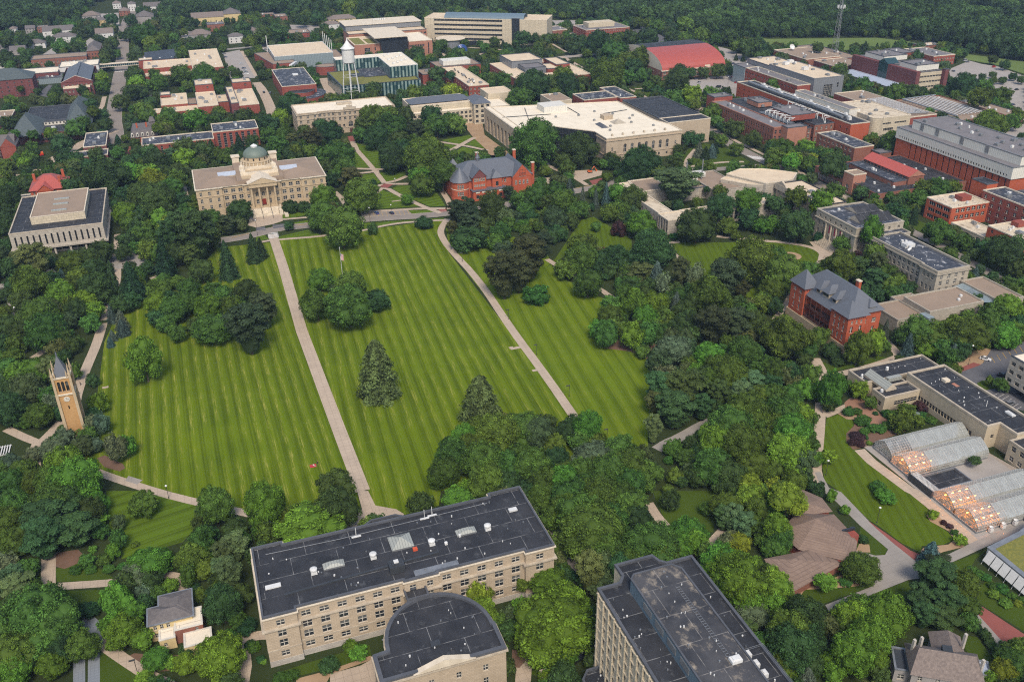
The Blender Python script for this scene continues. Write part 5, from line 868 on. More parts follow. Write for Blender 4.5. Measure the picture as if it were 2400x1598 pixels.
for i in range(8): b.duct([(524+i*2.2, 560, 14.4), (526+i*2.2, 610, 14.4)], .3, 'pipe', 'metal_white', 5)
b.finish()
b = simple('barrel_grey_engineering_hall', 'tall grey-clad block with tan roof behind a brick wing, right of the car park', [(509.6, 660, 540, 728, 22.4, 'cladding_grey', 'roof_tan', dict(coping='metal_grey', S=[(4, 1, 9, 12, 'strip', .35, .65), (13, 1, 1.6, 4, 'dark', .75, .9)], par=.5)), (496, 664, 509.4, 745, 17, 'brick_red', 'roof_grey', dict(coping=TP, W=rows(3, 3, 4.6, 16, 3, 1.5, 'strip'))), (495.5, 745.2, 510, 765, 17, 'glass_pale', 'roof_grey', {}), (509.6, 728.2, 540, 765, 21, 'cladding_grey', 'roof_tan', {})])
for x, y in ((524, 694), (531, 726), (522, 720)): b.unit(x, y, 22, 5, 4, 2.6, 'metal_white')
b.finish()
b = simple('plant_science_hall', 'maroon and cream building with a glass entry peak and rooftop plant blocks, upper right', [(627, 664, 652, 700, 17.6, 'concrete_cream', 'roof_grey', dict(S=[(3+4.6*i, 7, 3.2, 1.5, 'strip') for i in range(3)])), (624, 700.2, 650, 750, 17.6, 'concrete_cream', 'roof_grey', {}), (625, 668, 650, 690, 23, 'cladding_white', 'roof_grey', dict(z0=17.7)), (628, 715, 655, 742, 22.5, 'cladding_white', 'roof_grey', dict(z0=17.7)), (651, 660, 655, 664, 19, 'brick_dark', 'roof_grey', {})]); b.box('maroon_screen', 619.8, 661, 5, 623.9, 750, 18.6, 'brick_dark'); b.box('glass_entry', 619.5, 699, 0, 624.5, 711, 19, 'glass_teal'); b.part(MB().gable(619, 698.5, 632, 711.5, 19, 23, 'x', 0, 0), 'glass_peak', [M['glass_teal']])
mb = MB(); mb.hip(602, 668, 619, 742, 4.6, 7.6, 0, 7, 5); b.part(mb, 'conservatory_roof', [M['skylight_blue']]); b.box('conservatory_wall', 603, 669, 0, 618, 741, 4.59, 'concrete_cream'); b.finish()
simple('satellite_dish_hall', 'low brick building with wide brown roof and white satellite dish, upper right', [(596, 790, 638, 846, 9, 'brick_brown', 'roof_brown', dict(coping=TP)), (606, 756, 640, 789.9, 7.4, 'brick_dark', 'roof_brown', dict(coping=TP, S=[(2, 9, 2.4, 1.8, 'strip')])), (638.1, 792, 665, 870, 6, 'brick_brown', 'roof_brown', {})]).finish()
simple('far_brick_hall', 'two-storey brick hall with a grey roof beside the far car park, upper right', [(719, 748, 746, 792, 10, 'brick_red', 'roof_grey', dict(coping=TP, S=rows(2, 2, 4, 8, 1.8, 1.5))), (700, 775, 718.9, 800, 10, 'brick_red', 'roof_grey', {}), (700, 742, 712, 762, 6, 'brick_brown', 'roof_tan', {})]).finish()
simple('meadow_shed', 'small brick utility building standing alone by the far field', [(765, 815, 790, 830, 6, 'brick_brown', 'roof_tan', {})]).finish()
b = simple('piped_low_laboratory', 'low dark brick laboratory with rows of silver pipes on its roof, right side', [(562, 545, 608, 618, 8.4, 'brick_dark', 'roof_brown', dict(coping='brick_brown', W=rows(1, 1, 4, 22, 1.6, 4.5, 'dark'), S=[])), (608.1, 548, 630, 600, 7, 'brick_dark', 'roof_brown', {})])
for i in range(9): b.duct([(566+i*3.6, 556, 9.6), (568+i*3.6, 614, 9.6)], .4, 'pipe', 'metal_white', 5)
b.duct([(564, 550, 10.2), (564, 612, 10.2), (600, 614, 10.2)], .6); b.finish()
b = simple('cream_banded_brick_block', 'big red brick block with dark vertical slots under cream ribbed panels, right edge', [(467, 400, 497, 493, 30.6, 'cladding_white', 'roof_grey', dict(z0=24.4, coping='metal_grey'))])
b.shell([(460, 398), (505, 398), (505, 498), (460, 498)], 0, 17.6, 'brick_orange', {3: [(1, 17, 1.15, 16.4, 'dark', .12, .99)]}, .5, 'frame_dark'); b.shell([(459.4, 397.4), (505.6, 397.4), (505.6, 498.6), (459.4, 498.6)], 17.8, 24.8, 'cladding_white', {3: [(18.7, 44, 1.0, 1.5, 'dark', .03, .97)]}, .3, 'frame_dark'); b.flat([(459.4, 397.4), (505.6, 397.4), (505.6, 498.6), (459.4, 498.6)], 25.3, 'roof_grey', .5, 'metal_grey')
mb = MB(); mb.box(459.45, 397.45, 17.61, 505.5, 498.5, 17.79); b.part(mb, 'soffit', [M['metal_dark']]); b.duct([(500, 480, 26), (500, 415, 26), (500, 404, 26), (500, 402, 20)], 1.0, 'main_duct', 'metal_white', 10)
for i in range(8): b.unit(480+(i % 2)*6, 410+i*9, 30, 2, 2, 1.4, 'metal_grey')
for y in (425, 446, 468, 482): b.box('louvre', 466.9-.15, y, 25.6, 466.99, y+3, 30, 'metal_grey')
b.finish()
simple('far_edge_brick_laboratory', 'brick laboratory with silver pipework on its roof, cut by the right edge', [(507, 395, 560, 470, 16, 'brick_brown', 'roof_grey', dict(S=rows(3, 2, 4, 8, 2, 2, 'sash'), W=rows(3, 2, 4, 8, 2, 2)))]).finish()
b = simple('landscape_studio', 'sprawling low building with dark roofs, a red gabled clerestory and stone entry tower', [(389.8, 428.8, 458.5, 491, 7.6, 'brick_brown', 'roof_dark', dict(par=.4, coping='brick_brown', S=[(1, 18, 2.6, 3.6, 'sash3', .02, .98)], W=[(1, 14, 2.4, 3.6, 'sash3', .05, .6)])), (409, 438, 419, 481, 10.6, 'brick_brown', 'roof_worn', dict(z0=7.2)), (389, 451.5, 398.6, 461, 13.2, 'brick_pink', 'roof_brown', dict(coping=TP, W=[(1, 1, 3, 4.8, 'arch')], S=[(5, 2, 1.2, 3, 'sash')]))]); b.box('clerestory_wall', 419.6, 437.2, 7.2, 431.6, 480, 12.4, 'brick_brown'); mb = MB(); mb.gable(419.2, 436.8, 432.2, 480.4, 12.4, 16.2, 'y', 0, 1); b.part(mb, 'gabled_roof', [M['metal_red_y'], M['brick_pink']])
for i in range(12): b.box('clerestory_window', 419.45, 440+i*3.4, 9.5, 419.59, 441.7+i*3.4, 11.6, 'glass_dark')
for x, y in ((402, 447), (408, 436), (421, 433), (433, 462), (440, 447), (445, 470), (448, 438), (452, 458), (438, 478)): b.vent(x, y, 7.2, .8, 1.2)
b.box('raised_roof', 436, 449, 7.2, 447, 456, 8.2, 'roof_dark'); b.box('raised_roof', 436, 466, 7.2, 446, 477, 8.2, 'roof_dark'); b.finish()
b = simple('notched_brick_hall', 'red brick teaching building with window bands and stained white roofs, right edge', [(403.4, 383, 430.6, 403, 12.4, 'brick_orange', 'roof_rust', dict(coping=TP, W=[(1.2, 3, 5.0, 2.2, 'strip', .1, .95), (5.0, 3, 5.0, 2.2, 'strip', .1, .95), (8.8, 3, 5.0, 2.2, 'strip', .1, .95)], S=[(4.6, 6, 2.6, 2.2, 'pair', .1, .95), (8.8, 6, 2.6, 2.2, 'pair', .1, .95)])), (430.9, 356, 447, 389.6, 17.6, 'brick_red', 'roof_worn', dict(coping=TP, W=rows(4, 1.4, 4, 6, 2.2, 2.2, 'pair'), S=rows(4, 1.4, 4, 3, 2, 2.2))), (433.6, 390, 441.6, 401.6, 20.6, 'brick_orange', 'roof_dark', {}), (401.2, 333, 426.8, 354, 12.2, 'brick_orange', 'roof_rust', dict(coping=TP, W=rows(3, 1.4, 3.7, 3, 1.6, 1.8, 'dark'), S=rows(3, 1.4, 3.7, 4, 3, 2, 'strip'))), (401.0, 354.2, 415.2, 379, 5.2, 'concrete_cream', 'roof_rust', dict(coping=TP, W=[(1, 3, 3, 2.4, 'strip')])), (447.1, 340, 475, 389, 14, 'brick_red', 'roof_worn', {})])
b.box('plant_room', 417, 390, 12, 424, 396, 14.6, 'brick_red'); b.box('plant_room', 414, 346, 11.8, 420, 351, 14.2, 'brick_red'); b.studs(405, 385, 429, 401, 11.8, 24, 21); b.studs(403, 335, 425, 352, 11.6, 18, 22); b.finish()
# low cream-roofed hall, fan auditorium and the old gateway block
b = Bld('cream_roofed_low_hall', 'pale low building with narrow cream roofs around a big tree, middle right', 285, 465)
b.block(247, 432.4, 262, 444.8, 9, 'concrete', 'roof_rust', coping=TP, W=[(1.2, 4, 1.6, 6.6, 'dark')], S=[(5.5, 1, 2.6, 2.2, 'sash', .75, .98)])
b.poly([(262.1, 437.6), (322, 437.6), (322, 446.5), (262.1, 446.5)], 8.6, 'concrete', 'roof_rust', coping=TP, wins={0: [(1.2, 14, 2, 5.6, 'dark', .05, .8)]})
b.block(248.5, 445, 257.5, 505, 8.4, 'concrete', 'roof_rust', coping=TP, W=rows(1, 1.5, 4, 12, 1.4, 4.5, 'dark')); b.block(257.6, 484, 276, 506, 8.8, 'concrete', 'roof_brown', coping=TP); b.block(300, 470, 321, 507, 8.2, 'concrete', 'roof_brown', coping='stone_grey'); b.unit(293, 494, 8.2, 12, 9, 3.2, 'cladding_white'); b.unit(304, 499, 8.2, 9, 6, 3, 'cladding_white'); b.block(284, 480, 299.9, 506, 8.0, 'concrete', 'roof_brown')
for x in (293, 304.5): b.part(MB().tube((x, 494, 8), (x, 494, 21), .4, 8), 'flue', [M['metal_grey']])
b.poly([(319, 488), (331.6, 462), (352, 463), (362, 473), (353, 483), (346, 489), (333, 494)], 11.6, 'concrete', 'roof_tan', coping=TP); b.poly([(322, 470), (330.5, 463.5), (318.5, 487.5), (312.5, 484)], 10.2, 'concrete', 'roof_tan', coping=TP); b.finish()
b = simple('old_gateway_block', 'old stone building with a scrolled gable and brown roof, beside the fan-shaped auditorium', [(338, 416, 356.4, 460, 11.4, 'stone_warm', 'roof_tan', dict(coping='roof_dark', W=rows(2, 2, 4.4, 8, 1.8, 2.4, 'sash')))]); mb = MB(); mb.gable(337.4, 448.5, 338.6, 460.5, 11.4, 14.4, 'x', 0, 0); mb.box(337.2, 448, 8, 338, 461, 11.6); b.part(mb, 'scrolled_gable', [M['stone_trim']]); b.finish()
# water tower
b = Bld('water_tower', 'white cylindrical water tower with a conical cap on six tall legs', 140, 825, 'tower'); cx, cy = 139.5, 825
b.part(MB().lathe(cx, cy, [(0, 33.5), (4, 33.9), (5.3, 35.2), (5.3, 46.5), (6.1, 46.6), (6.1, 46.9)], 32), 'tank', [M['metal_white']]); b.part(MB().lathe(cx, cy, [(6.3, 46.9), (4.2, 48.6), (1.9, 51.4), (.7, 53.4), (.5, 54.6), (0, 55.4)], 32), 'tank_cap', [M['metal_white']])
mb = MB(); mb.lathe(cx, cy, [(6.0, 35.0), (6.2, 35.1), (6.2, 35.3)], 32); b.part(mb, 'balcony', [M['metal_grey']])
for i in range(6):
    t = pi/3*i+.3; b.part(MB().tube((cx+5.2*cos(t), cy+5.2*sin(t), 35.2), (cx+9.3*cos(t), cy+9.3*sin(t), 0), .3, 8), 'leg', [M['metal_white']])
for zz, rr in ((11, 8.0), (23, 6.6)):
    for i in range(6): t, u = pi/3*i+.3, pi/3*(i+1)+.3; b.part(MB().tube((cx+rr*cos(t), cy+rr*sin(t), zz), (cx+rr*cos(u), cy+rr*sin(u), zz), .15, 5), 'strut', [M['metal_white']])
b.part(MB().tube((cx, cy, 0), (cx, cy, 34), .8, 10), 'riser_pipe', [M['metal_white']]); b.finish()
# radio mast
b = Bld('lattice_mast', 'tall grey lattice radio mast with white antennas, above the far field', 652, 818, 'mast'); cx, cy = 657, 824; H_ = 64; mb = MB()
for i in range(3):
    t = 2*pi*i/3; u = 2*pi*(i+1)/3; mb.tube((cx+4*cos(t), cy+4*sin(t), 0), (cx+1.3*cos(t), cy+1.3*sin(t), H_), .22, 5)
    for k in range(16):
        z0, z1 = H_*k/16, H_*(k+1)/16; r0, r1 = 4-2.7*k/16, 4-2.7*(k+1)/16; mb.tube((cx+r0*cos(t), cy+r0*sin(t), z0), (cx+r1*cos(u), cy+r1*sin(u), z1), .11, 4); mb.tube((cx+r0*cos(t), cy+r0*sin(t), z0), (cx+r0*cos(u), cy+r0*sin(u), z0), .11, 4)
b.part(mb, 'lattice', [M['metal_grey']])
for zz in (50, 61):
    for i in range(8): t = pi/4*i; b.box('antenna', cx+3.6*cos(t)-.35, cy+3.6*sin(t)-.35, zz, cx+3.6*cos(t)+.35, cy+3.6*sin(t)+.35, zz+3.2, 'metal_white')
b.box('equipment_hut', cx-6, cy-14, 0, cx+4, cy-8, 3.2, 'metal_white'); b.finish()
# satellite dish
b = Bld('satellite_dish', 'white satellite dish on the wide brown roof, upper right', 612, 838, 'dish'); e = MB().lathe(0, 0, [(0, 0), (1.2, .2), (2.4, .9), (3, 1.6)], 20); f = MB(); f.f = e.f; f.m = e.m; f.v = [(612+x, 838-z*.8+y*.6, 11.5+z*.6+y*.8) for x, y, z in e.v]; b.part(f, 'reflector', [M['metal_white']]); b.part(MB().tube((612, 838, 8.4), (612, 838, 11.5), .3, 6), 'pedestal', [M['metal_grey']]); b.finish()
# blocks of flats and houses of the town, top left
town = [('a1', 545, 345, 260, 18, 8, 'siding_white', 'shingle_charcoal', 'white apartment row with long grey roof, left edge of the town'), ('a1', 600, 395, 200, 14, 7, 'siding_white', 'shingle_charcoal', 'lower white apartment row in front of the larger one, left of the town'), ('a1', 325, 450, 180, 14, 6, 'siding_white', 'shingle_charcoal', 'white row house with dark roof, closest to the left edge'),
 ('a1', 970, 370, 150, 18, 8, 'siding_white', 'shingle_grey', 'white house with grey roof standing left of the street'), ('a1', 845, 195, 150, 18, 7, 'grey_siding', 'shingle_grey', 'pale gabled house left of the street, beyond the white one'), ('a1', 1345, 240, 150, 24, 12, 'grey_siding', 'shingle_charcoal', 'tall grey gabled apartment house right of the street'),
 ('a1', 1920, 235, 280, 20, 10, 'yellow_wall', 'shingle_grey', 'long cream apartment block with grey roof, top of the town'), ('a1', 2140, 200, 160, 24, 10, 'yellow_wall', 'shingle_charcoal', 'cream apartment block with hipped roof right of the long one, top of the town'), ('a1', 1850, 390, 190, 18, 9, 'grey_siding', 'shingle_grey', 'dark grey-roofed apartment house above the small car park'), ('a1', 1990, 290, 150, 18, 9, 'brick_brown', 'roof_grey', 'brown flat-roofed apartment house behind the grey-roofed one'),
 ('a1', 2175, 400, 130, 12, 8, 'siding_white', 'shingle_charcoal', 'white house with porches right of the small car park'), ('a1', 2330, 340, 90, 18, 7, 'grey_siding', 'shingle_grey', 'tan gabled house farther right of the porch house'), ('a1', 1420, 115, 170, 18, 8, 'siding_white', 'shingle_charcoal', 'white building at the top end of the street'), ('a1', 1080, 85, 70, 14, 8, 'siding_white', 'shingle_grey', 'small white gabled house near the top end of the street'), ('a1', 1220, 105, 70, 14, 10, 'siding_white', 'shingle_charcoal', 'narrow white house near the top end of the street'),
 ('a1', 935, 240, 80, 14, 7, 'yellow_wall', 'shingle_charcoal', 'small cream house left of the street, facing the grey apartment house'), ('a1', 1150, 150, 90, 18, 7, 'brick_brown', 'shingle_grey', 'brown-roofed house left of the narrow white house'), ('a2', 800, 235, 250, 16, 8, 'yellow_wall', 'shingle_grey', 'long tan apartment house behind the glass studio'), ('a2', 240, 215, 110, 24, 9, 'brick_brown', 'roof_brown', 'brown flat-roofed house above the glass studio'), ('a2', 400, 350, 210, 30, 6, 'brick_red', 'roof_brown', 'maroon low building touching the back of the glass studio'), ('a1', 25, 635, 70, 12, 5, 'siding_white', 'shingle_charcoal', 'small white house at the left picture edge'), ('a1', 130, 625, 90, 12, 5, 'yellow_wall', 'shingle_grey', 'small yellow gabled house near the left picture edge'), ('a2', 700, 285, 150, 12, 8, 'siding_white', 'shingle_grey', 'white terrace behind the brick and glass hall'),
 ('a1', 130, 330, 60, 14, 8, 'siding_white', 'shingle_grey', 'tall white gabled house among trees, far left'), ('a1', 285, 310, 80, 14, 6, 'grey_siding', 'shingle_charcoal', 'grey house among trees, far left'), ('a1', 400, 300, 90, 14, 7, 'brick_brown', 'roof_brown', 'brown house among trees behind the white apartment row'), ('a1', 60, 480, 130, 20, 6, 'grey_siding', 'shingle_charcoal', 'dark-roofed low house at the left edge below the trees'), ('a1', 170, 510, 130, 16, 5, 'grey_siding', 'shingle_charcoal', 'dark-roofed shed-like house near the left edge'), ('a2', 110, 175, 130, 16, 6, 'brick_brown', 'roof_brown', 'brown house at the wood edge above the glass studio'), ('a2', 850, 130, 60, 14, 8, 'yellow_wall', 'shingle_grey', 'lone gabled house against the far wood')]
town = [(lambda c, wp, d, rest: (c.x, c.y+d/2, wp/3.92*depth_of(c)/FPX, d)+rest)(T(q[0], q[1], q[2]), q[3], q[4], q[5:]) for q in town]
for i, (x, y, w, d, h, wl, rf, lb) in enumerate(town):
    if rf.startswith('roof'): simple('apartment_house', lb, [(x-w/2, y-d/2, x+w/2, y+d/2, h, wl, rf, dict(S=rows(2, 1.2, 3, max(3, int(w/6)), 1.6, 1.6, 'dark')))], group='houses of the town').finish()
    else: hipped('town_house', lb, x-w/2, y-d/2, x+w/2, y+d/2, h, min(w, d)*.28, wl, rf, max(3, int(w/6)), 2, 3, inx=('gx' if i % 3 == 0 else None), cat='house', group='houses of the town').finish()
# ================================================================ ground, roads, paths
CNT = [0]
def structure(mb, name, mt, parent=None, label=None):
    o = mb.build(name, [mt]); o['kind'] = 'structure'; CNT[0] += 1; o.location.z = (CNT[0] % 9)*.0006 if name != 'ground' else 0; return o
def grass(name, c1, c2, c3, ang=None, per=4.6, amp=.5, clip=.0, s=.06):
    m, n, b = nodes(name); v = coords(n); f = ramp(n, noise(n, v, s, 5, .6), .3, .7); k = mix(n, f, c1, c2); bg_ = ramp(n, noise(n, v, .018, 3, .5), .35, .65); k = mix(n, math_(n, 'MULTIPLY', bg_, .45), k, mul(c1, .72))
    g = ramp(n, noise(n, v, 1.6, 3, .7), .3, .75); k = mix(n, math_(n, 'MULTIPLY', g, .35), k, c3)
    if ang is not None:
        tc = n.nodes.new('ShaderNodeTexCoord'); mp = n.nodes.new('ShaderNodeMapping'); mp.inputs['Rotation'].default_value = (0, 0, ang); n.links.new(tc.outputs['Object'], mp.inputs[0]); sp = n.nodes.new('ShaderNodeSeparateXYZ'); n.links.new(mp.outputs[0], sp.inputs[0])
        wob = math_(n, 'MULTIPLY', noise(n, coords(n, (1, 1, 1)), .03, 2), 1.4); u = math_(n, 'ADD', sp.outputs[0], wob)
        a = math_(n, 'SINE', math_(n, 'MULTIPLY', u, 2*pi/per)); st = noise(n, mp_noise(n, ang, (1.6, .014, 1)), 1.0, 4, .7)
        a = math_(n, 'ADD', math_(n, 'MULTIPLY', a, .35), math_(n, 'MULTIPLY', math_(n, 'SUBTRACT', st, .5), 3.2)); a = math_(n, 'ADD', a, .5, True)
        k = mix(n, math_(n, 'MULTIPLY', a, amp), k, mul(c2, 1.55)); dk = math_(n, 'SUBTRACT', .45, a, True); k = mix(n, math_(n, 'MULTIPLY', dk, amp*1.6), k, mul(c1, .6))
        if clip:
            w = math_(n, 'SINE', math_(n, 'MULTIPLY', math_(n, 'ADD', u, .6), 2*pi/per)); w = ramp(n, w, .2, .9); sp_ = ramp(n, noise(n, mp_noise(n, ang, (3.5, .10, 1)), 1.0, 4, .85), .50, .62); big = ramp(n, noise(n, coords(n), .028, 2), .35, .5)
            k = mix(n, math_(n, 'MULTIPLY', math_(n, 'MULTIPLY', w, sp_), math_(n, 'MULTIPLY', big, clip)), k, (.34, .31, .08))
    n.links.new(k, b.inputs['Base Color']); b.inputs['Roughness'].default_value = 1; b.inputs['Specular IOR Level'].default_value = .05; return m
def mp_noise(n, ang, sc):
    tc = n.nodes.new('ShaderNodeTexCoord'); mp = n.nodes.new('ShaderNodeMapping'); mp.inputs['Rotation'].default_value = (0, 0, ang); n.links.new(tc.outputs['Object'], mp.inputs[0])
    m2 = n.nodes.new('ShaderNodeMapping'); m2.inputs['Scale'].default_value = sc; n.links.new(mp.outputs[0], m2.inputs[0]); return m2.outputs[0]
G1, G2, G3 = (.046, .082, .005), (.092, .135, .006), (.14, .16, .012)
M['ground'] = grass('ground', (.022, .036, .012), (.034, .052, .014), (.055, .052, .028))
M['lawn_plain'] = grass('lawn_plain', (.036, .064, .008), (.052, .088, .010), (.075, .09, .02))
M['lawn_main'] = grass('lawn_main', G1, G2, G3, R(-1.0), 4.7, .40, .75)
M['lawn_mid'] = grass('lawn_mid', G1, G2, G3, R(3.6), 5.2, .42, .6)
M['lawn_right'] = grass('lawn_right', (.058, .102, .006), (.100, .145, .008), G3, R(7), 6.0, .36, .25)
M['lawn_faint'] = grass('lawn_faint', (.046, .080, .007), (.066, .108, .008), G3, R(20), 3.4, .28)
M['lawn_cross'] = grass('lawn_cross', (.045, .082, .009), (.066, .112, .010), G3, R(78), 5.0, .5)
M['meadow'] = grass('meadow', (.10, .15, .04), (.13, .18, .055), (.16, .19, .07), s=.01)
def slab(name, c, c2, joint=3.0, jd=.5, rough=.9):
    m, n, b = nodes(name); v = coords(n); f = ramp(n, noise(n, v, .15, 5, .65), .3, .7); k = mix(n, f, c, c2); g = ramp(n, noise(n, v, 3.0, 3, .7), .3, .8); k = mix(n, math_(n, 'MULTIPLY', g, .25), k, mul(c2, .7))
    if joint:
        br = n.nodes.new('ShaderNodeTexBrick'); n.links.new(v, br.inputs['Vector']); br.inputs['Scale'].default_value = 1; br.inputs['Brick Width'].default_value = joint; br.inputs['Row Height'].default_value = joint; br.offset = 0; br.inputs['Mortar Size'].default_value = .05
        br.inputs['Color1'].default_value = (0, 0, 0, 1); br.inputs['Color2'].default_value = (0, 0, 0, 1); br.inputs['Mortar'].default_value = (1, 1, 1, 1); k = mix(n, math_(n, 'MULTIPLY', br.outputs['Color'], jd), k, mul(c, .4))
    n.links.new(k, b.inputs['Base Color']); b.inputs['Roughness'].default_value = rough; b.inputs['Specular IOR Level'].default_value = .2; return m
M['paving'] = slab('paving', (.44, .355, .27), (.35, .28, .215), 2.2, .6); M['paving_grey'] = slab('paving_grey', (.29, .265, .235), (.235, .215, .195), 3.2, .4)
M['road'] = slab('road', (.25, .215, .185), (.195, .17, .15), 5.5, .3); M['asphalt'] = slab('asphalt', (.085, .085, .095), (.12, .12, .13), 0); M['lot'] = slab('lot', (.34, .31, .28), (.27, .245, .225), 6, .3)
M['brick_paving'] = slab('brick_paving', (.26, .085, .07), (.21, .07, .06), .5, .2); M['mulch'] = slab('mulch', (.17, .10, .07), (.12, .075, .05), 0); M['bed_tan'] = slab('bed_tan', (.36, .25, .15), (.27, .18, .11), 0); M['slate_paving'] = slab('slate_paving', (.21, .23, .26), (.17, .19, .21), 1, .4)
M['kerb'] = basic('kerb', (.42, .38, .32), (.33, .3, .26), 1); M['yellow_paint'] = basic('yellow_paint', (.55, .33, .03), None, 2); M['white_paint'] = basic('white_paint', (.65, .63, .6), None, 2); M['patio'] = slab('patio', (.30, .165, .11), (.25, .14, .095), .4, .2)
structure(MB().face([(-2640, -640, 0), (3640, -640, 0), (3640, 5240, 0), (-2640, 5240, 0)]), 'ground', M['ground'])
LZ = {'g': .012}
def sheet(name, pts, mt, z, tile=None):
    P = [(T(p[2] if len(p) > 2 else tile, p[0], p[1])) for p in pts]; return structure(MB().face([(p.x, p.y, z) for p in P]), name, M[mt])
def wsheet(name, pts, mt, z): return structure(MB().face([(x, y, z) for x, y in pts]), name, M[mt])
def smooth(P, it=2):
    for _ in range(it):
        Q = [P[0]]
        for a, b in zip(P[:-1], P[1:]): Q += [a*.75+b*.25, a*.25+b*.75]
        P = Q+[P[-1]]
    return P
def strip(name, pts, w, mt, z, tile=None, kerb=None, sm=1):
    P = [T(p[2] if len(p) > 2 else tile, p[0], p[1]) for p in pts]; P = smooth(P, sm) if len(P) > 2 else P; mb = MB(); L = []; Rr = []
    for i, p in enumerate(P):
        d = (P[min(i+1, len(P)-1)]-P[max(i-1, 0)]).normalized(); n = Vector((-d.y, d.x, 0)); L.append(p+n*w/2); Rr.append(p-n*w/2)
    for i in range(len(P)-1): mb.face([(Rr[i].x, Rr[i].y, z), (Rr[i+1].x, Rr[i+1].y, z), (L[i+1].x, L[i+1].y, z), (L[i].x, L[i].y, z)])
    o = structure(mb, name, M[mt])
    if kerb:
        kb = MB()
        for side in (L, Rr):
            for i in range(len(P)-1):
                a, b = side[i], side[i+1]; d = (b-a).normalized(); n = Vector((-d.y, d.x, 0))*.09; kb.face([(a.x-n.x, a.y-n.y, .13), (b.x-n.x, b.y-n.y, .13), (b.x+n.x, b.y+n.y, .13), (a.x+n.x, a.y+n.y, .13)])
                for s in (-1, 1): q = [(a.x+s*n.x, a.y+s*n.y), (b.x+s*n.x, b.y+s*n.y)]; kb.face([(*q[0], 0), (*q[1], 0), (*q[1], .13), (*q[0], .13)])
        structure(kb, 'kerb', M['kerb'])
    return o
# lawns
sheet('lawn', [(870, 860, 'c1'), (690, 960, 'c1'), (800, 1330, 'c1'), (900, 1390, 'c1'), (1480, 1560, 'c1'), (1650, 100, 'd1'), (2090, 200, 'd1'), (150, 200, 'd2'), (800, 60, 'd2'), (240, 200, 'd2'), (860, 170, 'd2'), (870, 60, 'd2')][:7]+[(150, 190, 'd2'), (860, 140, 'd2'), (860, 1300, 'c2'), (370, 0, 'c2'), (210, 1100, 'b2'), (150, 850, 'b2'), (0, 870, 'b2'), (2000, 900, 'b1'), (1700, 1250, 'b1'), (1150, 1460, 'b1'), (1050, 1568, 'b1'), (960, 200, 'c1')], 'lawn_main', .016)
sheet('lawn', [(430, 1568, 'b2'), (200, 830, 'b2'), (600, 800, 'b2'), (1000, 740, 'b2'), (1450, 680, 'b2'), (1720, 650, 'b2'), (1670, 780, 'b2'), (1780, 960, 'b2'), (2250, 1568, 'b2'), (0, 130, 'c3'), (580, 900, 'c3'), (600, 1300, 'c3'), (0, 1500, 'c3'), (1700, 1568, 'c2'), (1500, 120, 'd2'), (1220, 195, 'd2'), (1150, 150, 'd2'), (980, 120, 'd2'), (880, 1250, 'c2')], 'lawn_mid', .016)
sheet('lawn', [(1740, 700, 'b2'), (1780, 930, 'b2'), (2280, 1568, 'b2'), (0, 90, 'c3'), (600, 870, 'c3'), (900, 1150, 'c3'), (1250, 1250, 'c3'), (1250, 1000, 'c3'), (1450, 500, 'c3'), (1250, 300, 'c3'), (760, 200, 'c3'), (900, 1400, 'b3'), (400, 1150, 'b3'), (300, 900, 'b3'), (0, 800, 'b3')], 'lawn_right', .016)
sheet('lawn', [(300, 1100), (400, 1000), (560, 760), (640, 650), (750, 620), (1100, 830), (1100, 1000), (760, 980), (520, 960)], 'lawn_faint', .018, 'b3')
sheet('lawn', [(1440, 860, 'b3'), (2352, 850, 'b3'), (0, 850, 'b4'), (380, 890, 'b4'), (480, 960, 'b4'), (440, 1060, 'b4'), (200, 1200, 'b4'), (2352, 1400, 'b3'), (1700, 1250, 'b3'), (1560, 1000, 'b3')], 'lawn_faint', .018)
sheet('lawn', [(540, 900), (640, 868), (780, 920), (790, 960), (725, 1050), (730, 1130), (900, 1250), (1290, 1568), (1330, 110, 'd4'), (1310, 160, 'd4'), (1300, 220, 'd4'), (1480, 340, 'd4'), (1525, 400, 'd4'), (1440, 440, 'd4'), (1260, 450, 'd4'), (1250, 505, 'd4'), (1100, 430, 'd4'), (900, 280, 'd4'), (830, 240, 'd4'), (600, 15, 'd4'), (520, 1480), (500, 1350), (500, 1150)], 'lawn_faint', .018, 'c4')
sheet('lawn', [(870, 0), (1240, 0), (1620, 110), (1640, 260), (1500, 420), (1000, 560), (900, 300)], 'lawn_cross', .018, 'd1')
sheet('lawn', [(450, 640), (700, 560), (960, 730), (470, 745)], 'lawn_plain', .018, 'd1'); sheet('lawn', [(480, 820), (860, 810), (820, 1010), (700, 960), (440, 900)], 'lawn_plain', .018, 'd1'); sheet('lawn', [(800, 1300), (1110, 1490), (1200, 1568), (800, 1700)], 'lawn_plain', .018, 'd1')
for p in ([(880, 1310), (930, 1310), (1060, 1540), (870, 1550)], [(920, 1320), (1180, 1370), (1140, 1568), (1090, 1550)]): sheet('lawn', p, 'lawn_cross', .018, 'a2')
sheet('lawn', [(1700, 1290), (1960, 1240), (1980, 1262), (1880, 1330)], 'lawn_cross', .018, 'a2'); sheet('lawn', [(1930, 1330), (2010, 1280), (2120, 1370)], 'lawn_cross', .018, 'a2'); sheet('lawn', [(1760, 1440), (1900, 1350), (2100, 1395), (2160, 1440), (1900, 1470)], 'lawn_cross', .018, 'a2'); sheet('lawn', [(1680, 1310), (1850, 1340), (1770, 1400), (1680, 1400)], 'lawn_cross', .018, 'a2')
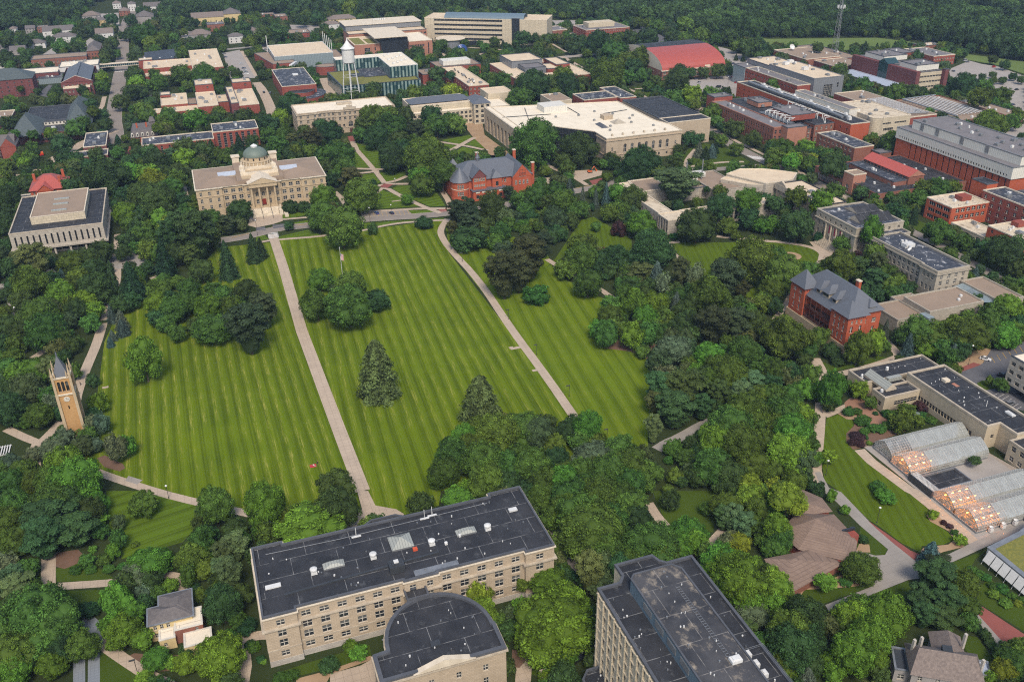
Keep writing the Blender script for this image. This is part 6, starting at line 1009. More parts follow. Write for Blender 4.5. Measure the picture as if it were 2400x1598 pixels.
for p in ([(930, 240), (1080, 222), (1145, 300), (1080, 345), (940, 330)], [(1125, 215), (1370, 200), (1380, 250), (1250, 305), (1190, 295)], [(1100, 410), (1160, 375), (1330, 430), (1520, 525), (1100, 550), (1080, 480)], [(1250, 360), (1300, 335), (1400, 330), (1600, 300), (1740, 520), (1600, 528), (1350, 420)], [(240, 650), (480, 600), (480, 575), (250, 590)], [(300, 680), (480, 652), (480, 685), (340, 697)], [(195, 805), (480, 740), (600, 790), (200, 822)], [(985, 680), (1730, 630), (1720, 645), (1460, 650), (1120, 715), (1000, 745)], [(1385, 565), (1600, 557), (1650, 580), (1440, 598)], [(0, 800), (80, 790), (120, 825), (0, 845)]): sheet('lawn', p, 'lawn_cross', .018, 'b2')
for q in ([(260, 480, 'a3'), (430, 450, 'a3'), (500, 490, 'a3'), (330, 500, 'a3')], [(540, 560, 'a3'), (680, 520, 'a3'), (780, 620, 'a3'), (660, 600, 'a3')], [(1740, 480, 'a2'), (1880, 440, 'a2'), (2060, 460, 'a2'), (1980, 500, 'a2'), (1820, 510, 'a2')], [(2020, 530, 'a2'), (2200, 460, 'a2'), (2352, 470, 'a2'), (2352, 500, 'a2'), (2150, 560, 'a2')], [(1100, 800, 'a3'), (1240, 800, 'a3'), (1500, 900, 'a3'), (1700, 1050, 'a3'), (1400, 980, 'a3'), (1200, 860, 'a3')], [(1500, 1480, 'a3'), (1700, 1300, 'a3'), (2000, 1370, 'a3'), (2250, 1530, 'a3'), (1600, 1568, 'a3')], [(1130, 870, 'a1'), (1150, 1040, 'a1'), (1080, 1140, 'a1'), (1100, 1020, 'a1')], [(1270, 700, 'b4'), (1340, 640, 'b4'), (1500, 700, 'b4'), (1500, 800, 'b4')], [(1700, 900, 'b4'), (1900, 860, 'b4'), (2352, 1250, 'b4'), (2300, 1290, 'b4'), (2000, 1080, 'b4')], [(250, 930, 'd4'), (300, 800, 'd4'), (600, 800, 'd4'), (860, 740, 'd4'), (860, 780, 'd4'), (440, 930, 'd4')], [(720, 520, 'd4'), (760, 290, 'd4'), (980, 470, 'd4'), (960, 520, 'd4'), (880, 530, 'd4')], [(720, 900, 'd4'), (1150, 735, 'd4'), (1200, 880, 'd4'), (900, 1000, 'd4')], [(1500, 590, 'd4'), (1800, 480, 'd4'), (1700, 560, 'd4'), (1660, 640, 'd4'), (1560, 680, 'd4')], [(1600, 1180, 'd4'), (1720, 1200, 'd4'), (1850, 1380, 'd4'), (1750, 1450, 'd4'), (1620, 1300, 'd4')], [(1700, 900, 'd4'), (1800, 700, 'd4'), (2100, 950, 'd4'), (2100, 1150, 'd4')], [(1350, 1400, 'd3'), (1300, 1200, 'd3'), (1900, 1568, 'd4'), (900, 1400, 'd4')], [(1150, 0, 'd3'), (1700, 0, 'd3'), (1650, 340, 'd3'), (1270, 280, 'd3')], [(440, 360, 'c4'), (560, 480, 'c4'), (800, 430, 'c4'), (1140, 350, 'c4'), (1000, 330, 'c4'), (640, 440, 'c4')], [(150, 1500, 'd3'), (220, 1400, 'd3'), (480, 1450, 'd3'), (400, 1568, 'd3')], [(450, 1400, 'd2'), (930, 1260, 'd2'), (950, 1370, 'd2'), (330, 1520, 'd2'), (150, 1500, 'd2')], [(2050, 130, 'c4'), (1, 1, 'c4')]):
    if len(q) > 2 and not (q[0][2] == 'd3' and q[0][0] == 1350): sheet('lawn', q, 'lawn_plain', .020)
wsheet('lawn', [(258.2, 193.6), (264.6, 196.8), (258.2, 201.0)], 'lawn_plain', .02)
# far meadows
sheet('meadow', [(0, 360, 'a4'), (1000, 350, 'a4'), (1300, 385, 'a4'), (1500, 430, 'a4'), (1700, 470, 'a4'), (1300, 470, 'a4'), (0, 450, 'a4'), (2190, 420, 'a3'), (2200, 340, 'a3')], 'meadow', .03); sheet('meadow', [(1830, 500), (2352, 570), (2352, 680), (2100, 600), (1800, 545)], 'meadow', .03, 'a4'); sheet('meadow', [(1900, 140), (2000, 150), (2352, 250), (2352, 300), (2100, 240)], 'meadow', .03, 'a4')
strip('road', [(1750, 100), (1950, 170), (2150, 280), (2352, 350), (2500, 400)], 16, 'lot', .045, 'a4')
# central walk and other paths
strip('central_walk', [(980, 1568, 'c2'), (760, 1000, 'c2'), (420, 100, 'c2'), (250, 1080, 'b2'), (150, 780, 'b2')], 5.2, 'paving', .052, sm=0)
strip('path', [(600, 930, 'c3'), (290, 480, 'c3'), (0, 95, 'c3'), (2050, 1200, 'b2'), (1790, 930, 'b2'), (1695, 790, 'b2'), (1700, 720, 'b2'), (1760, 640, 'b2')], 3.9, 'paving', .050, sm=2)
strip('path', [(945, 30), (885, 230), (800, 420), (715, 640), (690, 760)], 4.4, 'paving', .050, 'c1', sm=2); strip('path', [(60, 1000), (230, 1080), (360, 1130), (460, 1040), (560, 930)], 3.6, 'paving', .051, 'c1', sm=1); strip('path', [(355, 1120, 'c1'), (300, 1220, 'c1'), (330, 100, 'd1'), (400, 480, 'd1'), (395, 780, 'd1'), (395, 950, 'd1')], 4.2, 'paving', .050)
strip('path', [(880, 1390, 'c1'), (1100, 1470, 'c1'), (1480, 1590, 'c1'), (1620, 95, 'd1'), (2080, 195, 'd1'), (400, 300, 'd2')], 3.4, 'paving', .050); strip('path', [(370, 790), (600, 775), (960, 750), (1300, 700), (1430, 690), (1510, 740), (1510, 830)], 3.2, 'paving', .049, 'd1'); sheet('path', [(1150, 1475), (1180, 1430), (1310, 1470), (1260, 1510)], 'paving_grey', .054, 'c1')
sheet('plaza', [(670, 1040), (760, 1020), (850, 1100), (850, 1250), (790, 1270), (740, 1180), (680, 1130)], 'slate_paving', .053, 'd1'); strip('path', [(800, 1230), (1000, 1370), (1200, 1500), (1400, 1600)], 3.4, 'paving', .050, 'd1'); strip('path', [(650, 1300), (650, 1620)], 3.0, 'slate_paving', .050, 'd1'); strip('path', [(770, 1200), (770, 1620)], 3.0, 'slate_paving', .050, 'd1'); strip('path', [(1990, 1568), (2020, 1400), (1960, 1230), (2100, 1180), (2330, 1180)], 3.5, 'paving', .050, 'd1')
strip('path', [(20, 800, 'b1'), (100, 850, 'b1')], 3, 'paving', .05); sheet('plaza', [(830, 0), (920, 0), (980, 120), (1150, 150), (1215, 190), (1200, 215), (880, 290), (660, 350), (700, 300), (800, 230), (870, 150)], 'paving', .055, 'd2'); sheet('drive', [(610, 1500), (860, 1430), (950, 1380), (1000, 1568), (1000, 1700), (600, 1700)], 'paving', .05, 'd2'); sheet('bed', [(330, 1540), (600, 1470), (940, 1350), (960, 1380), (620, 1500), (560, 1600), (330, 1620)], 'bed_tan', .045, 'd2')
# road before the domed hall
strip('road', [(1500, 900, 'b1'), (2100, 830, 'b1'), (2340, 785, 'b1'), (200, 725, 'b2'), (480, 700, 'b2'), (1000, 640, 'b2'), (1740, 600, 'b2'), (200, 470, 'b3'), (640, 370, 'b3'), (830, 335, 'b3'), (950, 300, 'b3')], 8.6, 'road', .040, kerb=1, sm=2)
sheet('parking_bay', [(960, 590), (1000, 570), (1390, 555), (1440, 600), (1700, 592), (1700, 600), (990, 640)], 'road', .046, 'b2'); sheet('plaza', [(0, 560, 'b2'), (60, 500, 'b2'), (240, 570, 'b2'), (245, 660, 'b2'), (150, 690, 'b2'), (0, 720, 'b2'), (2280, 700, 'b1'), (2290, 620, 'b1')], 'paving', .050)
sheet('asphalt_patch', [(150, 695), (300, 680), (380, 700), (160, 728)], 'asphalt', .056, 'b2'); sheet('asphalt_patch', [(0, 720), (80, 712), (95, 740), (0, 752)], 'asphalt', .056, 'b2'); strip('path', [(30, 855), (140, 835), (600, 800), (1000, 745), (1130, 710), (1300, 680), (1460, 665), (1740, 650)], 2.6, 'paving', .048, 'b2', sm=1); strip('path', [(240, 645), (480, 625)], 2.6, 'paving', .047, 'b2'); strip('path', [(950, 575), (1300, 558), (1500, 545), (1740, 545)], 3.2, 'paving', .048, 'b2')
for i in range(5): wsheet('crosswalk_marking', [(30.4+.1*i, 511.5+i*1.9), (36.4+.1*i, 511.5+i*1.9), (36.4+.1*i, 512.5+i*1.9), (30.4+.1*i, 512.5+i*1.9)], 'white_paint', .068)
strip('yellow_kerb_line', [(2130, 815, 'b1'), (2290, 775, 'b1')], .35, 'yellow_paint', .14); strip('yellow_kerb_line', [(340, 702, 'b2'), (480, 690, 'b2')], .35, 'yellow_paint', .14); strip('yellow_kerb_line', [(590, 358, 'b3'), (830, 315, 'b3')], .35, 'yellow_paint', .14)
for i in range(10): strip('bay_line', [(1030+i*40, 572-i*1.2), (1050+i*40, 622-i*2.4)], .16, 'yellow_paint', .060, 'b2')
for a in ([(920, 0), (1080, 180), (1180, 310)], [(890, 178), (1170, 185)], [(920, 225), (1130, 200)], [(1080, 350), (1180, 320), (1400, 318)], [(1180, 310), (1290, 290), (1390, 245)], [(1100, 400), (1180, 345), (1330, 430), (1540, 530), (1700, 585)], [(1620, 240), (1700, 370), (1780, 490), (1780, 560)], [(720, 390), (800, 460), (840, 560)]): strip('path', a, 3.6, 'paving', .050, 'b2')
sheet('brick_diamond', [(1135, 345), (1180, 316), (1260, 325), (1205, 358)], 'brick_paving', .062, 'b2'); strip('path', [(880, 1290, 'a2'), (920, 0, 'b2')], 4.4, 'paving', .051); sheet('brick_landing', [(800, 1260), (890, 1250), (912, 1298), (840, 1305)], 'brick_paving', .062, 'a2'); strip('path', [(1640, 1300), (1900, 1335), (2130, 1385)], 3.4, 'paving', .050, 'a2'); strip('path', [(1760, 1400), (2005, 1265)], 4.2, 'paving', .051, 'a2')
sheet('plaza', [(1900, 1140), (2080, 1120), (2100, 1240), (2330, 1410), (2330, 1470), (2150, 1440), (2120, 1380), (2000, 1270)], 'bed_tan', .049, 'a2'); sheet('plaza', [(1640, 1500, 'a2'), (1760, 1420, 'a2'), (1900, 1480, 'a2'), (2200, 1430, 'a2'), (2352, 1440, 'a2'), (20, 60, 'b3'), (2200, 60, 'b2'), (1900, 60, 'b2')], 'paving', .049)
sheet('brick_patch', [(1675, 555), (1755, 550), (1755, 572), (1700, 578)], 'brick_paving', .066, 'b2'); sheet('brick_patch', [(710, 290), (830, 265), (830, 300), (740, 325)], 'brick_paving', .058, 'b3'); sheet('plaza', [(140, 265), (350, 260), (360, 240), (480, 250), (470, 320), (320, 340), (150, 290)], 'paving', .050, 'b3')
sheet('worksite', [(560, 200), (700, 190), (830, 200), (820, 240), (640, 290), (540, 250)], 'paving', .051, 'b3'); strip('path', [(300, 110), (340, 160), (560, 250), (690, 330)], 3.4, 'paving', .052, 'b3'); strip('path', [(1690, 0), (1620, 80), (1590, 150), (1650, 190)], 3.8, 'paving', .052, 'b3')
strip('road', [(950, 300, 'b3'), (1300, 240, 'b3'), (1500, 190, 'b3'), (1900, 185, 'b3'), (2300, 150, 'b3')], 8, 'road', .041); strip('path', [(1380, 190), (1600, 165), (1900, 120), (2130, 115)], 3.2, 'paving', .053, 'b3'); strip('path', [(1420, 865), (1540, 850)], 3, 'paving', .05, 'b3')
strip('path', [(320, 1010), (400, 1060), (560, 1160), (820, 1290), (900, 1350), (1100, 1450), (1570, 1530)], 3.2, 'paving', .050, 'b3'); strip('path', [(1880, 800, 'b3'), (2100, 820, 'b3'), (2352, 845, 'b3'), (100, 850, 'b4'), (350, 885, 'b4'), (480, 935, 'b4'), (510, 1000, 'b4'), (450, 1060, 'b4')], 3.2, 'paving', .050); strip('path', [(1440, 870), (1480, 950), (1560, 1020)], 2.4, 'paving', .05, 'b3')
sheet('plaza', [(380, 850), (480, 850), (600, 930), (590, 970), (500, 1010), (450, 1050), (470, 960)], 'paving', .055, 'b4')
structure(MB().lathe(*T('b4', 210, 980).to_2d(), [(5.6, .052), (0, .054)], 32), 'round_bed_paving', M['bed_tan']); structure(MB().lathe(*T('b4', 205, 978).to_2d(), [(2.9, .075), (0, .08)], 28), 'round_bed', M['lawn_plain'])
strip('path', [(60, 1568, 'b4'), (130, 1480, 'b4'), (200, 1370, 'b4'), (240, 1250, 'b4')], 3, 'paving', .05); strip('path', [(420, 350, 'c4'), (480, 460, 'c4'), (520, 560, 'c4'), (500, 640, 'c4')], 5.5, 'paving', .049); strip('path', [(650, 500), (900, 440), (1180, 350), (1200, 320), (1140, 250), (1060, 170)], 3.8, 'paving', .050, 'c4')
strip('path', [(480, 760), (480, 900), (460, 1150), (440, 1300), (440, 1400), (500, 1568)], 4.0, 'paving', .051, 'c4'); strip('path', [(520, 880), (620, 840), (700, 800), (860, 740)], 3.0, 'paving', .050, 'c4'); strip('path', [(2090, 85), (2200, 110), (2320, 145)], 3, 'paving', .05, 'c3'); strip('path', [(2260, 0), (2352, 80)], 3, 'paving', .051, 'c3'); strip('path', [(1330, 1190), (1420, 1130), (1520, 1090), (1750, 960), (1850, 920)], 4.6, 'paving_grey', .050, 'c3'); strip('path', [(1120, 100), (1190, 210), (1270, 300), (1400, 400)], 3.4, 'paving', .050, 'd3'); strip('path', [(1600, 470), (1690, 370), (1760, 300)], 3.4, 'paving', .05, 'd3'); strip('path', [(270, 300), (420, 440), (520, 600), (570, 700)], 4.0, 'paving_grey', .050, 'd3'); strip('path', [(90, 1568), (100, 1420), (170, 1340)], 4.2, 'paving', .050, 'd3')
# junction by the angular hall
sheet('drive', [(500, 1568, 'c4'), (430, 1400, 'c4'), (480, 1390, 'c4'), (560, 1540, 'c4'), (600, 10, 'd4'), (830, 250, 'd4'), (1050, 430, 'd4'), (1260, 540, 'd4'), (1330, 560, 'd4'), (1480, 520, 'd4'), (1680, 420, 'd4'), (1730, 400, 'd4'), (2100, 235, 'd4'), (2300, 150, 'd4'), (2300, 250, 'd4'), (2100, 320, 'd4'), (1850, 430, 'd4'), (1500, 590, 'd4'), (1230, 720, 'd4'), (1150, 730, 'd4'), (500, 990, 'd4'), (470, 935, 'd4'), (860, 780, 'd4'), (900, 650, 'd4'), (900, 560, 'd4'), (720, 500, 'd4'), (730, 490, 'd4'), (880, 530, 'd4'), (960, 525, 'd4'), (985, 480, 'd4'), (760, 290, 'd4'), (560, 90, 'd4')], 'paving_grey', .0565)
sheet('brick_strip', [(820, 245), (1000, 370), (1170, 490), (1330, 555), (1330, 595), (1210, 575), (1040, 440), (900, 320)], 'brick_paving', .062, 'd4'); sheet('brick_strip', [(1700, 960), (1760, 950), (2110, 1180), (1980, 1300), (1720, 1010)], 'brick_paving', .062, 'd4'); sheet('path', [(1700, 1000), (1720, 1010), (1985, 1300), (1920, 1300), (1700, 1080)], 'paving_grey', .058, 'd4'); sheet('brick_strip', [(1225, 630), (1280, 640), (1270, 675), (1225, 665)], 'brick_paving', .062, 'd4')
strip('path', [(840, 1190, 'c4'), (950, 1300, 'c4'), (1300, 1560, 'c4'), (1200, 10, 'd4'), (1400, 170, 'd4'), (1700, 430, 'd4')], 4.2, 'paving', .050, sm=0); sheet('yard', [(860, 1170), (960, 1140), (1180, 1350), (1310, 1480), (1500, 1600), (1800, 1600), (2352, 1400), (1960, 1180), (1500, 1250)], 'gravel', .046, 'c4') if 'gravel' in M else None
wsheet('yard', [(213, 161), (252, 161), (252, 217), (213, 217)], 'lot', .047); wsheet('patio', [(222, 229), (233, 226), (234.5, 240.5), (226, 245.5), (223.5, 242)], 'patio', .053); sheet('patio', [(700, 760), (760, 710), (900, 730), (900, 810), (720, 800)], 'patio', .057, 'c4'); sheet('patio', [(930, 870), (1010, 860), (1100, 910), (1020, 950), (930, 960)], 'patio', .058, 'c4')
sheet('bed', [(640, 860), (700, 840), (830, 880), (830, 920), (720, 910)], 'bed_tan', .056, 'c4'); sheet('bed', [(790, 930), (900, 1000), (1250, 980), (1300, 1010), (960, 1130), (840, 1180), (780, 1190), (720, 1120), (720, 1040), (790, 970)], 'mulch', .044, 'c4'); sheet('bed', [(1300, 200), (1350, 160), (1600, 400), (1640, 420), (1600, 460), (1440, 500), (1330, 540), (1250, 500), (1280, 460), (1480, 440), (1530, 400), (1480, 330), (1330, 250)], 'bed_tan', .052, 'd4')
sheet('bed', [(720, 500), (750, 430), (830, 440), (840, 505)], 'bed_tan', .053, 'd4'); sheet('bed', [(240, 930), (280, 800), (600, 690), (860, 720), (740, 780), (500, 800), (300, 810), (260, 870)], 'bed_tan', .044, 'd4'); sheet('bed', [(890, 1270), (960, 1240), (1130, 1320), (1150, 1360), (1100, 1390), (960, 1350)], 'mulch', .052, 'c1'); sheet('bed', [(450, 510), (640, 480), (720, 560), (530, 640), (450, 620)], 'mulch', .045, 'd1'); sheet('bed', [(740, 150), (850, 260), (1100, 290), (1250, 360), (1280, 520), (1350, 560), (1500, 300), (1300, 100)], 'mulch', .040, 'c3'); sheet('bed', [(0, 1300), (60, 1310), (100, 1260), (170, 1330), (60, 1450), (0, 1440)], 'mulch', .05, 'd3'); sheet('bed', [(1000, 1380, 'd1'), (1100, 1330, 'd1'), (1350, 1350, 'd1'), (1600, 1340, 'd1'), (1700, 1450, 'd1'), (1300, 1480, 'd1')], 'mulch', .045)
# car park by the ribbed office
sheet('car_park', [(1760, 490), (1860, 430), (1980, 390), (2050, 270), (2352, 200), (2352, 1000), (2100, 800), (1900, 610)], 'asphalt', .043, 'c4'); sheet('bed', [(1700, 430), (1760, 350), (1950, 250), (2050, 270), (1970, 400), (1770, 480)], 'bed_tan', .046, 'c4'); sheet('brick_bed', [(1760, 440), (1890, 390), (1960, 410), (1780, 475)], 'brick_paving', .058, 'c4'); sheet('island', [(1920, 580), (1970, 555), (2100, 560), (2220, 600), (2200, 640), (2090, 625), (2000, 645), (1940, 620)], 'lawn_plain', .10, 'c4')
for i in range(9): strip('bay_line', [(2050+i*52, 338-i*19), (2085+i*52, 392-i*19)], .16, 'yellow_paint', .060, 'c4')
for i in range(7): strip('bay_line', [(2150+i*30, 650+i*24), (2080+i*30, 690+i*24)], .14, 'white_paint', .060, 'c4'); strip('bay_line', [(2190+i*9, 480+i*12), (2250+i*9, 462+i*12)], .18, 'yellow_paint', .060, 'c4')
# streets of the far side
strip('road', [(2352, 1330, 'b4'), (2100, 1170, 'b4'), (1700, 950, 'b4'), (1270, 730, 'b4')], 6.5, 'road', .042, kerb=1); strip('road', [(720, 460, 'b4'), (560, 380, 'b4'), (350, 270, 'b4'), (130, 180, 'b4'), (2250, 80, 'b3'), (2150, 1400, 'a3'), (1850, 1240, 'a3'), (1740, 1140, 'a3'), (1735, 900, 'a3'), (1780, 850, 'a3')], 9.5, 'road', .043, kerb=1); strip('path', [(760, 480, 'b4'), (600, 370, 'b4'), (330, 230, 'b4'), (150, 130, 'b4'), (2352, 1440, 'a3'), (2000, 1270, 'a3'), (1800, 1150, 'a3')], 3.2, 'paving', .052)
for i in range(7): p = T('a3', 2220+i*18, 1462+i*2); wsheet('crosswalk_marking', [(p.x, p.y), (p.x+.9, p.y), (p.x+.9, p.y+9), (p.x, p.y+9)], 'white_paint', .07)
strip('path', [(1020, 800), (1150, 850), (1290, 930), (1440, 1000)], 3.4, 'paving', .050, 'a3'); strip('path', [(1130, 820), (1400, 800)], 3, 'paving', .05, 'a3'); strip('path', [(1740, 1060), (1745, 900)], 3, 'paving', .05, 'a3'); strip('path', [(460, 520), (600, 600), (740, 690)], 5, 'paving', .05, 'a3'); strip('road', [(440, 530), (860, 490), (1100, 470)], 12, 'lot', .046, 'a3'); strip('path', [(360, 400), (500, 480)], 3, 'paving', .051, 'a3'); strip('path', [(1560, 400, 'a2'), (1700, 490, 'a2'), (1750, 520, 'a2')], 4, 'paving', .05); strip('path', [(1880, 435, 'a2'), (2150, 450, 'a2'), (2352, 470, 'a2')], 4, 'paving', .05); strip('path', [(1980, 530, 'a2'), (2100, 485, 'a2')], 4, 'paving', .05)
sheet('car_park', [(1600, 740), (1700, 720), (1930, 700), (2060, 690), (1900, 510), (1840, 430), (2050, 480), (2352, 640), (2352, 800), (2240, 840), (1800, 880), (1700, 870)], 'lot', .045, 'a3'); sheet('asphalt_patch', [(1740, 850), (1830, 810), (2150, 800), (2300, 860), (2200, 930), (1900, 900)], 'paving_grey', .056, 'a3'); strip('road', [(1650, 400), (1900, 440), (2050, 500), (2250, 580), (2352, 620)], 12, 'lot', .050, 'a3'); strip('lot_strip', [(1250, 445), (1520, 430)], 16, 'lot', .045, 'a3')
sheet('car_park', [(1660, 640, 'a4'), (1850, 560, 'a4'), (1960, 590, 'a4'), (2100, 610, 'a4'), (2352, 700, 'a4'), (2352, 1110, 'a4'), (2200, 1000, 'a4'), (1850, 880, 'a4'), (1700, 820, 'a4')], 'lot', .045); sheet('car_park', [(2050, 1230), (2352, 1140), (2500, 1250), (2500, 1400), (2352, 1320), (2150, 1320)], 'lot', .045, 'a4'); sheet('car_park', [(280, 190), (640, 190), (660, 240), (480, 260), (300, 230)], 'lot', .045, 'a3'); sheet('car_park', [(1100, 280), (1200, 250), (1400, 340), (1420, 400), (1340, 410)], 'asphalt', .045, 'a3')
sheet('car_park', [(2050, 490), (2200, 460), (2352, 700), (2340, 720), (2110, 720), (2080, 600)], 'lot', .047, 'a1'); strip('road', [(2040, 460, 'a1'), (2200, 445, 'a1'), (2352, 430, 'a1'), (100, 420, 'a2')], 9, 'paving_grey', .050); strip('path', [(2220, 470, 'a1'), (2352, 700, 'a1')], 3.6, 'paving', .053); strip('road', [(2352, 760, 'a1'), (60, 830, 'a2'), (130, 980, 'a2'), (150, 1060, 'a2')], 9, 'paving', .049); strip('drive', [(620, 720), (720, 930)], 9, 'paving', .049, 'a2'); strip('drive', [(1500, 700), (1620, 790)], 12, 'paving_grey', .049, 'a2')
strip('street', [(1250, 60), (1180, 160), (1130, 300), (1130, 420), (1120, 600), (1090, 760), (1060, 950), (1040, 1100), (1060, 1230), (1060, 1320)], 13, 'road', .042, 'a1', kerb=1); strip('street', [(1060, 1200), (800, 1290), (660, 1380), (450, 1480), (330, 1600)], 9, 'paving', .044, 'a1'); strip('street', [(150, 230), (0, 290)], 12, 'paving', .044, 'b1'); strip('path', [(960, 890), (930, 1010), (800, 1100)], 4, 'paving', .05, 'a1'); sheet('plaza', [(1140, 1350), (1200, 1350), (1200, 1420), (1150, 1410)], 'brick_paving', .05, 'a1')
sheet('car_park', [(340, 870), (450, 780), (540, 800), (440, 900)], 'asphalt', .047, 'a1'); sheet('car_park', [(1350, 880), (1480, 860), (1480, 900), (1380, 940)], 'asphalt', .047, 'a1'); sheet('car_park', [(1550, 320), (1750, 260), (1760, 350), (1560, 350)], 'lot', .047, 'a1'); sheet('car_park', [(280, 580), (500, 430), (520, 510), (420, 600)], 'lot', .047, 'a1'); sheet('car_park', [(900, 130), (1090, 120), (1100, 260), (900, 260)], 'lot', .046, 'a1'); sheet('car_park', [(740, 420), (830, 350), (980, 440), (760, 440)], 'lot', .046, 'a1'); sheet('car_park', [(310, 230), (600, 240), (560, 320), (340, 300)], 'lot', .046, 'a2'); sheet('car_park', [(0, 430), (110, 430), (110, 480), (0, 490)], 'lot', .049, 'a2')
for i in range(7): p = T('a1', 1060+i*18, 668-i*2); wsheet('crosswalk_marking', [(p.x, p.y), (p.x+1.1, p.y), (p.x+1.1, p.y+6), (p.x, p.y+6)], 'white_paint', .07)
# plazas behind trees at the left
sheet('plaza', [(960, 1050), (1050, 990), (1100, 970), (1260, 930), (1350, 1040), (1250, 1090), (1080, 1100)], 'paving_grey', .050, 'b1'); strip('path', [(1080, 780), (1075, 900), (1060, 1000), (1090, 1200), (990, 1430), (960, 1568)], 3.8, 'paving', .051, 'b1', sm=2); strip('path', [(1680, 320), (1715, 480), (1715, 580)], 4, 'paving', .05, 'b1'); strip('path', [(1380, 1190), (1460, 1165)], 3, 'paving', .05, 'b1'); strip('road', [(0, 1240), (80, 1330), (130, 1430), (200, 1470), (440, 1440), (450, 1350)], 5, 'paving_grey', .050, 'b1'); strip('path', [(60, 1568), (160, 1500)], 4, 'paving', .052, 'b1'); sheet('plaza', [(350, 1130), (480, 1100), (520, 1130), (420, 1180)], 'paving', .05, 'b1'); strip('path', [(300, 350), (460, 250)], 3.6, 'paving', .05, 'c1')
for t, x, y, w, h in (('c3', 30, 258, 4.5, 2.0), ('c3', 210, 462, 2.4, 1.6), ('c2', 2345, 255, 2, 2), ('b2', 1290, 475, 6, 1.6), ('c1', 968, 618, 2.4, 1.6)): p = T(t, x, y); wsheet('hatch_slab', [(p.x-w/2, p.y-h/2), (p.x+w/2, p.y-h/2), (p.x+w/2, p.y+h/2), (p.x-w/2, p.y+h/2)], 'paving', .06)
# ================================================================ trees
def foliage_mat(name):
    m, n, b = nodes(name); oi = n.nodes.new('ShaderNodeObjectInfo'); v = coords(n)
    at_ = n.nodes.new('ShaderNodeAttribute'); at_.attribute_name = 'tone'; sep = n.nodes.new('ShaderNodeSeparateColor'); n.links.new(at_.outputs['Color'], sep.inputs[0])
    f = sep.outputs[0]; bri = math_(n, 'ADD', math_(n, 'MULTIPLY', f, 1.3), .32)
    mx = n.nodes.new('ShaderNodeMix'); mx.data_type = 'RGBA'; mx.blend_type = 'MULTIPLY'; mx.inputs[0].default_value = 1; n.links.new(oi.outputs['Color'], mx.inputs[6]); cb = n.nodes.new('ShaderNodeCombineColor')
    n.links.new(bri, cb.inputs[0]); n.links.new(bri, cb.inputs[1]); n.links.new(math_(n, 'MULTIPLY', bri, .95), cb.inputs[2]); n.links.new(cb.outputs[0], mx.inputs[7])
    n.links.new(mx.outputs[2], b.inputs['Base Color']); b.inputs['Roughness'].default_value = .75; b.inputs['Specular IOR Level'].default_value = .15
    out = n.nodes['Material Output']; tr = n.nodes.new('ShaderNodeBsdfTranslucent'); n.links.new(mx.outputs[2], tr.inputs[0]); ms = n.nodes.new('ShaderNodeMixShader'); ms.inputs[0].default_value = .10
    n.links.new(b.outputs[0], ms.inputs[1]); n.links.new(tr.outputs[0], ms.inputs[2]); n.links.new(ms.outputs[0], out.inputs[0]); return m
M['foliage'] = foliage_mat('foliage'); M['bark'] = basic('bark', (.10, .075, .055), (.06, .045, .035), 6)
def leaf_mesh(name, P, Nn, S, tone, core=None):
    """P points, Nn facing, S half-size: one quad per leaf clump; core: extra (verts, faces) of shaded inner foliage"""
    k = len(P); rg = np.random.default_rng(5); r = rg.normal(size=(k, 3)); u = np.cross(Nn, r); u /= np.linalg.norm(u, axis=1)[:, None]+1e-9; w = np.cross(Nn, u); w /= np.linalg.norm(w, axis=1)[:, None]+1e-9
    S = S[:, None]; el = rg.uniform(.65, 1.35, (k, 1)); q = np.stack([P-u*S*el, P-w*S/el*.8, P+u*S*el, P+w*S/el], 1).reshape(-1, 3)
    V = q; F = np.arange(4*k).reshape(-1, 4).tolist(); tn = np.repeat(tone, 4)
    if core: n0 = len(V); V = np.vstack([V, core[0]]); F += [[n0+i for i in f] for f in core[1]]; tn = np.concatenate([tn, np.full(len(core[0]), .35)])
    me = bpy.data.meshes.new(name); me.from_pydata(V.tolist(), [], F); me.materials.append(M['foliage']); a = me.color_attributes.new('tone', 'FLOAT_COLOR', 'POINT'); c = np.ones((len(V), 4)); c[:, :3] = tn[:, None]; a.data.foreach_set('color', c.ravel()); me.update(); return me
def ico(sub=2):
    import bmesh
    bm = bmesh.new(); bmesh.ops.create_icosphere(bm, subdivisions=sub, radius=1); v = np.array([x.co[:] for x in bm.verts]); f = [[q.index for q in p.verts] for p in bm.faces]; bm.free(); return v, f
ICO = ico(2)
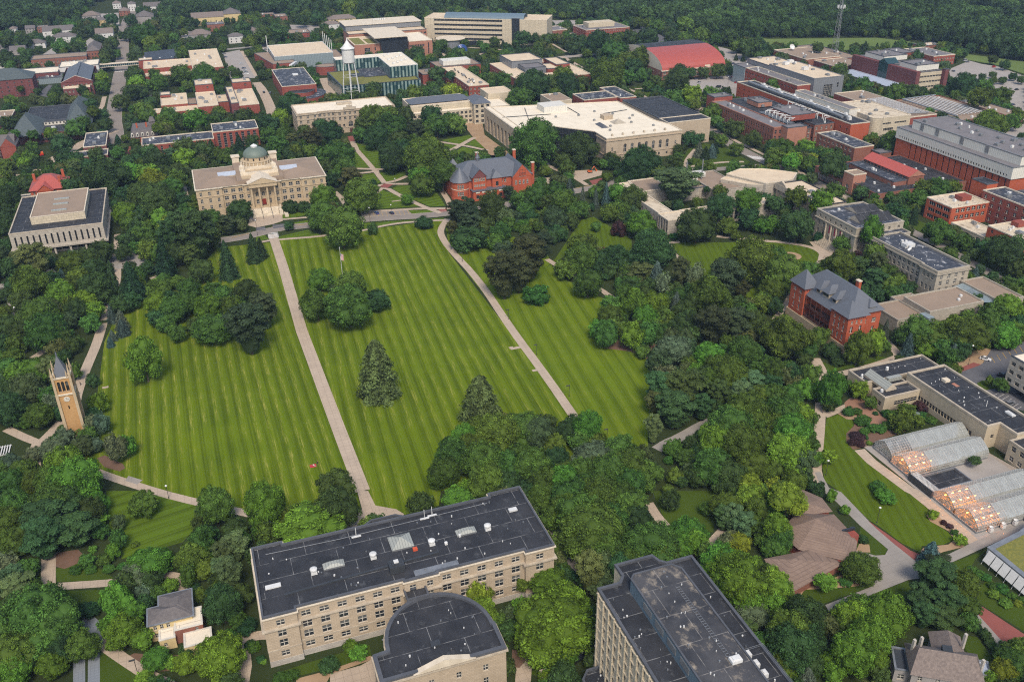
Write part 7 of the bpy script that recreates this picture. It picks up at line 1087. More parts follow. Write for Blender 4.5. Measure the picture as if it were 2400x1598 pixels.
def broadleaf(seed, n=7000, lobes=15, leaf=.034, per=9, ragged=.16, cs=.135):
    """crown in a unit box: radius 1, half-height 1: big limbs of foliage, each covered with small leaf clumps"""
    rg = np.random.default_rng(seed); L = []
    for i in range(lobes):
        y = 1-1.6*(i+.5)/lobes; th = i*2.39996+rg.uniform(-.6, .6); rr = math.sqrt(max(0, 1-y*y)); d = np.array([rr*cos(th), rr*sin(th), y]); k = rg.uniform(.48, .68); L.append((d*k, rg.uniform(.30, .44)))
    c = np.array([l[0] for l in L]); r = np.array([l[1] for l in L]); S_ = []
    for j in range(lobes):
        for q in range(per*3):
            d = rg.normal(size=3); d /= np.linalg.norm(d); p = c[j]+d*r[j]*rg.uniform(.9, 1.08)
            if p[2] < -.75 or any(np.linalg.norm(p-c[k]) < r[k]*.93 for k in range(lobes) if k != j): continue
            S_.append((p, cs*rg.uniform(.7, 1.35), d)); 
    sc = np.array([q[0] for q in S_]); sr = np.array([q[1] for q in S_]); so = np.array([q[2] for q in S_]); m_ = len(S_); idx = rg.choice(m_, n, p=sr**2/np.sum(sr**2)); d = rg.normal(size=(n, 3))+so[idx]*.8+(0, 0, .35); d /= np.linalg.norm(d, axis=1)[:, None]
    P = sc[idx]+d*(sr[idx]*(1+ragged*rg.normal(size=n)))[:, None]; lob = rg.uniform(.1, .95, m_); tone = np.clip(lob[idx]+rg.normal(0, .22, n), 0, 1.3)
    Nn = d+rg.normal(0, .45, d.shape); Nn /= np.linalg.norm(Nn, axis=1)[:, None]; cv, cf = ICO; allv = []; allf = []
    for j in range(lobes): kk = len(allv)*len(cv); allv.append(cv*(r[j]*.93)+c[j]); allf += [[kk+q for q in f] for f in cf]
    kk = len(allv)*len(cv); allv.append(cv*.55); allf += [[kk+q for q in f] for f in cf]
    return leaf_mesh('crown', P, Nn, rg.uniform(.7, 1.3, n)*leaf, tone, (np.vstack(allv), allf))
def conifer(seed, n=6500, tiers=15, leaf=.045, point=1.0, droop=.25, fat=1.0, gap=.5):
    """narrow tiered crown: base radius 1, z from -1 to 1"""
    rg = np.random.default_rng(seed); P = []; D = []; T_ = []
    for i in range(n):
        t = rg.uniform(0, 1)**1.35; tier = (t*tiers) % 1; R0 = (1-t)**(.85*point)*fat+.03; br = int(rg.uniform(0, 11)); ti = int(t*tiers); th = br*2*pi/11+ti*1.7+rg.normal(0, .17); rad = R0*rg.uniform(.35, 1.0)**.6*(1-gap*.35*tier); wob = 1+.2*sin(br*3.3+ti*2.1)
        z = -1+2*t-droop*rad*.35+rg.normal(0, .012); P.append((rad*wob*cos(th), rad*wob*sin(th), z)); D.append((cos(th)*.6, sin(th)*.6, .8)); T_.append(.45+.3*sin(br*2.7+ti*1.9)+rg.normal(0, .16))
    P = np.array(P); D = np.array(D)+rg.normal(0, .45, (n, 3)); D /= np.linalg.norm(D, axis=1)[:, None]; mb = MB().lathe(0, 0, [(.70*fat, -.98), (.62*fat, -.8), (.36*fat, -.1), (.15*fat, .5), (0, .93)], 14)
    return leaf_mesh('crown', P, D, rg.uniform(.7, 1.3, n)*leaf, np.clip(np.array(T_), 0, 1.1), (np.array(mb.v), mb.f))
def pine(seed, n=6500, leaf=.04):
    """broad soft pine: flat plumes stacked irregularly around the stem"""
    rg = np.random.default_rng(seed); P = []; D = []; T_ = []; pl = []; cv, cf = ICO; allv = []; allf = []
    for i in range(46):
        t = (i+.5)/46; th = i*2.4+rg.uniform(-.4, .4); env = (sin(pi*min(1, (1-t)*1.12+.02)**.72))**.6; rad = env*rg.uniform(.35, .80); s = rg.uniform(.18, .33); z = -.85+1.7*t+.1*rad; c = np.array((rad*cos(th), rad*sin(th), z)); pl.append((c, s, rg.uniform(.2, .75)))
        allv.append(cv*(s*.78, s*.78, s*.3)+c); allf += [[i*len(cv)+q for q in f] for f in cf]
    for i in range(n):
        c, s, tn = pl[int(rg.integers(46))]; d = rg.normal(size=3); d /= np.linalg.norm(d); P.append(c+d*(s, s, s*.42)*rg.uniform(.8, 1.12)); D.append(d*(.5, .5, 1)+(0, 0, .5)+rg.normal(0, .4, 3)); T_.append(tn*.7+.15+rg.normal(0, .14))
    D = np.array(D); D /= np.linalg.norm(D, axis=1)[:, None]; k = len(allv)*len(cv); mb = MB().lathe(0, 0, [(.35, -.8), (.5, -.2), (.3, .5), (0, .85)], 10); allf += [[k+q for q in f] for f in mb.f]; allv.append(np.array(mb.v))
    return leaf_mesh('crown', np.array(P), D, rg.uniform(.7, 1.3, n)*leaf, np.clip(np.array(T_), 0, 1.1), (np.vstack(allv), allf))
BL = [broadleaf(11+i, 12000, 12+2*i, .030, 9, .2, .12+.008*(i % 4)) for i in range(8)]
BLF = [broadleaf(41+i, 3000, 12+i, .055, 5, .2, .17) for i in range(4)]
CH = [conifer(65, 13000, tiers=12, leaf=.042, point=.55, droop=.7, gap=.5)]
CN = [conifer(61), conifer(62, point=.8, droop=.5), conifer(63, tiers=11, fat=.95, gap=.8)]
PN = [pine(71), pine(72), pine(73)]
BU = [broadleaf(81, 3000, 9, .05, 6, .2, .16), broadleaf(82, 3000, 12, .05, 6, .15, .14)]
def trunk_mesh(seed, h=1.0):
    rg = random.Random(seed); mb = MB(); mb.tube((0, 0, 0), (.02, .0, .42), .052, 8, 0, .036); mb.tube((.02, 0, .42), (0, .02, 1.25), .036, 7, 0, .014)
    for i in range(6): t = i*1.1+rg.uniform(0, .5); z = .42+.1*i; mb.tube((.01, 0, z), (.30*cos(t), .30*sin(t), z+.34), .02, 5, 0, .008)
    mb.lathe(.0, 0, [(.085, 0), (.055, .06)], 8); return mb.mesh('trunk', [M['bark']])
TR = [trunk_mesh(i) for i in range(3)]
KINDS = {  # kind: (meshes, colour, colour word, noun, default half-height ratio, category)
 'b': (BL, (.082, .165, .018), 'bright green', 'round-crowned tree', 1.0), 'g': (BL, (.056, .104, .017), 'mid-green', 'leafy tree', 1.0), 'd': (BL, (.035, .068, .019), 'dark green', 'leafy tree', 1.0), 'y': (BL, (.120, .180, .018), 'yellow-green', 'leafy tree', 1.0),
 'o': (BL, (.060, .085, .030), 'olive green', 'leafy tree', 1.0), 'w': (BL, (.080, .115, .062), 'grey-green', 'leafy tree', 1.0), 'c': (CN, (.024, .052, .020), 'dark green', 'cone-shaped spruce', 1.5), 's': (CN, (.060, .095, .085), 'blue-grey', 'spruce', 1.5), 'p': (PN, (.048, .088, .026), 'soft green', 'broad pine', 1.1), 'q': (PN, (.080, .120, .045), 'pale green', 'feathery pine', 1.2), 'k': (PN, (.046, .060, .024), 'brownish green', 'dense pine', 1.1),
 'h': (CH, (.060, .095, .034), 'olive-dark', 'wide cone-shaped hemlock', 1.3),
 'u': (BU, (.045, .110, .018), 'green', 'shrub', .8), 'v': (BU, (.030, .072, .022), 'dark green', 'rounded shrub', .8), 'r': (BU, (.055, .025, .028), 'purple-leaved', 'shrub', .8), 'x': (BU, (.11, .18, .022), 'light green', 'shrub', .8)}
TREES = []
def put(tile, spec):
    for q in spec.split(';'):
        q = q.strip()
        if not q: continue
        f = q.split(','); TREES.append((tile, float(f[0]), float(f[1]), float(f[2]), f[3].strip(), float(f[4]) if len(f) > 4 else None))
put('a1', '60,390,62,d;85,560,78,d;240,510,58,d;230,385,62,d;460,370,42,d;560,432,70,g;720,300,55,d;820,280,52,d;1030,180,60,d;1055,250,32,d;1200,190,58,d;870,210,40,d;800,210,42,d;1200,320,62,d;1320,330,112,g;1480,370,75,g;1400,405,80,g;980,500,62,d;1040,395,55,d;1560,220,75,d;1740,210,52,d;1720,272,32,d;1850,390,62,d;1760,440,52,g;1985,360,46,d;2230,270,78,d;2300,390,62,g;2280,490,34,g;1240,530,62,d;900,350,38,d;740,410,48,g;970,600,52,d;930,725,65,b;945,800,68,g;1245,690,78,d;1262,765,75,b;1300,840,62,d;1200,850,72,d;1450,765,82,g;1668,500,62,g;1670,690,95,g;1720,790,55,g;1880,700,115,g;1975,760,80,g;2060,690,55,d;1110,940,78,d;830,965,58,d;760,830,48,d;480,870,42,d;340,840,34,d;300,890,34,d;850,1030,52,g;930,1065,72,d;960,1150,68,d;880,1185,62,d;680,1190,85,g;80,1130,72,d;300,1240,48,g;460,1225,58,b;560,1330,92,d;1200,1100,52,d;1230,1010,45,g;1320,1015,85,g;1550,1080,92,g;1680,1090,52,d;1800,1100,105,b;1930,1100,55,g;2010,1045,65,g;2230,1090,100,d;2330,1110,70,d;1540,1175,62,b;60,1265,62,g;140,1230,42,g;60,1510,62,g;210,1500,58,b;150,1450,40,g;250,1430,48,y;335,1490,46,c;430,1510,58,d;590,1450,74,d;700,1465,78,d;880,1425,74,d;1085,1300,55,c;1010,1340,32,c;1150,1275,38,g;1240,1315,48,d;1080,1405,58,g;800,1515,62,d;1180,1480,58,d;1380,1410,92,d;1265,1400,62,d;1690,1370,105,d;1850,1390,95,d;1940,1340,55,c;2200,1330,85,c;1690,1450,95,b;1570,1440,72,q;2070,1450,62,g;2170,1470,45,g')
put('a1', '350,130,60,d;560,160,60,d;640,235,55,g;700,140,50,g;1130,330,45,d;1600,350,50,g;1690,300,35,g;200,470,35,g;330,375,45,g;520,300,40,g;690,385,40,g;1070,500,45,g;2040,450,30,g;1880,480,35,g;150,560,38,g;610,700,30,g;190,820,30,g;770,1120,60,g;210,980,35,g;150,1010,35,g;1420,680,50,g;1560,740,50,d;2130,640,35,g;2050,880,30,g;2100,1130,50,d;1450,1180,55,g;1330,1060,60,g;1250,1120,35,d')
put('a2', '40,60,60,g;420,190,60,d;560,170,65,d;870,80,75,g;640,290,50,d;640,370,45,d;700,440,45,g;220,310,90,d;60,340,80,d;720,340,35,g;60,690,45,d;90,650,32,c;200,600,22,c;30,600,45,d;120,660,30,g;330,960,110,d;270,1000,75,d;70,1100,70,d;230,1080,80,b;130,1150,90,d;110,1240,80,g;260,1200,60,g;200,1330,90,g;330,1290,60,q;440,1210,62,d;600,1160,75,d;680,1230,110,d;520,1290,110,k;620,1270,70,d;700,1160,50,g;500,1390,70,g;650,1420,90,g;790,1420,110,g;860,1530,60,g;1080,1090,130,g;990,1160,90,d;1250,1180,140,g;1200,1060,90,g;1380,1060,90,d;1330,960,75,d;1100,1260,110,d;960,1240,70,g;1310,1290,90,d;1470,1200,90,k;1600,1060,95,d;1660,1150,110,g;1560,1200,80,g;1830,1150,95,g;1790,1090,60,g;1480,1150,60,d;1240,1420,110,d;1350,1380,100,d;1560,1420,170,g;1480,1350,110,g;1680,1500,95,g;1740,1380,35,d;1900,1440,28,d;2100,1400,28,d;2240,1400,52,d;2352,1280,30,g;1800,860,100,y;1450,860,75,g;1560,850,60,g;1080,820,72,d;1660,680,75,d;1795,700,45,d;1680,1540,70,g;1990,660,62,g;2100,720,55,g;2080,650,45,d;2170,780,40,g;2280,740,80,g;2300,860,75,d;1510,560,55,g;1600,540,45,g;1620,380,22,c;1700,420,60,g;1660,460,40,g;1620,460,30,g;1640,410,20,c;1700,490,14,c;1770,460,22,g;2100,440,45,g;2190,400,42,d;2270,400,26,c;2300,430,35,d;2180,500,65,g;2060,400,30,g;1920,400,40,g;1560,310,30,d;1500,220,40,g;1480,480,60,d')
put('a3', '100,360,80,d;210,360,50,d;310,370,62,d;400,350,45,g;250,430,55,g;520,400,55,d;620,380,60,d;560,440,60,d;690,470,50,g;780,400,110,d;850,390,75,d;960,370,65,d;1110,360,70,d;1250,350,95,d;1160,210,55,g;1330,245,65,g;1250,220,50,g;1460,350,70,d;1580,360,60,g;1590,240,85,g;1650,355,32,y;1740,320,75,g;1880,360,60,g;2080,270,110,d;2000,340,80,d;2180,440,100,d;2060,430,60,g;2260,430,80,d;2300,540,75,d;2060,525,24,c;2125,530,28,c;690,490,45,g;720,580,55,g;830,560,60,d;950,500,120,g;1040,560,90,g;1180,540,110,g;1120,610,80,d;1220,680,60,d;880,690,150,g;760,700,80,g;1060,710,75,g;980,760,60,g;650,760,70,d;500,780,110,d;200,780,140,d;90,780,80,d;330,790,100,d;130,850,90,g;60,930,120,g;520,850,45,q;620,820,55,g;400,860,55,g;1320,740,50,d;1250,790,50,g;1520,740,110,d;1640,670,55,d;1540,650,60,d;1760,670,55,d;1900,650,70,d;2030,655,50,d;1330,850,60,d;1470,910,90,g;1650,870,95,b;1680,960,62,g;1540,990,80,g;1170,900,45,d;1690,1080,50,g;1700,1140,50,g;1640,1280,75,d;1730,1270,45,d;1540,1380,60,d;1480,1320,40,d;2140,680,16,c;2230,750,25,g;1830,880,90,g;1800,930,55,g;1790,1060,75,g;1850,1030,75,g;1880,1120,60,g;2040,1180,85,d;1930,1170,50,d;2220,1280,75,d;1920,1290,60,g;2060,1370,62,g;1720,1370,60,s;1840,1380,55,s;1780,1400,50,c;1880,1370,30,c;210,1320,210,g;80,1400,110,g;330,1230,90,d;610,1380,150,d;560,1330,100,d;480,1480,80,d;920,1470,72,d;1080,1520,60,g;1200,1500,150,d;1120,1450,80,g;1330,1560,70,d;1500,1500,70,d;290,1510,40,b;500,1550,75,g;1300,420,40,d;440,250,20,g;510,258,25,d;565,258,25,d;1530,1440,50,g;1500,1180,30,g;370,740,60,g;590,700,35,g;470,700,90,g;1780,1480,0,d'.replace(';1780,1480,0,d', ''))
put('a4', '20,460,40,d;110,520,24,c;65,540,18,c;460,440,52,d;675,405,22,d;805,420,26,d;890,450,60,c;1000,440,38,c;1165,425,38,c;1250,405,24,d;1305,415,24,d;1080,430,40,g;1730,470,45,d;1800,485,42,d;2070,550,45,d;2180,600,45,d;1880,715,32,d;1968,705,32,d;2065,690,34,d;2070,740,36,d;2155,740,36,d;2250,705,38,d;2330,735,40,d;1800,790,110,d;1680,760,50,d;1980,800,80,g;1950,900,100,g;2150,880,85,g;2060,870,60,d;2190,1000,55,g;2300,1060,60,g;2250,1120,80,g;2030,1150,140,g;1830,1180,75,d;1680,1130,65,d;1580,1080,60,d;1480,1030,45,g;1340,860,75,d;1180,850,80,g;1240,830,70,g;1110,860,60,g;870,790,80,g;660,650,70,g;740,770,35,d;40,780,60,g;90,830,40,g;945,1260,22,c;1175,1320,120,g;150,1380,110,g;60,1430,85,g;350,1350,75,b;240,1470,80,b;370,1520,60,g;410,1450,42,y;500,1400,50,g;620,1410,62,d;580,1500,90,d;40,1330,60,g;2330,1250,35,d;1060,850,40,y;30,1360,60,d')
put('b1', '60,470,130,d;40,700,115,d;45,900,80,d;240,270,55,g;690,180,70,q;640,330,70,d;660,250,60,d;960,270,185,d;1210,220,100,b;1360,240,105,b;1400,315,130,y;1500,215,75,d;1440,130,115,d;1620,290,100,g;1560,380,115,g;1150,420,95,d;1300,420,115,d;1450,490,165,d;1650,480,90,d;1150,590,110,b;1180,690,75,g;1480,640,95,b;1550,700,90,y;1300,790,90,g;1170,840,90,d;1130,950,75,d;1350,930,95,g;940,940,105,d;830,1020,110,d;660,1060,120,g;570,1160,62,s;310,1040,165,q;90,1080,95,d;300,1250,180,g;560,1320,125,b;850,1120,110,d;870,1280,150,d;1035,1200,75,c,190;1200,1200,130,c,190;1110,1420,90,d;780,1410,110,b;870,1480,90,b;370,1510,150,g;40,1330,60,d;40,1490,60,g;1560,830,120,p,200;1640,720,150,p;1800,790,190,p,230;1500,1010,120,c,200;1930,660,110,g;1770,640,90,g;2090,690,90,k;2210,570,110,d;1880,720,100,k;1960,830,90,p;2080,1010,115,c,190;1850,1120,110,d;1470,1290,110,g;1620,1220,70,g;1730,1300,110,g;1440,1420,110,b;1600,1480,120,g;1960,1290,80,g;1900,1450,130,b;2260,1320,120,d;2110,1440,100,g;2230,1490,90,g;2320,900,85,c,140;1780,470,55,g;1770,540,60,g;1015,1500,52,s,90;1110,1560,70,s,100;1430,1450,60,g;700,700,0,d'.replace(';700,700,0,d', ''))
put('b1', '20,250,80,g;150,530,70,g;100,610,80,d;1050,520,60,d;1300,600,80,d;1400,560,80,d;1250,900,60,g;1400,800,70,g;1700,830,110,d;1620,960,110,d;1740,990,110,p;1350,1100,0,d;450,1020,0,d;1700,580,80,g;720,1180,100,g;950,1350,90,d;660,1240,90,g;700,1480,110,d;200,1400,110,d;130,1250,90,d;1200,1390,90,d;1020,1310,60,d;1700,1420,110,g;1560,1380,90,d;2060,1340,90,g;2180,1400,80,d'.replace('1350,1100,0,d;450,1020,0,d;', ''))
put('b2', '310,530,85,v;440,530,70,v;620,450,120,b;610,620,140,g;790,720,190,g;1540,680,90,v,62;970,430,150,g;870,280,110,k;700,280,70,d;1390,460,58,b,50;1520,330,105,g;1500,240,90,b;1720,220,110,g;1250,110,110,d;1550,100,170,g;800,160,90,g;720,240,60,g;1075,730,46,d,55;900,545,45,b;1920,600,150,k;1830,580,90,k;1960,690,110,k;1960,830,180,v,110;1800,720,60,k;2090,700,90,d;2170,540,110,d,140;2290,620,90,o;2320,400,60,k;2250,760,90,g;2200,850,80,g;600,1200,110,b;560,1430,150,g;880,1270,140,g;850,1440,200,g;1120,1390,105,d;720,1300,60,o;2290,980,130,k;2280,1150,190,k,220;40,900,70,c,100;60,1480,160,k;650,170,70,d;780,60,70,g;1900,45,26,d;2100,40,26,d;2240,30,52,d;1660,320,70,g;1840,450,30,v')
put('b3', '310,200,55,g;500,190,68,g;1030,110,0,d;1150,170,150,d;1230,230,90,d;930,130,60,d;870,255,45,g;60,460,90,g;220,430,110,g;400,380,85,g;530,360,60,s,100;470,480,110,g;630,560,80,g;650,420,38,s,95;770,440,38,s,95;865,420,46,s,135;975,400,85,b;1110,450,120,d;1000,560,90,g;900,590,80,g;980,740,70,r,80;1010,640,60,d;770,710,46,g;550,600,60,g;390,640,110,o;540,660,80,d;200,680,50,g;110,690,70,u,40;40,720,60,u,35;1190,690,130,b;1520,330,240,q,160;1380,260,100,g;1700,700,165,d;1720,610,80,y,50;1920,530,120,d;2170,480,110,b;1980,710,85,g;2170,640,100,d;2300,700,75,b;1910,390,68,g;1790,370,30,d;1240,850,120,d;1290,930,180,d;650,900,130,g;640,1010,150,g;490,1100,100,g;800,1050,110,d;960,980,110,d;1130,1010,90,d;700,1230,130,g;220,1340,140,u,105;150,1000,200,k;280,880,110,k;60,1150,160,k;1170,1130,140,q,60;1100,1240,110,u,50;1330,1160,90,s,150;1390,1240,70,w,170;1540,1130,90,k,150;1690,1170,75,w,120;1510,1400,62,s,105;1900,1090,60,w,80;1980,1200,180,k;1830,1350,180,g;1720,1400,120,d;2200,1030,220,g;2100,1300,100,k;2290,1420,90,g;2170,1480,80,g;1040,1320,90,g;1130,1430,150,b;1320,1430,120,b;920,1430,100,g;900,1540,110,g;1220,1540,110,b;1000,1560,60,g;1650,1300,80,d;1850,1230,70,g;1590,1500,110,d;2040,150,55,g;1820,165,58,g;1640,110,30,g;1470,90,45,v;1530,110,36,v;1490,800,50,u,25;2050,790,45,g;320,480,80,d;130,560,80,g'.replace('1030,110,0,d;', ''))
put('b4', '60,500,85,d;270,440,95,g;170,540,60,d;500,470,100,b;430,540,55,b;270,700,160,d;30,690,80,b;600,160,115,d;400,270,60,o;620,390,85,g;850,400,75,d;980,440,40,g;1000,510,60,g;1150,560,75,d;1240,570,60,g;1350,600,45,c,90;1390,460,90,g;1250,430,60,g;1440,360,90,g;1560,370,110,g;1700,350,75,g;1120,440,50,g;1550,770,120,g;1720,760,55,g;1790,850,85,g;1950,890,70,d;2150,950,160,d;2280,880,90,d;2290,1100,90,d;1910,1130,50,s,50;2220,1230,70,g;2340,1230,60,g;950,760,85,b,140;690,870,88,g;465,810,48,v,50;990,970,100,g,115;1010,1060,90,q,120;820,980,40,r,55;1080,1130,90,g;1110,1250,80,g;1200,1220,75,g;680,1080,140,g;540,1090,80,g;820,1100,110,p;980,1210,110,p;360,1110,90,g;130,1150,180,g;60,1010,120,g;40,1280,110,g;60,1440,80,d;2200,1440,110,y;2060,1500,110,g;2310,1500,70,b;1850,1560,90,g;220,120,80,b;390,130,70,g;40,100,70,g;410,75,45,y;100,60,0,g;560,60,60,g;1560,1010,0,d;2080,1130,0,d;1900,960,60,d;2050,870,70,d;2300,1340,90,g'.replace('100,60,0,g;', '').replace('1560,1010,0,d;2080,1130,0,d;', ''))
put('c1', '60,100,120,d;30,220,90,d;200,120,110,d;430,110,180,g;530,140,130,d;830,30,90,g;1120,60,68,s,70;1030,135,44,s,55;1008,195,40,s,50;1320,370,160,b,200;60,440,90,g;240,520,180,y,150;250,640,150,o;360,880,120,g;460,480,100,q,150;560,350,0,g;690,470,65,g,80;590,320,60,d;470,780,70,w,120;550,860,50,d,100;100,640,120,d;80,820,150,d;240,930,100,u,70;900,760,90,b,95;860,860,60,d;830,960,70,w,90;940,950,70,w,100;800,1060,90,g;590,1080,80,w,90;760,1160,100,o,90;880,1150,70,w;1060,1180,95,w,140;1170,1160,70,b,100;490,1190,110,w;300,1240,80,w;100,1330,110,w;230,1400,130,g;590,1340,180,b;700,1480,220,b;480,1480,150,g;100,1500,130,g;330,1500,120,g;600,1010,70,g,50;480,1100,30,u,20;1620,120,80,g,90;1960,80,180,g,130;2280,80,215,k,235;1790,60,80,d;120,350,90,g;1520,40,80,g;1450,-20,90,d'.replace('560,350,0,g;', ''))
put('c2', '1110,440,215,h,300;2060,710,200,h,220;720,1530,160,d;1920,1080,120,b;1800,1250,170,g;1720,1400,150,g;2050,980,110,g;2230,1050,200,g,170;2080,1300,190,g;2290,1340,150,g;2100,1480,170,g;1950,1550,90,b;2310,1500,120,d;30,1560,90,b;1990,1180,140,g;2320,940,90,o')
put('c3', '100,1000,190,g,150;240,1040,150,o;400,1150,110,g;330,940,80,d;500,1030,110,d;690,990,130,b,150;620,1110,100,g;560,960,90,d;200,1350,170,g;90,1250,120,g;420,1280,110,d;760,1250,190,w,130;980,1200,150,g;1100,1350,170,g;900,1400,170,g;650,1400,150,g;480,1480,150,b;300,1500,150,g;1220,1430,140,g;1080,1500,150,g;700,1520,130,g;870,130,110,g,130;800,80,90,b;960,80,100,g;1100,150,100,b,130;1240,130,95,g,120;1200,290,70,g,60;1450,130,90,o,70;1600,150,80,o;1480,270,150,w,130;1350,400,110,o,140;1400,480,100,w;1600,30,130,d;1850,50,170,k;2060,40,150,k;1750,60,90,d;2200,30,120,d;1810,330,120,b;2130,300,150,g;1900,430,130,g;2000,500,160,g;1700,480,90,b;1820,560,120,g;2180,560,140,q,110;2260,450,90,g;1350,640,150,p,170;1560,650,190,p,190;1500,830,200,p,180;1320,760,110,q;1300,1000,95,q,140;1690,560,110,p;1900,680,130,p;1750,800,120,p;2100,700,130,q;2280,700,110,g;2150,850,200,g;2000,980,190,g;2280,950,130,g;1850,1100,160,b;2100,1130,180,g;2300,1130,130,g;1480,1180,90,u,90;1590,1260,100,g,80;1440,1290,50,u,45;1660,1130,80,d;1850,1350,180,g;1700,1430,110,d;2000,1450,160,d;2200,1350,150,g;2330,1420,80,g;2180,1530,130,y;1560,1480,60,d;1430,1560,50,g;1350,300,60,d;2340,380,60,g;1620,390,70,g')
put('c4', '200,170,240,g,190;130,60,110,g;340,250,120,g;60,470,110,g;220,480,90,d;390,500,100,g;340,640,100,b;590,640,125,b,185;560,780,70,d;840,640,78,b,90;945,760,62,g,64;740,590,40,g;740,630,30,g;835,260,120,g,160;980,210,85,b,130;580,290,90,v,80;640,380,70,v,50;60,700,120,g;200,700,110,g;120,860,160,g;300,870,110,b;60,980,130,g;220,1030,170,b;380,900,80,g;330,1090,110,g;200,1250,190,b;80,1180,120,g;330,1330,120,q,150;440,1270,70,b;560,1250,72,b,70;60,1360,110,g;200,1420,90,g;1080,100,48,s,120;1160,160,0,d;1220,150,80,g;1370,110,140,g;1500,120,180,g,110;1290,230,75,s,130;1450,280,90,b,50;1590,230,90,g;1700,310,68,s,110;1840,130,190,g,150;1700,90,130,g;2060,110,130,g;2180,150,120,b;2290,100,90,y;2250,190,70,g;2030,560,32,g,55;2150,600,75,g,65;1090,860,50,u,40;1150,880,70,u,50;1270,830,75,g,75;1390,790,55,r,50;1440,810,45,r,35;1320,870,60,u,35;1350,920,50,u;880,920,70,u,50;820,840,48,u,32;740,840,60,u,45;745,810,24,u,22;990,858,28,v,18;960,990,60,u,40;1030,1000,60,u,38;1100,970,60,u,36;1170,940,60,u,34;1240,920,50,u,34;890,1020,50,u,36;850,940,50,u;1400,880,60,u,40;1500,920,50,u,35;800,1060,52,r,38;855,1080,42,r,34;780,1120,46,r,40;850,1140,46,r,34;930,1130,30,x,18;900,1080,26,u,20;1260,880,45,x;250,1500,110,g;80,1530,120,x,90;420,1150,60,g;1010,1530,80,u,50;2060,1430,0,g;1900,1290,55,d,30'.replace('1160,160,0,d;', '').replace(';2060,1430,0,g', ''))
put('d1', '100,130,130,g;60,260,130,g;120,420,130,g;430,120,180,g;420,240,230,p,190;350,400,170,p;620,330,180,p,150;560,120,150,d;770,90,100,b;710,180,130,d;820,230,70,b,60;820,330,70,g;970,260,55,o,70;970,400,62,g,85;60,620,90,w;40,560,80,w;220,640,90,g;150,790,150,q,120;280,780,70,g;110,700,90,q;1180,110,110,g,112;1760,130,135,g,160;1680,180,80,d;1930,330,100,d;1650,420,120,g,130;1560,560,130,g;1690,640,90,g;1830,530,90,q,140;1930,460,120,q,130;1880,700,120,q,160;1800,640,90,q;1820,930,150,d,170;1960,860,100,d;1700,520,70,g;760,480,36,x,34;930,500,52,b,70;715,570,62,g;850,570,55,g;620,650,52,u;745,645,50,u,38;890,640,52,u,38;1000,620,40,u;1110,440,36,x,28;1220,600,160,b,130;1310,560,100,b;1100,700,130,w,110;1180,830,80,w;1390,770,70,b,55;1540,700,70,g,120;950,930,120,b,170;1060,1010,130,b;1000,1170,140,b;1160,1220,90,b;870,1100,70,b;300,1010,240,g;130,1120,170,g;450,1100,200,g;260,1250,220,g,170;420,1430,120,b,110;120,1350,180,g;90,1480,150,b;520,1280,130,d;660,1280,140,g,130;720,980,90,v,35;20,900,0,g;1280,1380,105,b,90;1420,1410,60,b;1520,1410,100,b,85;1800,1350,190,b,180;1800,1500,90,y,70;1180,1530,70,b,60;1280,1560,60,g;2080,1280,60,u;2050,1260,50,v;1640,850,60,g;2030,1110,90,v,35;2000,1030,32,x,28;1540,1300,70,v,40;110,930,80,d;20,960,60,g;1880,1180,60,u;1260,1130,0,g;1590,780,50,v'.replace('20,900,0,g;', '').replace('1260,1130,0,g;', ''))
put('d2', '70,140,170,b,200;40,330,80,g;430,290,250,b,160;330,220,120,g;560,350,110,b;660,140,185,d,170;1660,80,140,b,90;1640,110,60,g;840,1330,80,b,60;780,1280,60,b;600,1430,90,v,40;1830,870,110,x,150;1880,1000,100,y,120;1950,1080,90,g;2080,760,60,x,130;2060,1130,110,v;2080,1000,70,o;200,1530,60,u,40;40,1380,40,v;60,1400,30,x,25;300,1510,60,u;2030,1300,50,u')
put('d3', '30,750,90,x,130;90,770,60,g;300,740,150,b,90;170,1120,150,b;330,1130,330,b,260;440,960,190,b;200,1300,110,b;380,1350,150,b,110;560,1180,110,b;90,960,90,b;640,670,130,q,180;700,830,80,q;600,720,80,g;460,700,90,v;380,560,70,o;420,640,60,g;300,240,90,g;640,320,270,g,220;560,200,190,g;750,450,170,g,150;820,250,140,g;430,170,150,g;230,60,110,g;480,60,170,g;700,60,160,g;960,120,160,g,140;1020,220,120,d;880,60,130,g;1140,440,230,g,150;1240,520,130,g;1000,540,120,g;1440,350,160,b,120;1390,440,110,b;1500,430,110,b;1480,500,50,r,50;1300,80,80,d,90;1310,60,60,d;1600,150,60,g;1750,130,120,g;1820,240,120,q;1900,300,110,q,130;1740,220,110,p;2020,150,120,g;1960,70,130,y;2060,320,90,g;1800,420,100,w,90;1850,440,100,y;1700,560,150,b;1800,640,190,b,160;1900,760,190,b;1640,620,100,b;1950,600,90,b;1760,760,130,b;1950,900,130,b;1980,1010,130,w,90;2060,830,90,b;1930,1150,90,p;2030,1250,90,g;2060,640,60,g;1330,90,0,g;280,1530,70,b,40;1450,1530,0,d;2070,420,70,g;1240,650,50,g'.replace('1330,90,0,g;', '').replace('1450,1530,0,d;', ''))
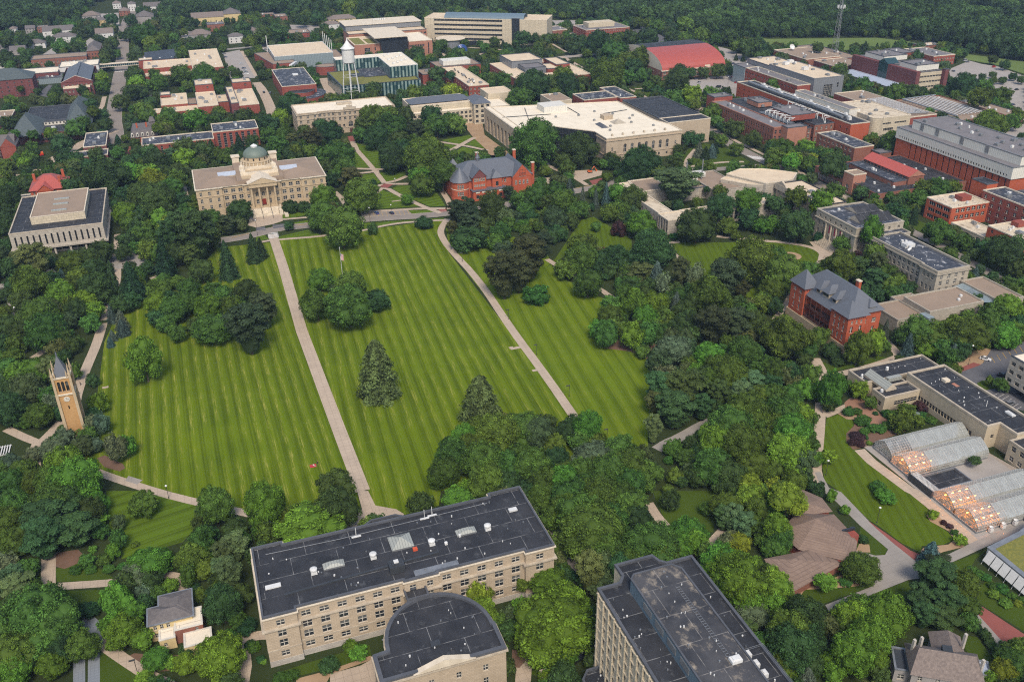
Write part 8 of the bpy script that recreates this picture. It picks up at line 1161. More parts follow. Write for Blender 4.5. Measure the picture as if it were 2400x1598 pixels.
put('d4', '60,130,130,b;160,60,140,y,120;240,130,80,y;80,300,110,b;110,370,100,g;60,460,100,g;60,700,90,y,80;80,800,110,b;60,900,90,b;180,880,60,g;760,640,150,g,115;475,745,85,b,55;640,750,50,u,30;780,400,45,v,40;800,410,24,x;520,40,40,b,60;630,155,38,b,40;970,50,75,b,55;920,10,50,b;1355,195,42,b,42;1580,400,52,b,45;1530,340,35,u;1340,500,95,s,38;1440,260,25,r,24;1490,290,30,r,24;1400,620,130,k,80;1380,700,180,p,150;1240,880,130,p,130;1460,900,160,p,150;1440,1050,150,p,110;1600,780,130,g;1640,950,100,g;1650,1080,80,g;1280,1020,110,p;820,1010,190,b,130;680,1050,150,b;980,1000,170,b;840,1200,170,b,180;640,1120,120,g;700,1330,160,b,180;850,1380,120,b;300,1040,190,d,170;170,1150,180,g;330,1200,150,d;200,1300,200,d,190;330,1430,110,d;120,1420,120,g;170,1500,90,b;320,1530,100,s,90;560,1400,120,b,100;540,1500,90,b;1680,650,45,u,30;1740,680,45,u;1790,710,42,u;1920,800,55,u,32;2000,860,40,u;1840,780,40,u;2050,920,40,x;2090,900,40,u;1850,850,50,x,24;1950,920,55,x,26;1780,1180,50,v,50;1820,1240,50,v;1870,1290,50,v;1720,1130,50,v,40;2000,1380,120,g,100;2060,1300,100,g;1930,1490,110,y;2060,1480,110,g;1830,1540,70,b;760,60,0,b;250,700,40,u;1230,150,0,b;20,1070,70,g'.replace('760,60,0,b;', '').replace('1230,150,0,b;', ''))
# landmarks used to say which tree is meant
LM = [('the clock tower', -61, 330), ('the domed hall', 34, 580), ('the turreted brick hall', 176, 545), ('the veranda brick hall', 262, 300), ('the banner-fronted stone hall', 335, 350), ('the greenhouses', 230, 190), ('the cream stone building', 250, 240), ('the long dark-roofed hall', 36, 203), ('the concrete tower', 90, 135), ('the yellow farm house', -27, 209), ('the brown angular-roofed building', 160, 178), ('the grey shingled house', 160, 122), ('the cream-roofed low hall', 280, 450), ('the cream-roofed library hall', 280, 620), ('the square grey columned block', -81, 565), ('the red-roofed house', -88, 640), ('the striped brick hall', 5, 722), ('the white-roofed stone hall', 117, 740), ('the water tower', 140, 825), ('the teal glass hall', 172, 880), ('the red vaulted armory', 470, 840), ('the diagonal street science hall', 408, 600), ('the red clerestory studio', 424, 460), ('the notched brick hall', 415, 370), ('the long beige building', 340, 1050), ('the tan-roofed brick hall', 0, 1030), ('the slate pyramid hall', -106, 835), ('the stepped brick complex', 10, 835), ('the far car park', 690, 650), ('the maroon plant-science hall', 637, 700), ('the flagpole', 64, 455), ('the round flower bed', 262, 385), ('the angled courtyard brick hall', 325, 815), ('the curved red hall', 100, 890), ('the top brick office', 482, 1040), ('the mansard house', -36, 760), ('the slate-roofed brick hall', -165, 980), ('the radio mast', 657, 824), ('the glass-fronted studio', 121, 1030), ('the white apartment rows', -150, 1230), ('the grey gabled apartment house', 10, 1320), ('the cream apartment blocks', 170, 1330), ('the narrow cream-roofed laboratory', 248, 830), ('the central walk middle', 32, 380), ('the slanting path top', 170, 490), ('the slanting path foot', 103, 330)]
ORD = ['nearest', 'second nearest', 'third nearest', 'fourth nearest', 'fifth nearest', 'sixth nearest', 'seventh nearest', 'eighth nearest', 'ninth nearest', 'tenth nearest', 'eleventh nearest', 'twelfth nearest', 'thirteenth nearest', 'fourteenth nearest', 'fifteenth nearest']
OCC = {}; CS = 2.5
def rast(pts, code):
    x0, x1, y0, y1 = min(p[0] for p in pts), max(p[0] for p in pts), min(p[1] for p in pts), max(p[1] for p in pts)
    for i in range(int(x0//CS), int(x1//CS)+1):
        for j in range(int(y0//CS), int(y1//CS)+1):
            x, y = (i+.5)*CS, (j+.5)*CS; c = False
            for k in range(len(pts)):
                (a, b), (d, e) = pts[k][:2], pts[k-1][:2]
                if (b > y) != (e > y) and x < (d-a)*(y-b)/(e-b)+a: c = not c
            if c: OCC[(i, j)] = max(code, OCC.get((i, j), 0))
for o in list(SC.objects):
    if o.type != 'MESH': continue
    if o.parent and o.name.split('.')[0] in ('roof', 'gable_roof', 'tower_roof', 'vaulted_roof', 'pyramid_roof', 'glazing_bar', 'clear_glazing', 'whitened_glazing', 'conservatory_roof', 'disc_roof'):
        w = wloc(o.parent)
        for p in o.data.polygons: rast([(o.data.vertices[v].co.x+w.x, o.data.vertices[v].co.y+w.y) for v in p.vertices], 2)
    elif o.get('kind') == 'structure' and o.name.split('.')[0] not in ('ground', 'kerb', 'bed'):
        for p in o.data.polygons: rast([tuple(o.data.vertices[v].co[:2]) for v in p.vertices], 1)
def occ(x, y, r=0): return max([OCC.get((int((x+a*r)//CS), int((y+b*r)//CS)), 0) for a, b in ((0, 0), (1, 0), (-1, 0), (0, 1), (0, -1), (.7, .7), (-.7, .7), (.7, -.7), (-.7, -.7))] if r else [OCC.get((int(x//CS), int(y//CS)), 0)])
def place_tree(tile, x, y, r, kind, half):
    ms, col, cw, noun, asp = KINDS[kind]; s = 3.5 if tile[0] == 'd' else 3.92; rp = r/s; hp = (half if half is not None else r*min(asp, 1.15)*.96)/s; shrub = kind in 'uvrx'
    zc = 6.0
    for _ in range(8):
        p = T(tile, x, y, zc); dep = depth_of(p); Rw = rp*dep/FPX; th = math.atan2(CAM_H-zc, math.hypot(p.x, p.y)); hh = hp*dep/FPX
        if kind in 'csh': Hh = max(Rw*1.1, min(Rw*2.6, (hh-Rw*sin(th)*.55)/cos(th)*1.0)); b = Hh; zc = b+.6
        else: b = max(Rw*.62, min(Rw*1.7, math.sqrt(max(.01, hh*hh-(Rw*sin(th))**2))/cos(th))); zc = b*(.96 if not shrub else .75)+(0.16*Rw if not shrub else 0)
    k = 0
    while occ(p.x, p.y, min(Rw*.5, 3)) == 2 and k < 9 and not shrub: k += 1; zc += .8; p = T(tile, x, y, zc); dep = depth_of(p); Rw = rp*dep/FPX
    if shrub and occ(p.x, p.y) == 2: return p, 0, b, zc, dep
    return p, Rw, b, zc, dep
recs = []
for q in TREES:
    p, Rw, b, zc, dep = place_tree(*q)
    if Rw: recs.append(dict(p=p, R=Rw, b=b, zc=zc, dep=dep, k=q[4], area=(Rw/dep)**2))
leafy = sorted([r for r in recs if r['k'] in 'bgdyow'], key=lambda r: -r['area']); print('trees', len(recs), 'broadleaf', len(leafy), 'conifer', sum(r['k'] in 'cspqkh' for r in recs), 'shrub', sum(r['k'] in 'uvrx' for r in recs))
for r in leafy[300:]: r['mass'] = True
rgt = random.Random(99); Crossed = {}
seen = {}
for r in recs:
    if r.get('mass'): continue
    if 'uvrx'.find(r['k']) < 0: r['sz'] = 'huge ' if r['R'] > 10.5 else ('large ' if r['R'] > 8 else ('small ' if r['R'] < 4.3 else ''))
    else: r['sz'] = 'low ' if r['b'] < 1.6 else ''
    l = sorted(LM, key=lambda m_: (m_[1]-r['p'].x)**2+(m_[2]-r['p'].y)**2)[0]; r['lm'] = l
    v = Vector((r['p'].x-l[1], r['p'].y-l[2], 0)); rx, ry = v.dot(Vector((RT.x, RT.y, 0))), v.dot(Vector((FW.x, FW.y, 0)))
    r['side'] = ('right side' if rx > 0 else 'left side') if abs(rx) > abs(ry) else ('behind' if ry > 0 else 'in front'); r['dist'] = v.length
    seen.setdefault((r['sz'], r['k'], l[0], r['side']), []).append(r)
for key, ls in seen.items():
    ls.sort(key=lambda r: r['dist'])
    for i, r in enumerate(ls): w = KINDS[r['k']]; r['label'] = f"{key[0]}{w[2]} {w[3]} {ORD[i] if len(ls) > 1 else 'close'} to {key[2]}, {key[3]}"
NM = dict(b='leafy_tree', g='leafy_tree', d='leafy_tree', y='leafy_tree', o='leafy_tree', w='leafy_tree', c='spruce_tree', s='spruce_tree', p='pine_tree', q='pine_tree', k='pine_tree', h='spruce_tree', u='shrub', v='shrub', r='shrub', x='shrub')
GR = dict(leafy_tree='broadleaf trees of the campus', spruce_tree='spruces of the campus', pine_tree='pines of the campus', shrub='shrubs in the planting beds')
def tint(col, rg, j=.27):
    k = 1+rg.uniform(-j, j); w = rg.uniform(-.2, .2); return (col[0]*k*(1+w*1.3), col[1]*k, col[2]*k*(1-w), 1)
def crown_obj(me, r, name='crown', parent=None):
    o = NW((name, me)); o.parent = parent; o.scale = (r['R']*r['j'][0], r['R']*r['j'][1], r['b']*1.03); o.rotation_euler = (0, 0, r['j'][2]); o.color = r['col']; return o
for i, r in enumerate(recs):
    r['j'] = (rgt.uniform(.97, 1.10), rgt.uniform(.97, 1.10), rgt.uniform(0, 6.28)); w = KINDS[r['k']]; far = max(0, min(1, (r['dep']-600)/900)); base = w[1]; r['col'] = tint(base, rgt); ms = w[0]
    if ms is BL and r['R']/r['dep']*FPX*.4267 < 11: ms = BLF
    me = ms[rgt.randrange(len(ms))]
    if r.get('mass'): r['me'] = me; continue
    nm = NM[r['k']]; t = tag(empty(nm, (r['p'].x, r['p'].y, 0)), r['label'], 'shrub' if nm == 'shrub' else 'tree', GR[nm]); r['root'] = t
    c = crown_obj(me, r, 'crown', t); c.location = (0, 0, r['zc'])
    if nm != 'shrub':
        k = NW(('trunk', TR[i % 3])); k.parent = t; q = min(r['R']*1.1, 9); k.scale = (q*.75, q*.75, r['zc']*.95); k.rotation_euler = (0, 0, rgt.uniform(0, 6))
# the smaller crowns past the three hundred largest, and the far woods, as masses
def mass(name, items, label, meshes, cat='woodland', sub=None):
    """items: (x, y, z, R, b, colour); one object that scatters crown meshes on points"""
    me = bpy.data.meshes.new(name); me.from_pydata([q[:3] for q in items], [], [])
    for nm_, dt, vals in (('sc', 'FLOAT_VECTOR', [v for q in items for v in (q[3], q[3], q[4])]), ('rt', 'FLOAT', [random.uniform(0, 6.28) for q in items]), ('col', 'FLOAT_VECTOR', [v for q in items for v in q[5][:3]])):
        a = me.attributes.new(nm_, dt, 'POINT'); a.data.foreach_set('vector' if dt == 'FLOAT_VECTOR' else 'value', vals)
    o = NW((name, me)); tag(o, label, cat, kind='stuff'); ng = bpy.data.node_groups.new(name, 'GeometryNodeTree'); ng.interface.new_socket('Geometry', in_out='INPUT', socket_type='NodeSocketGeometry'); ng.interface.new_socket('Geometry', in_out='OUTPUT', socket_type='NodeSocketGeometry')
    A = ng.nodes.new; gi, go = A('NodeGroupInput'), A('NodeGroupOutput'); iop = A('GeometryNodeInstanceOnPoints'); m2p = A('GeometryNodeMeshToPoints'); jn = A('GeometryNodeGeometryToInstance')
    for me_ in meshes:
        if me_.name+'_m' in bpy.data.objects: pass
        c2 = me_.copy(); c2.materials.clear(); c2.materials.append(M['foliage_mass']); ob = bpy.data.objects.new(me_.name+'_src', c2); oi = A('GeometryNodeObjectInfo'); oi.inputs[0].default_value = ob; oi.inputs['As Instance'].default_value = True; ng.links.new(oi.outputs['Geometry'], jn.inputs[0])
    def attr(nm_, dt): x = A('GeometryNodeInputNamedAttribute'); x.data_type = dt; x.inputs['Name'].default_value = nm_; return x.outputs[0]
    ng.links.new(gi.outputs[0], m2p.inputs[0]); ng.links.new(m2p.outputs[0], iop.inputs['Points']); ng.links.new(jn.outputs[0], iop.inputs['Instance']); iop.inputs['Pick Instance'].default_value = True
    ng.links.new(attr('sc', 'FLOAT_VECTOR'), iop.inputs['Scale']); cmb = A('ShaderNodeCombineXYZ'); ng.links.new(attr('rt', 'FLOAT'), cmb.inputs[2]); e2r = A('FunctionNodeEulerToRotation'); ng.links.new(cmb.outputs[0], e2r.inputs[0]); ng.links.new(e2r.outputs[0], iop.inputs['Rotation'])
    ng.links.new(iop.outputs[0], go.inputs[0]); md = o.modifiers.new('scatter', 'NODES'); md.node_group = ng; return o
def foliage_mass():
    m, n, b = nodes('foliage_mass'); at_ = n.nodes.new('ShaderNodeAttribute'); at_.attribute_name = 'tone'; ic = n.nodes.new('ShaderNodeAttribute'); ic.attribute_type = 'INSTANCER'; ic.attribute_name = 'col'
    sep = n.nodes.new('ShaderNodeSeparateColor'); n.links.new(at_.outputs['Color'], sep.inputs[0]); bri = math_(n, 'ADD', math_(n, 'MULTIPLY', sep.outputs[0], 1.3), .32)
    vm = n.nodes.new('ShaderNodeVectorMath'); vm.operation = 'SCALE'; n.links.new(ic.outputs['Vector'], vm.inputs[0]); n.links.new(bri, vm.inputs['Scale']); n.links.new(vm.outputs[0], b.inputs['Base Color']); b.inputs['Roughness'].default_value = .8; b.inputs['Specular IOR Level'].default_value = .12; return m
M['foliage_mass'] = foliage_mass()
rf = random.Random(12); fill = []
near = {}
for r in recs: near.setdefault((int(r['p'].x//20), int(r['p'].y//20)), []).append((r['p'].x, r['p'].y, r['R']))
yy = 100.
while yy < 1500:
    xx = -420.; st = 6.5 if yy < 700 else 9
    while xx < 1150:
        x, y, R_ = xx+rf.uniform(-3, 3), yy+rf.uniform(-3, 3), rf.uniform(2.2, 4.6) if yy < 700 else rf.uniform(3, 6); xx += st; d = Vector((x, y, -CAM_H)); w = d.dot(FW)
        if w < 10: continue
        px, py = 1200+FPX*d.dot(RT)/w, 799-FPX*d.dot(UP)/w
        if not (-80 < px < 2480 and -10 < py < 1750) or (-114 < x < -80 and 585 < y < 656) or occ(x, y, R_*.8) or rf.random() < (.40 if yy < 700 else .5 if x > 100 else .74): continue
        if any(occ(x+FW.x*q, y+FW.y*q) == 2 for q in (4, 9, 14)) or occ(x+3, y+5) == 2: continue
        if any(math.hypot(x-a, y-b) < c*.55+R_*.3 for i in (-1, 0, 1) for j in (-1, 0, 1) for a, b, c in near.get((int(x//20)+i, int(y//20)+j), [])): continue
        base = KINDS[rf.choice('dddggo')][1]; fill.append((x, y, R_*1.05, R_, R_*rf.uniform(.9, 1.25), tint(base, rf)))
    yy += st
print('fill', len(fill))
items = fill+[(r['p'].x, r['p'].y, r['zc'], r['R']*1.05, r['b'], r['col']) for r in recs if r.get('mass')]
mass('tree_belt', items, 'smaller leafy trees filling the gaps between buildings and larger trees', BLF, 'trees')
# ================================================================ far woods
def inpoly(x, y, P):
    c = False
    for i in range(len(P)):
        (x1, y1), (x2, y2) = P[i], P[i-1]
        if (y1 > y) != (y2 > y) and x < (x2-x1)*(y-y1)/(y2-y1)+x1: c = not c
    return c
def pix(x, y, z=0):
    v = Vector((x, y, z-CAM_H)); w = v.dot(FW); return 1200+FPX*v.dot(RT)/w, 799-FPX*v.dot(UP)/w
WOOD = [(-400, 290/3.92), (60/3.92, 300/3.92), (350/3.92, 265/3.92), (600/3.92, 245/3.92), (760/3.92, 120/3.92), (860/3.92, 30/3.92), (1000/3.92, 0), (1500/3.92, 0), (1500/3.92, 170/3.92), (1700/3.92, 190/3.92), (2040/3.92, 140/3.92), (2240/3.92, 150/3.92), (600, 160/3.92), (600+420/3.92, 150/3.92), (600+640/3.92, 170/3.92), (600+800/3.92, 150/3.92), (600+940/3.92, 170/3.92), (600+1500/3.92, 180/3.92), (600+1740/3.92, 110/3.92), (1200, 140/3.92), (1200+280/3.92, 170/3.92), (1200+840/3.92, 185/3.92), (1200+1000/3.92, 210/3.92), (1200+1500/3.92, 250/3.92), (1200+1900/3.92, 370/3.92), (1800, 350/3.92), (1800+1000/3.92, 345/3.92), (1800+1250/3.92, 350/3.92), (1800+1500/3.92, 420/3.92), (1800+1830/3.92, 470/3.92), (1800+2352/3.92, 560/3.92), (2800, 200), (2800, -700), (-600, -700)]
STREET = [(2250, 290), (2050, 230), (1900, 165), (1780, 110), (1500, 10), (1650, 0), (1900, 100), (2100, 150), (2352, 250), (2352, 340)]; ST = [(1800+x/3.92, y/3.92) for x, y in STREET]
rg = random.Random(4); items = []
y = 1000
def wood_col(rg, x, y):
    t = .5+.5*sin(x*.011+y*.007)*sin(x*.004-y*.013); b = rg.uniform(.5, 1.6); return (.028*b+.014*t*b, .056*b+.024*t*b, .018*b+.004*t)
yy = 640.
while yy < 4200:
    step = 12 if yy < 1700 else (15 if yy < 2400 else 26)
    xx = -1300.
    while xx < 3200:
        x, y = xx+rg.uniform(-.45, .45)*step, yy+rg.uniform(-.45, .45)*step; xx += step; px, py = pix(x, y, 0)
        if not (-60 < px < 2460 and py > -160): continue
        if not inpoly(px, py, WOOD) or inpoly(px, py, ST): continue
        if py > -20 and rg.random() < .10: continue
        R_ = step*rg.uniform(.45, .95); items.append((x, y, R_*.9+rg.uniform(-1, 5), R_, R_*rg.uniform(.8, 1.15), wood_col(rg, x, y)))
    yy += step*.9
print('wood crowns', len(items)); mass('far_woods', items, 'dense dark woodland stretching across the whole horizon behind the campus', BLF, 'woodland')
# ================================================================ small things
def lamp(x, y, label, h=5.2, arm=0, kind='path lamps'):
    t = tag(empty('path_lamp', (x, y, 0)), label, 'lamp post', kind); MB().tube((x, y, .3), (x, y, h), .09, 6).tube((x, y, 0), (x, y, .35), .22, 8).build('post', [M['frame_dark']], t)
    mb = MB(); mb.box(x-arm-.35 if arm else x-.35, y-.25, h-.05, x+.25, y+.25, h+.15) if arm else mb.lathe(x, y, [(.15, h), (.4, h+.15), (.4, h+.4), (.1, h+.65), (0, h+.7)], 10); mb.build('lamp_head', [M['frame_dark' if arm else 'metal_white']], t)
for (t, x, y, h, arm, lb) in [('c3', 227, 322, 5.2, 1.0, 'dark lamp post right of the slanting path, first from the pale slab'), ('c3', 525, 702, 5.2, 1.0, 'dark lamp post right of the slanting path, near its lower end'), ('c3', 872, 1108, 5.2, 1.0, 'dark lamp post beside the trees at the foot of the slanting lawn'), ('b2', 1896, 1030, 5, 1.0, 'dark lamp post at the upper end of the slanting path'), ('b2', 2322, 1560, 5, 1.0, 'dark lamp post halfway along the slanting path'), ('d4', 892, 262, 6, 0, 'white-headed lamp post by the red brick strip'), ('c4', 530, 1425, 6, 0, 'white-headed lamp post on the lawn left of the greenhouses'), ('d1', 1130, 1495, 5, 1.0, 'dark lamp post by the path below the farm house'), ('b2', 1050, 672, 9, 0, 'tall lamp post between the road and the big round tree'), ('b2', 1245, 600, 6, 0, 'lamp post behind the parked blue cars'), ('b2', 15, 790, 9, 0, 'tall post left of the crosswalk'), ('a3', 1978, 830, 12, 0, 'tall car-park light post near the red cars'), ('a3', 2152, 885, 12, 0, 'tall car-park light post before the science hall'), ('c4', 1840, 410, 9, 0, 'lamp post in the red brick island'), ('d1', 106, 0, 5, 0, 'lamp post hidden among trees below the clock tower'), ('b2', 1280, 340, 5, 0, 'lamp post beside the red brick diamond'), ('d2', 1345, 190, 5, 0, 'lamp post on the lawn behind the long dark roof'), ('b1', 160, 1560, 6, 0, 'lamp post beside the curving road at the left edge'), ('d1', 1385, 60, 5, 0, 'lamp post beside the lower lawn path')]:
    p = T(t, x, y); lamp(p.x, p.y, lb, h, arm)
# flagpole
p = T('b2', 815, 1340); p = at(808, 694); t = tag(empty('flagpole', (p.x, p.y, 0)), 'tall white flagpole rising from the tree clump on the lawn', 'flagpole'); MB().tube((p.x, p.y, 0), (p.x, p.y, 26), .16, 8, 0, .08).lathe(p.x, p.y, [(.22, 26), (.22, 26.3), (0, 26.4)], 8).build('pole', [M['metal_white']], t)
def flag():
    m_, n, b = nodes('flag_cloth'); tc = n.nodes.new('ShaderNodeTexCoord'); sp = n.nodes.new('ShaderNodeSeparateXYZ'); n.links.new(tc.outputs['Object'], sp.inputs[0]); s = math_(n, 'GREATER_THAN', math_(n, 'SINE', math_(n, 'MULTIPLY', sp.outputs[2], 13)), 0); k = mix(n, s, (.6, .6, .6), (.45, .03, .03))
    c = math_(n, 'MULTIPLY', math_(n, 'LESS_THAN', sp.outputs[0], .5), math_(n, 'GREATER_THAN', sp.outputs[2], 21.5)); k = mix(n, c, k, (.03, .04, .16)); n.links.new(k, b.inputs['Base Color']); return m_
mb = MB()
for i in range(6): x0, x1 = p.x+.16+i*.22, p.x+.16+(i+1)*.22; y0, y1 = p.y+.15*sin(i*1.4), p.y+.15*sin((i+1)*1.4); mb.face([(x0, y0, 19.6-i*.12), (x1, y1, 19.5-i*.12), (x1, y1, 22.8-i*.1), (x0, y0, 22.9-i*.1)])
mb.build('flag', [flag()], t)
# parked cars
def car_mesh(kind):
    L, Wd, H = {'sedan': (4.6, 1.82, 1.45), 'suv': (4.7, 1.9, 1.75), 'van': (5.4, 2.0, 2.1)}[kind]; a, w = L/2, Wd/2; body = MB(); zs = (.28, .62, .88 if kind != 'van' else 1.05)
    def sec(x, z0, z1, ww): return [(x, -ww, z0), (x, ww, z0), (x, ww, z1), (x, -ww, z1)]
    st = [(-a, .38, zs[2]*.82, w*.86), (-a+.18, .26, zs[2]*.98, w*.97), (-a*.45, .24, zs[2]*1.03, w), (a*.4, .24, zs[2]*1.0, w), (a-.35, .26, zs[2]*.86, w*.95), (a, .36, zs[2]*.7, w*.8)]
    for (x0, p0, p1, w0), (x1, q0, q1, w1) in zip(st[:-1], st[1:]):
        A, B = sec(x0, p0, p1, w0), sec(x1, q0, q1, w1)
        for i in range(4): j = (i+1) % 4; body.face([A[i], A[j], B[j], B[i]])
    body.face(sec(*[st[0][0], st[0][1], st[0][2], st[0][3]])[::-1]); body.face(sec(*st[-1]))
    c0, c1, r0, r1 = {'sedan': (-a*.82, a*.38, -a*.42, a*.05), 'suv': (-a*.95, a*.38, -a*.85, a*.1), 'van': (-a*.97, a*.62, -a*.93, a*.42)}[kind]; zb, zt = zs[2]*.98, H; wi = w*.93; wt = w*.76; cab = MB()
    lo = [(c0, -wi, zb), (c1, -wi, zb), (c1, wi, zb), (c0, wi, zb)]; hi = [(r0, -wt, zt), (r1, -wt, zt), (r1, wt, zt), (r0, wt, zt)]
    for i in range(4): j = (i+1) % 4; cab.face([lo[i], lo[j], hi[j], hi[i]])
    roof = MB(); g = .03; roof.box(r0-.02, -wt-.02, zt, r1+.02, wt+.02, zt+.05)
    for s in (-1, 1):
        roof.tube((c0, s*wi, zb), (r0, s*wt, zt+.02), .045, 4); roof.tube((c1, s*wi, zb), (r1, s*wt, zt+.02), .045, 4); roof.tube(((c0+c1)/2-.1, s*wi, zb), ((r0+r1)/2-.05, s*wt, zt+.02), .04, 4)
    wh = MB()
    e = MB().lathe(0, 0, [(0, -.11), (.2, -.11), (.33, -.1), (.33, .1), (.2, .11), (0, .11)], 14); wh.v = [(x, z, y+.33) for x, y, z in e.v]; wh.f = [f[::-1] for f in e.f]; wh.m = e.m
    return body, cab, roof, wh, a, w
CARM = {k: car_mesh(k) for k in ('sedan', 'suv', 'van')}; CARX = {}
paints = dict(white=(.62, .62, .62), black=(.015, .016, .02), grey=(.14, .15, .17), silver=(.38, .39, .41), blue=(.02, .06, .22), navy=(.02, .03, .07), red=(.42, .02, .02), orange=(.6, .12, .03))
for k, c in paints.items(): m_, n, b_ = nodes('paint_'+k); b_.inputs['Base Color'].default_value = (*c, 1); b_.inputs['Roughness'].default_value = .25; b_.inputs['Coat Weight'].default_value = .5; M['paint_'+k] = m_
M['tyre'] = basic('tyre', (.02, .02, .02)); M['headlight'] = basic('headlight', (.6, .6, .58), None, 1, .2); M['taillight'] = basic('taillight', (.35, .01, .01), None, 1, .2)
def car(tile, x, y, kind, colr, rz, label, parts=True):
    p = T(tile, x, y); body, cab, roof, wh, a, w = CARM[kind]; key = (kind, colr)
    if key not in CARX: CARX[key] = (body.mesh('body', [M['paint_'+colr]]), cab.mesh('windows', [M['glass_dark']]), roof.mesh('roof', [M['paint_'+colr]]), wh.mesh('wheel', [M['tyre']]), MB().box(a-.12, -.18, .5, a+.02, .18, .66).mesh('headlight', [M['headlight']]), MB().box(-a-.02, -.16, .55, -a+.1, .16, .75).mesh('taillight', [M['taillight']]))
    ms = CARX[key]; t = tag(empty('parked_car', (p.x, p.y, .06), R(rz)), label, 'van' if kind == 'van' else 'car', 'cars parked around the campus')
    for nm, me, pos in [('body', ms[0], (0, 0, 0)), ('cabin_glass', ms[1], (0, 0, 0)), ('roof', ms[2], (0, 0, 0))]+([('wheel', ms[3], (sx*a*.62, sy*(w-.1), 0)) for sx in (-1, 1) for sy in (-1, 1)]+[('headlight', ms[4], (0, s*w*.6, 0)) for s in (-1, 1)]+[('taillight', ms[5], (0, s*w*.65, 0)) for s in (-1, 1)] if parts else []):
        o = NW((nm, me)); o.parent = t; o.location = pos
CARS = [('c4', 1995, 365, 'sedan', 'white', -52, 'white car parked alone beside the red brick island'), ('c4', 2160, 520, 'sedan', 'black', -50, 'black car in the yellow-lined bays by the ribbed office'), ('c4', 2222, 778, 'suv', 'grey', 5, 'grey estate car parked below the ribbed office'), ('b2', 1110, 592, 'sedan', 'blue', 98, 'bright blue car parked on the road before the red brick hall'), ('b2', 1245, 593, 'sedan', 'navy', 105, 'dark blue car parked right of the bright blue one'),
 ('a3', 1716, 765, 'suv', 'silver', 90, 'silver car standing in front of the red vaulted armory'), ('a3', 1893, 808, 'van', 'black', 170, 'long black van crossing the lot before the armory'), ('a3', 2062, 765, 'suv', 'red', 20, 'red car in the middle of the armory lot'), ('a3', 2045, 715, 'van', 'red', 0, 'red van closest to the armory corner'), ('a3', 2010, 722, 'sedan', 'grey', 10, 'grey car touching the red van on its left'), ('a3', 2105, 716, 'sedan', 'navy', 10, 'dark car just right of the red van'), ('a3', 2092, 745, 'sedan', 'orange', 30, 'orange car between the red van and the red car'), ('a3', 2192, 668, 'suv', 'navy', 10, 'dark blue car left of the pair at the lot edge'), ('a3', 2232, 682, 'sedan', 'black', 0, 'black car at the right end of the armory lot'), ('a3', 1935, 530, 'sedan', 'red', 10, 'red car behind the armory roof end'), ('a3', 1955, 562, 'sedan', 'silver', 5, 'silver car right of the armory roof end'), ('a3', 1948, 585, 'sedan', 'white', 5, 'white car right of the armory roof end, lower row'), ('a3', 2035, 590, 'sedan', 'navy', 20, 'dark car alone right of the silver ones'), ('a3', 2072, 606, 'sedan', 'white', 10, 'white car alone above the dark bush in the lot'), ('a3', 1975, 598, 'sedan', 'grey', 10, 'grey car in the row beside the armory'), ('a3', 1690, 732, 'sedan', 'navy', 0, 'dark car against the armory front wall'), ('a3', 1730, 733, 'sedan', 'black', 0, 'black car against the armory front wall, right of the dark one'), ('a3', 1740, 390, 'sedan', 'white', 15, 'white car on the road above the armory'),
 ('a4', 1702, 660, 'sedan', 'grey', 80, 'grey car near the maroon hall in the far car park'), ('a4', 2075, 622, 'suv', 'red', 5, 'dark red car at the top of the far car park'), ('a4', 2285, 830, 'sedan', 'black', 5, 'black car at the right side of the far car park'), ('a4', 2250, 968, 'sedan', 'navy', 5, 'dark blue car low in the far car park'), ('a4', 1812, 562, 'van', 'silver', 0, 'pale van by the far brick hall'), ('a4', 1832, 576, 'sedan', 'grey', 0, 'grey car just below the pale van'),
 ('a1', 2220, 592, 'sedan', 'silver', 0, 'silver car alone in the small car park, upper row'), ('a1', 2240, 632, 'sedan', 'navy', 0, 'dark car in the small car park, first of the column'), ('a1', 2250, 650, 'sedan', 'silver', 0, 'silver car in the small car park, second of the column'), ('a1', 2258, 667, 'sedan', 'grey', 0, 'grey car in the small car park, third of the column'), ('a1', 2266, 685, 'sedan', 'white', 0, 'white car in the small car park, last of the column'), ('a1', 2128, 655, 'sedan', 'silver', 0, 'silver car on the left side of the small car park, upper'), ('a1', 2132, 690, 'suv', 'grey', 0, 'grey car on the left side of the small car park, lower'), ('a1', 2070, 530, 'sedan', 'navy', 0, 'dark car by the tan roof in the small car park'), ('a1', 2060, 500, 'sedan', 'grey', 0, 'grey car highest in the small car park'), ('a2', 72, 855, 'suv', 'black', 95, 'black car driving on the side street below the lot'), ('a2', 135, 860, 'sedan', 'grey', 60, 'grey car by the wall of the curved red hall'), ('a2', 470, 268, 'sedan', 'silver', 0, 'silver car behind the glass-fronted studio'), ('a2', 52, 458, 'sedan', 'white', 0, 'white car left of the glass-fronted studio'), ('a2', 88, 462, 'sedan', 'grey', 0, 'grey car left of the glass-fronted studio, right of the white one'), ('a1', 1680, 328, 'sedan', 'navy', 0, 'dark car in the lot of the brick houses'), ('a1', 1575, 336, 'sedan', 'grey', 0, 'grey car in the lot of the brick houses, left one'), ('a1', 960, 415, 'sedan', 'silver', 0, 'silver car beside the small hipped house'), ('b4', 1080, 1300, 'sedan', 'white', 20, 'white car half hidden by trees near the long stone wing'), ('d3', 540, 1385, 'sedan', 'black', 20, 'black car with red lights on the terrace by the concrete tower')]
for q in CARS: car(*q, parts=T(q[0], q[1], q[2]).length < 620)
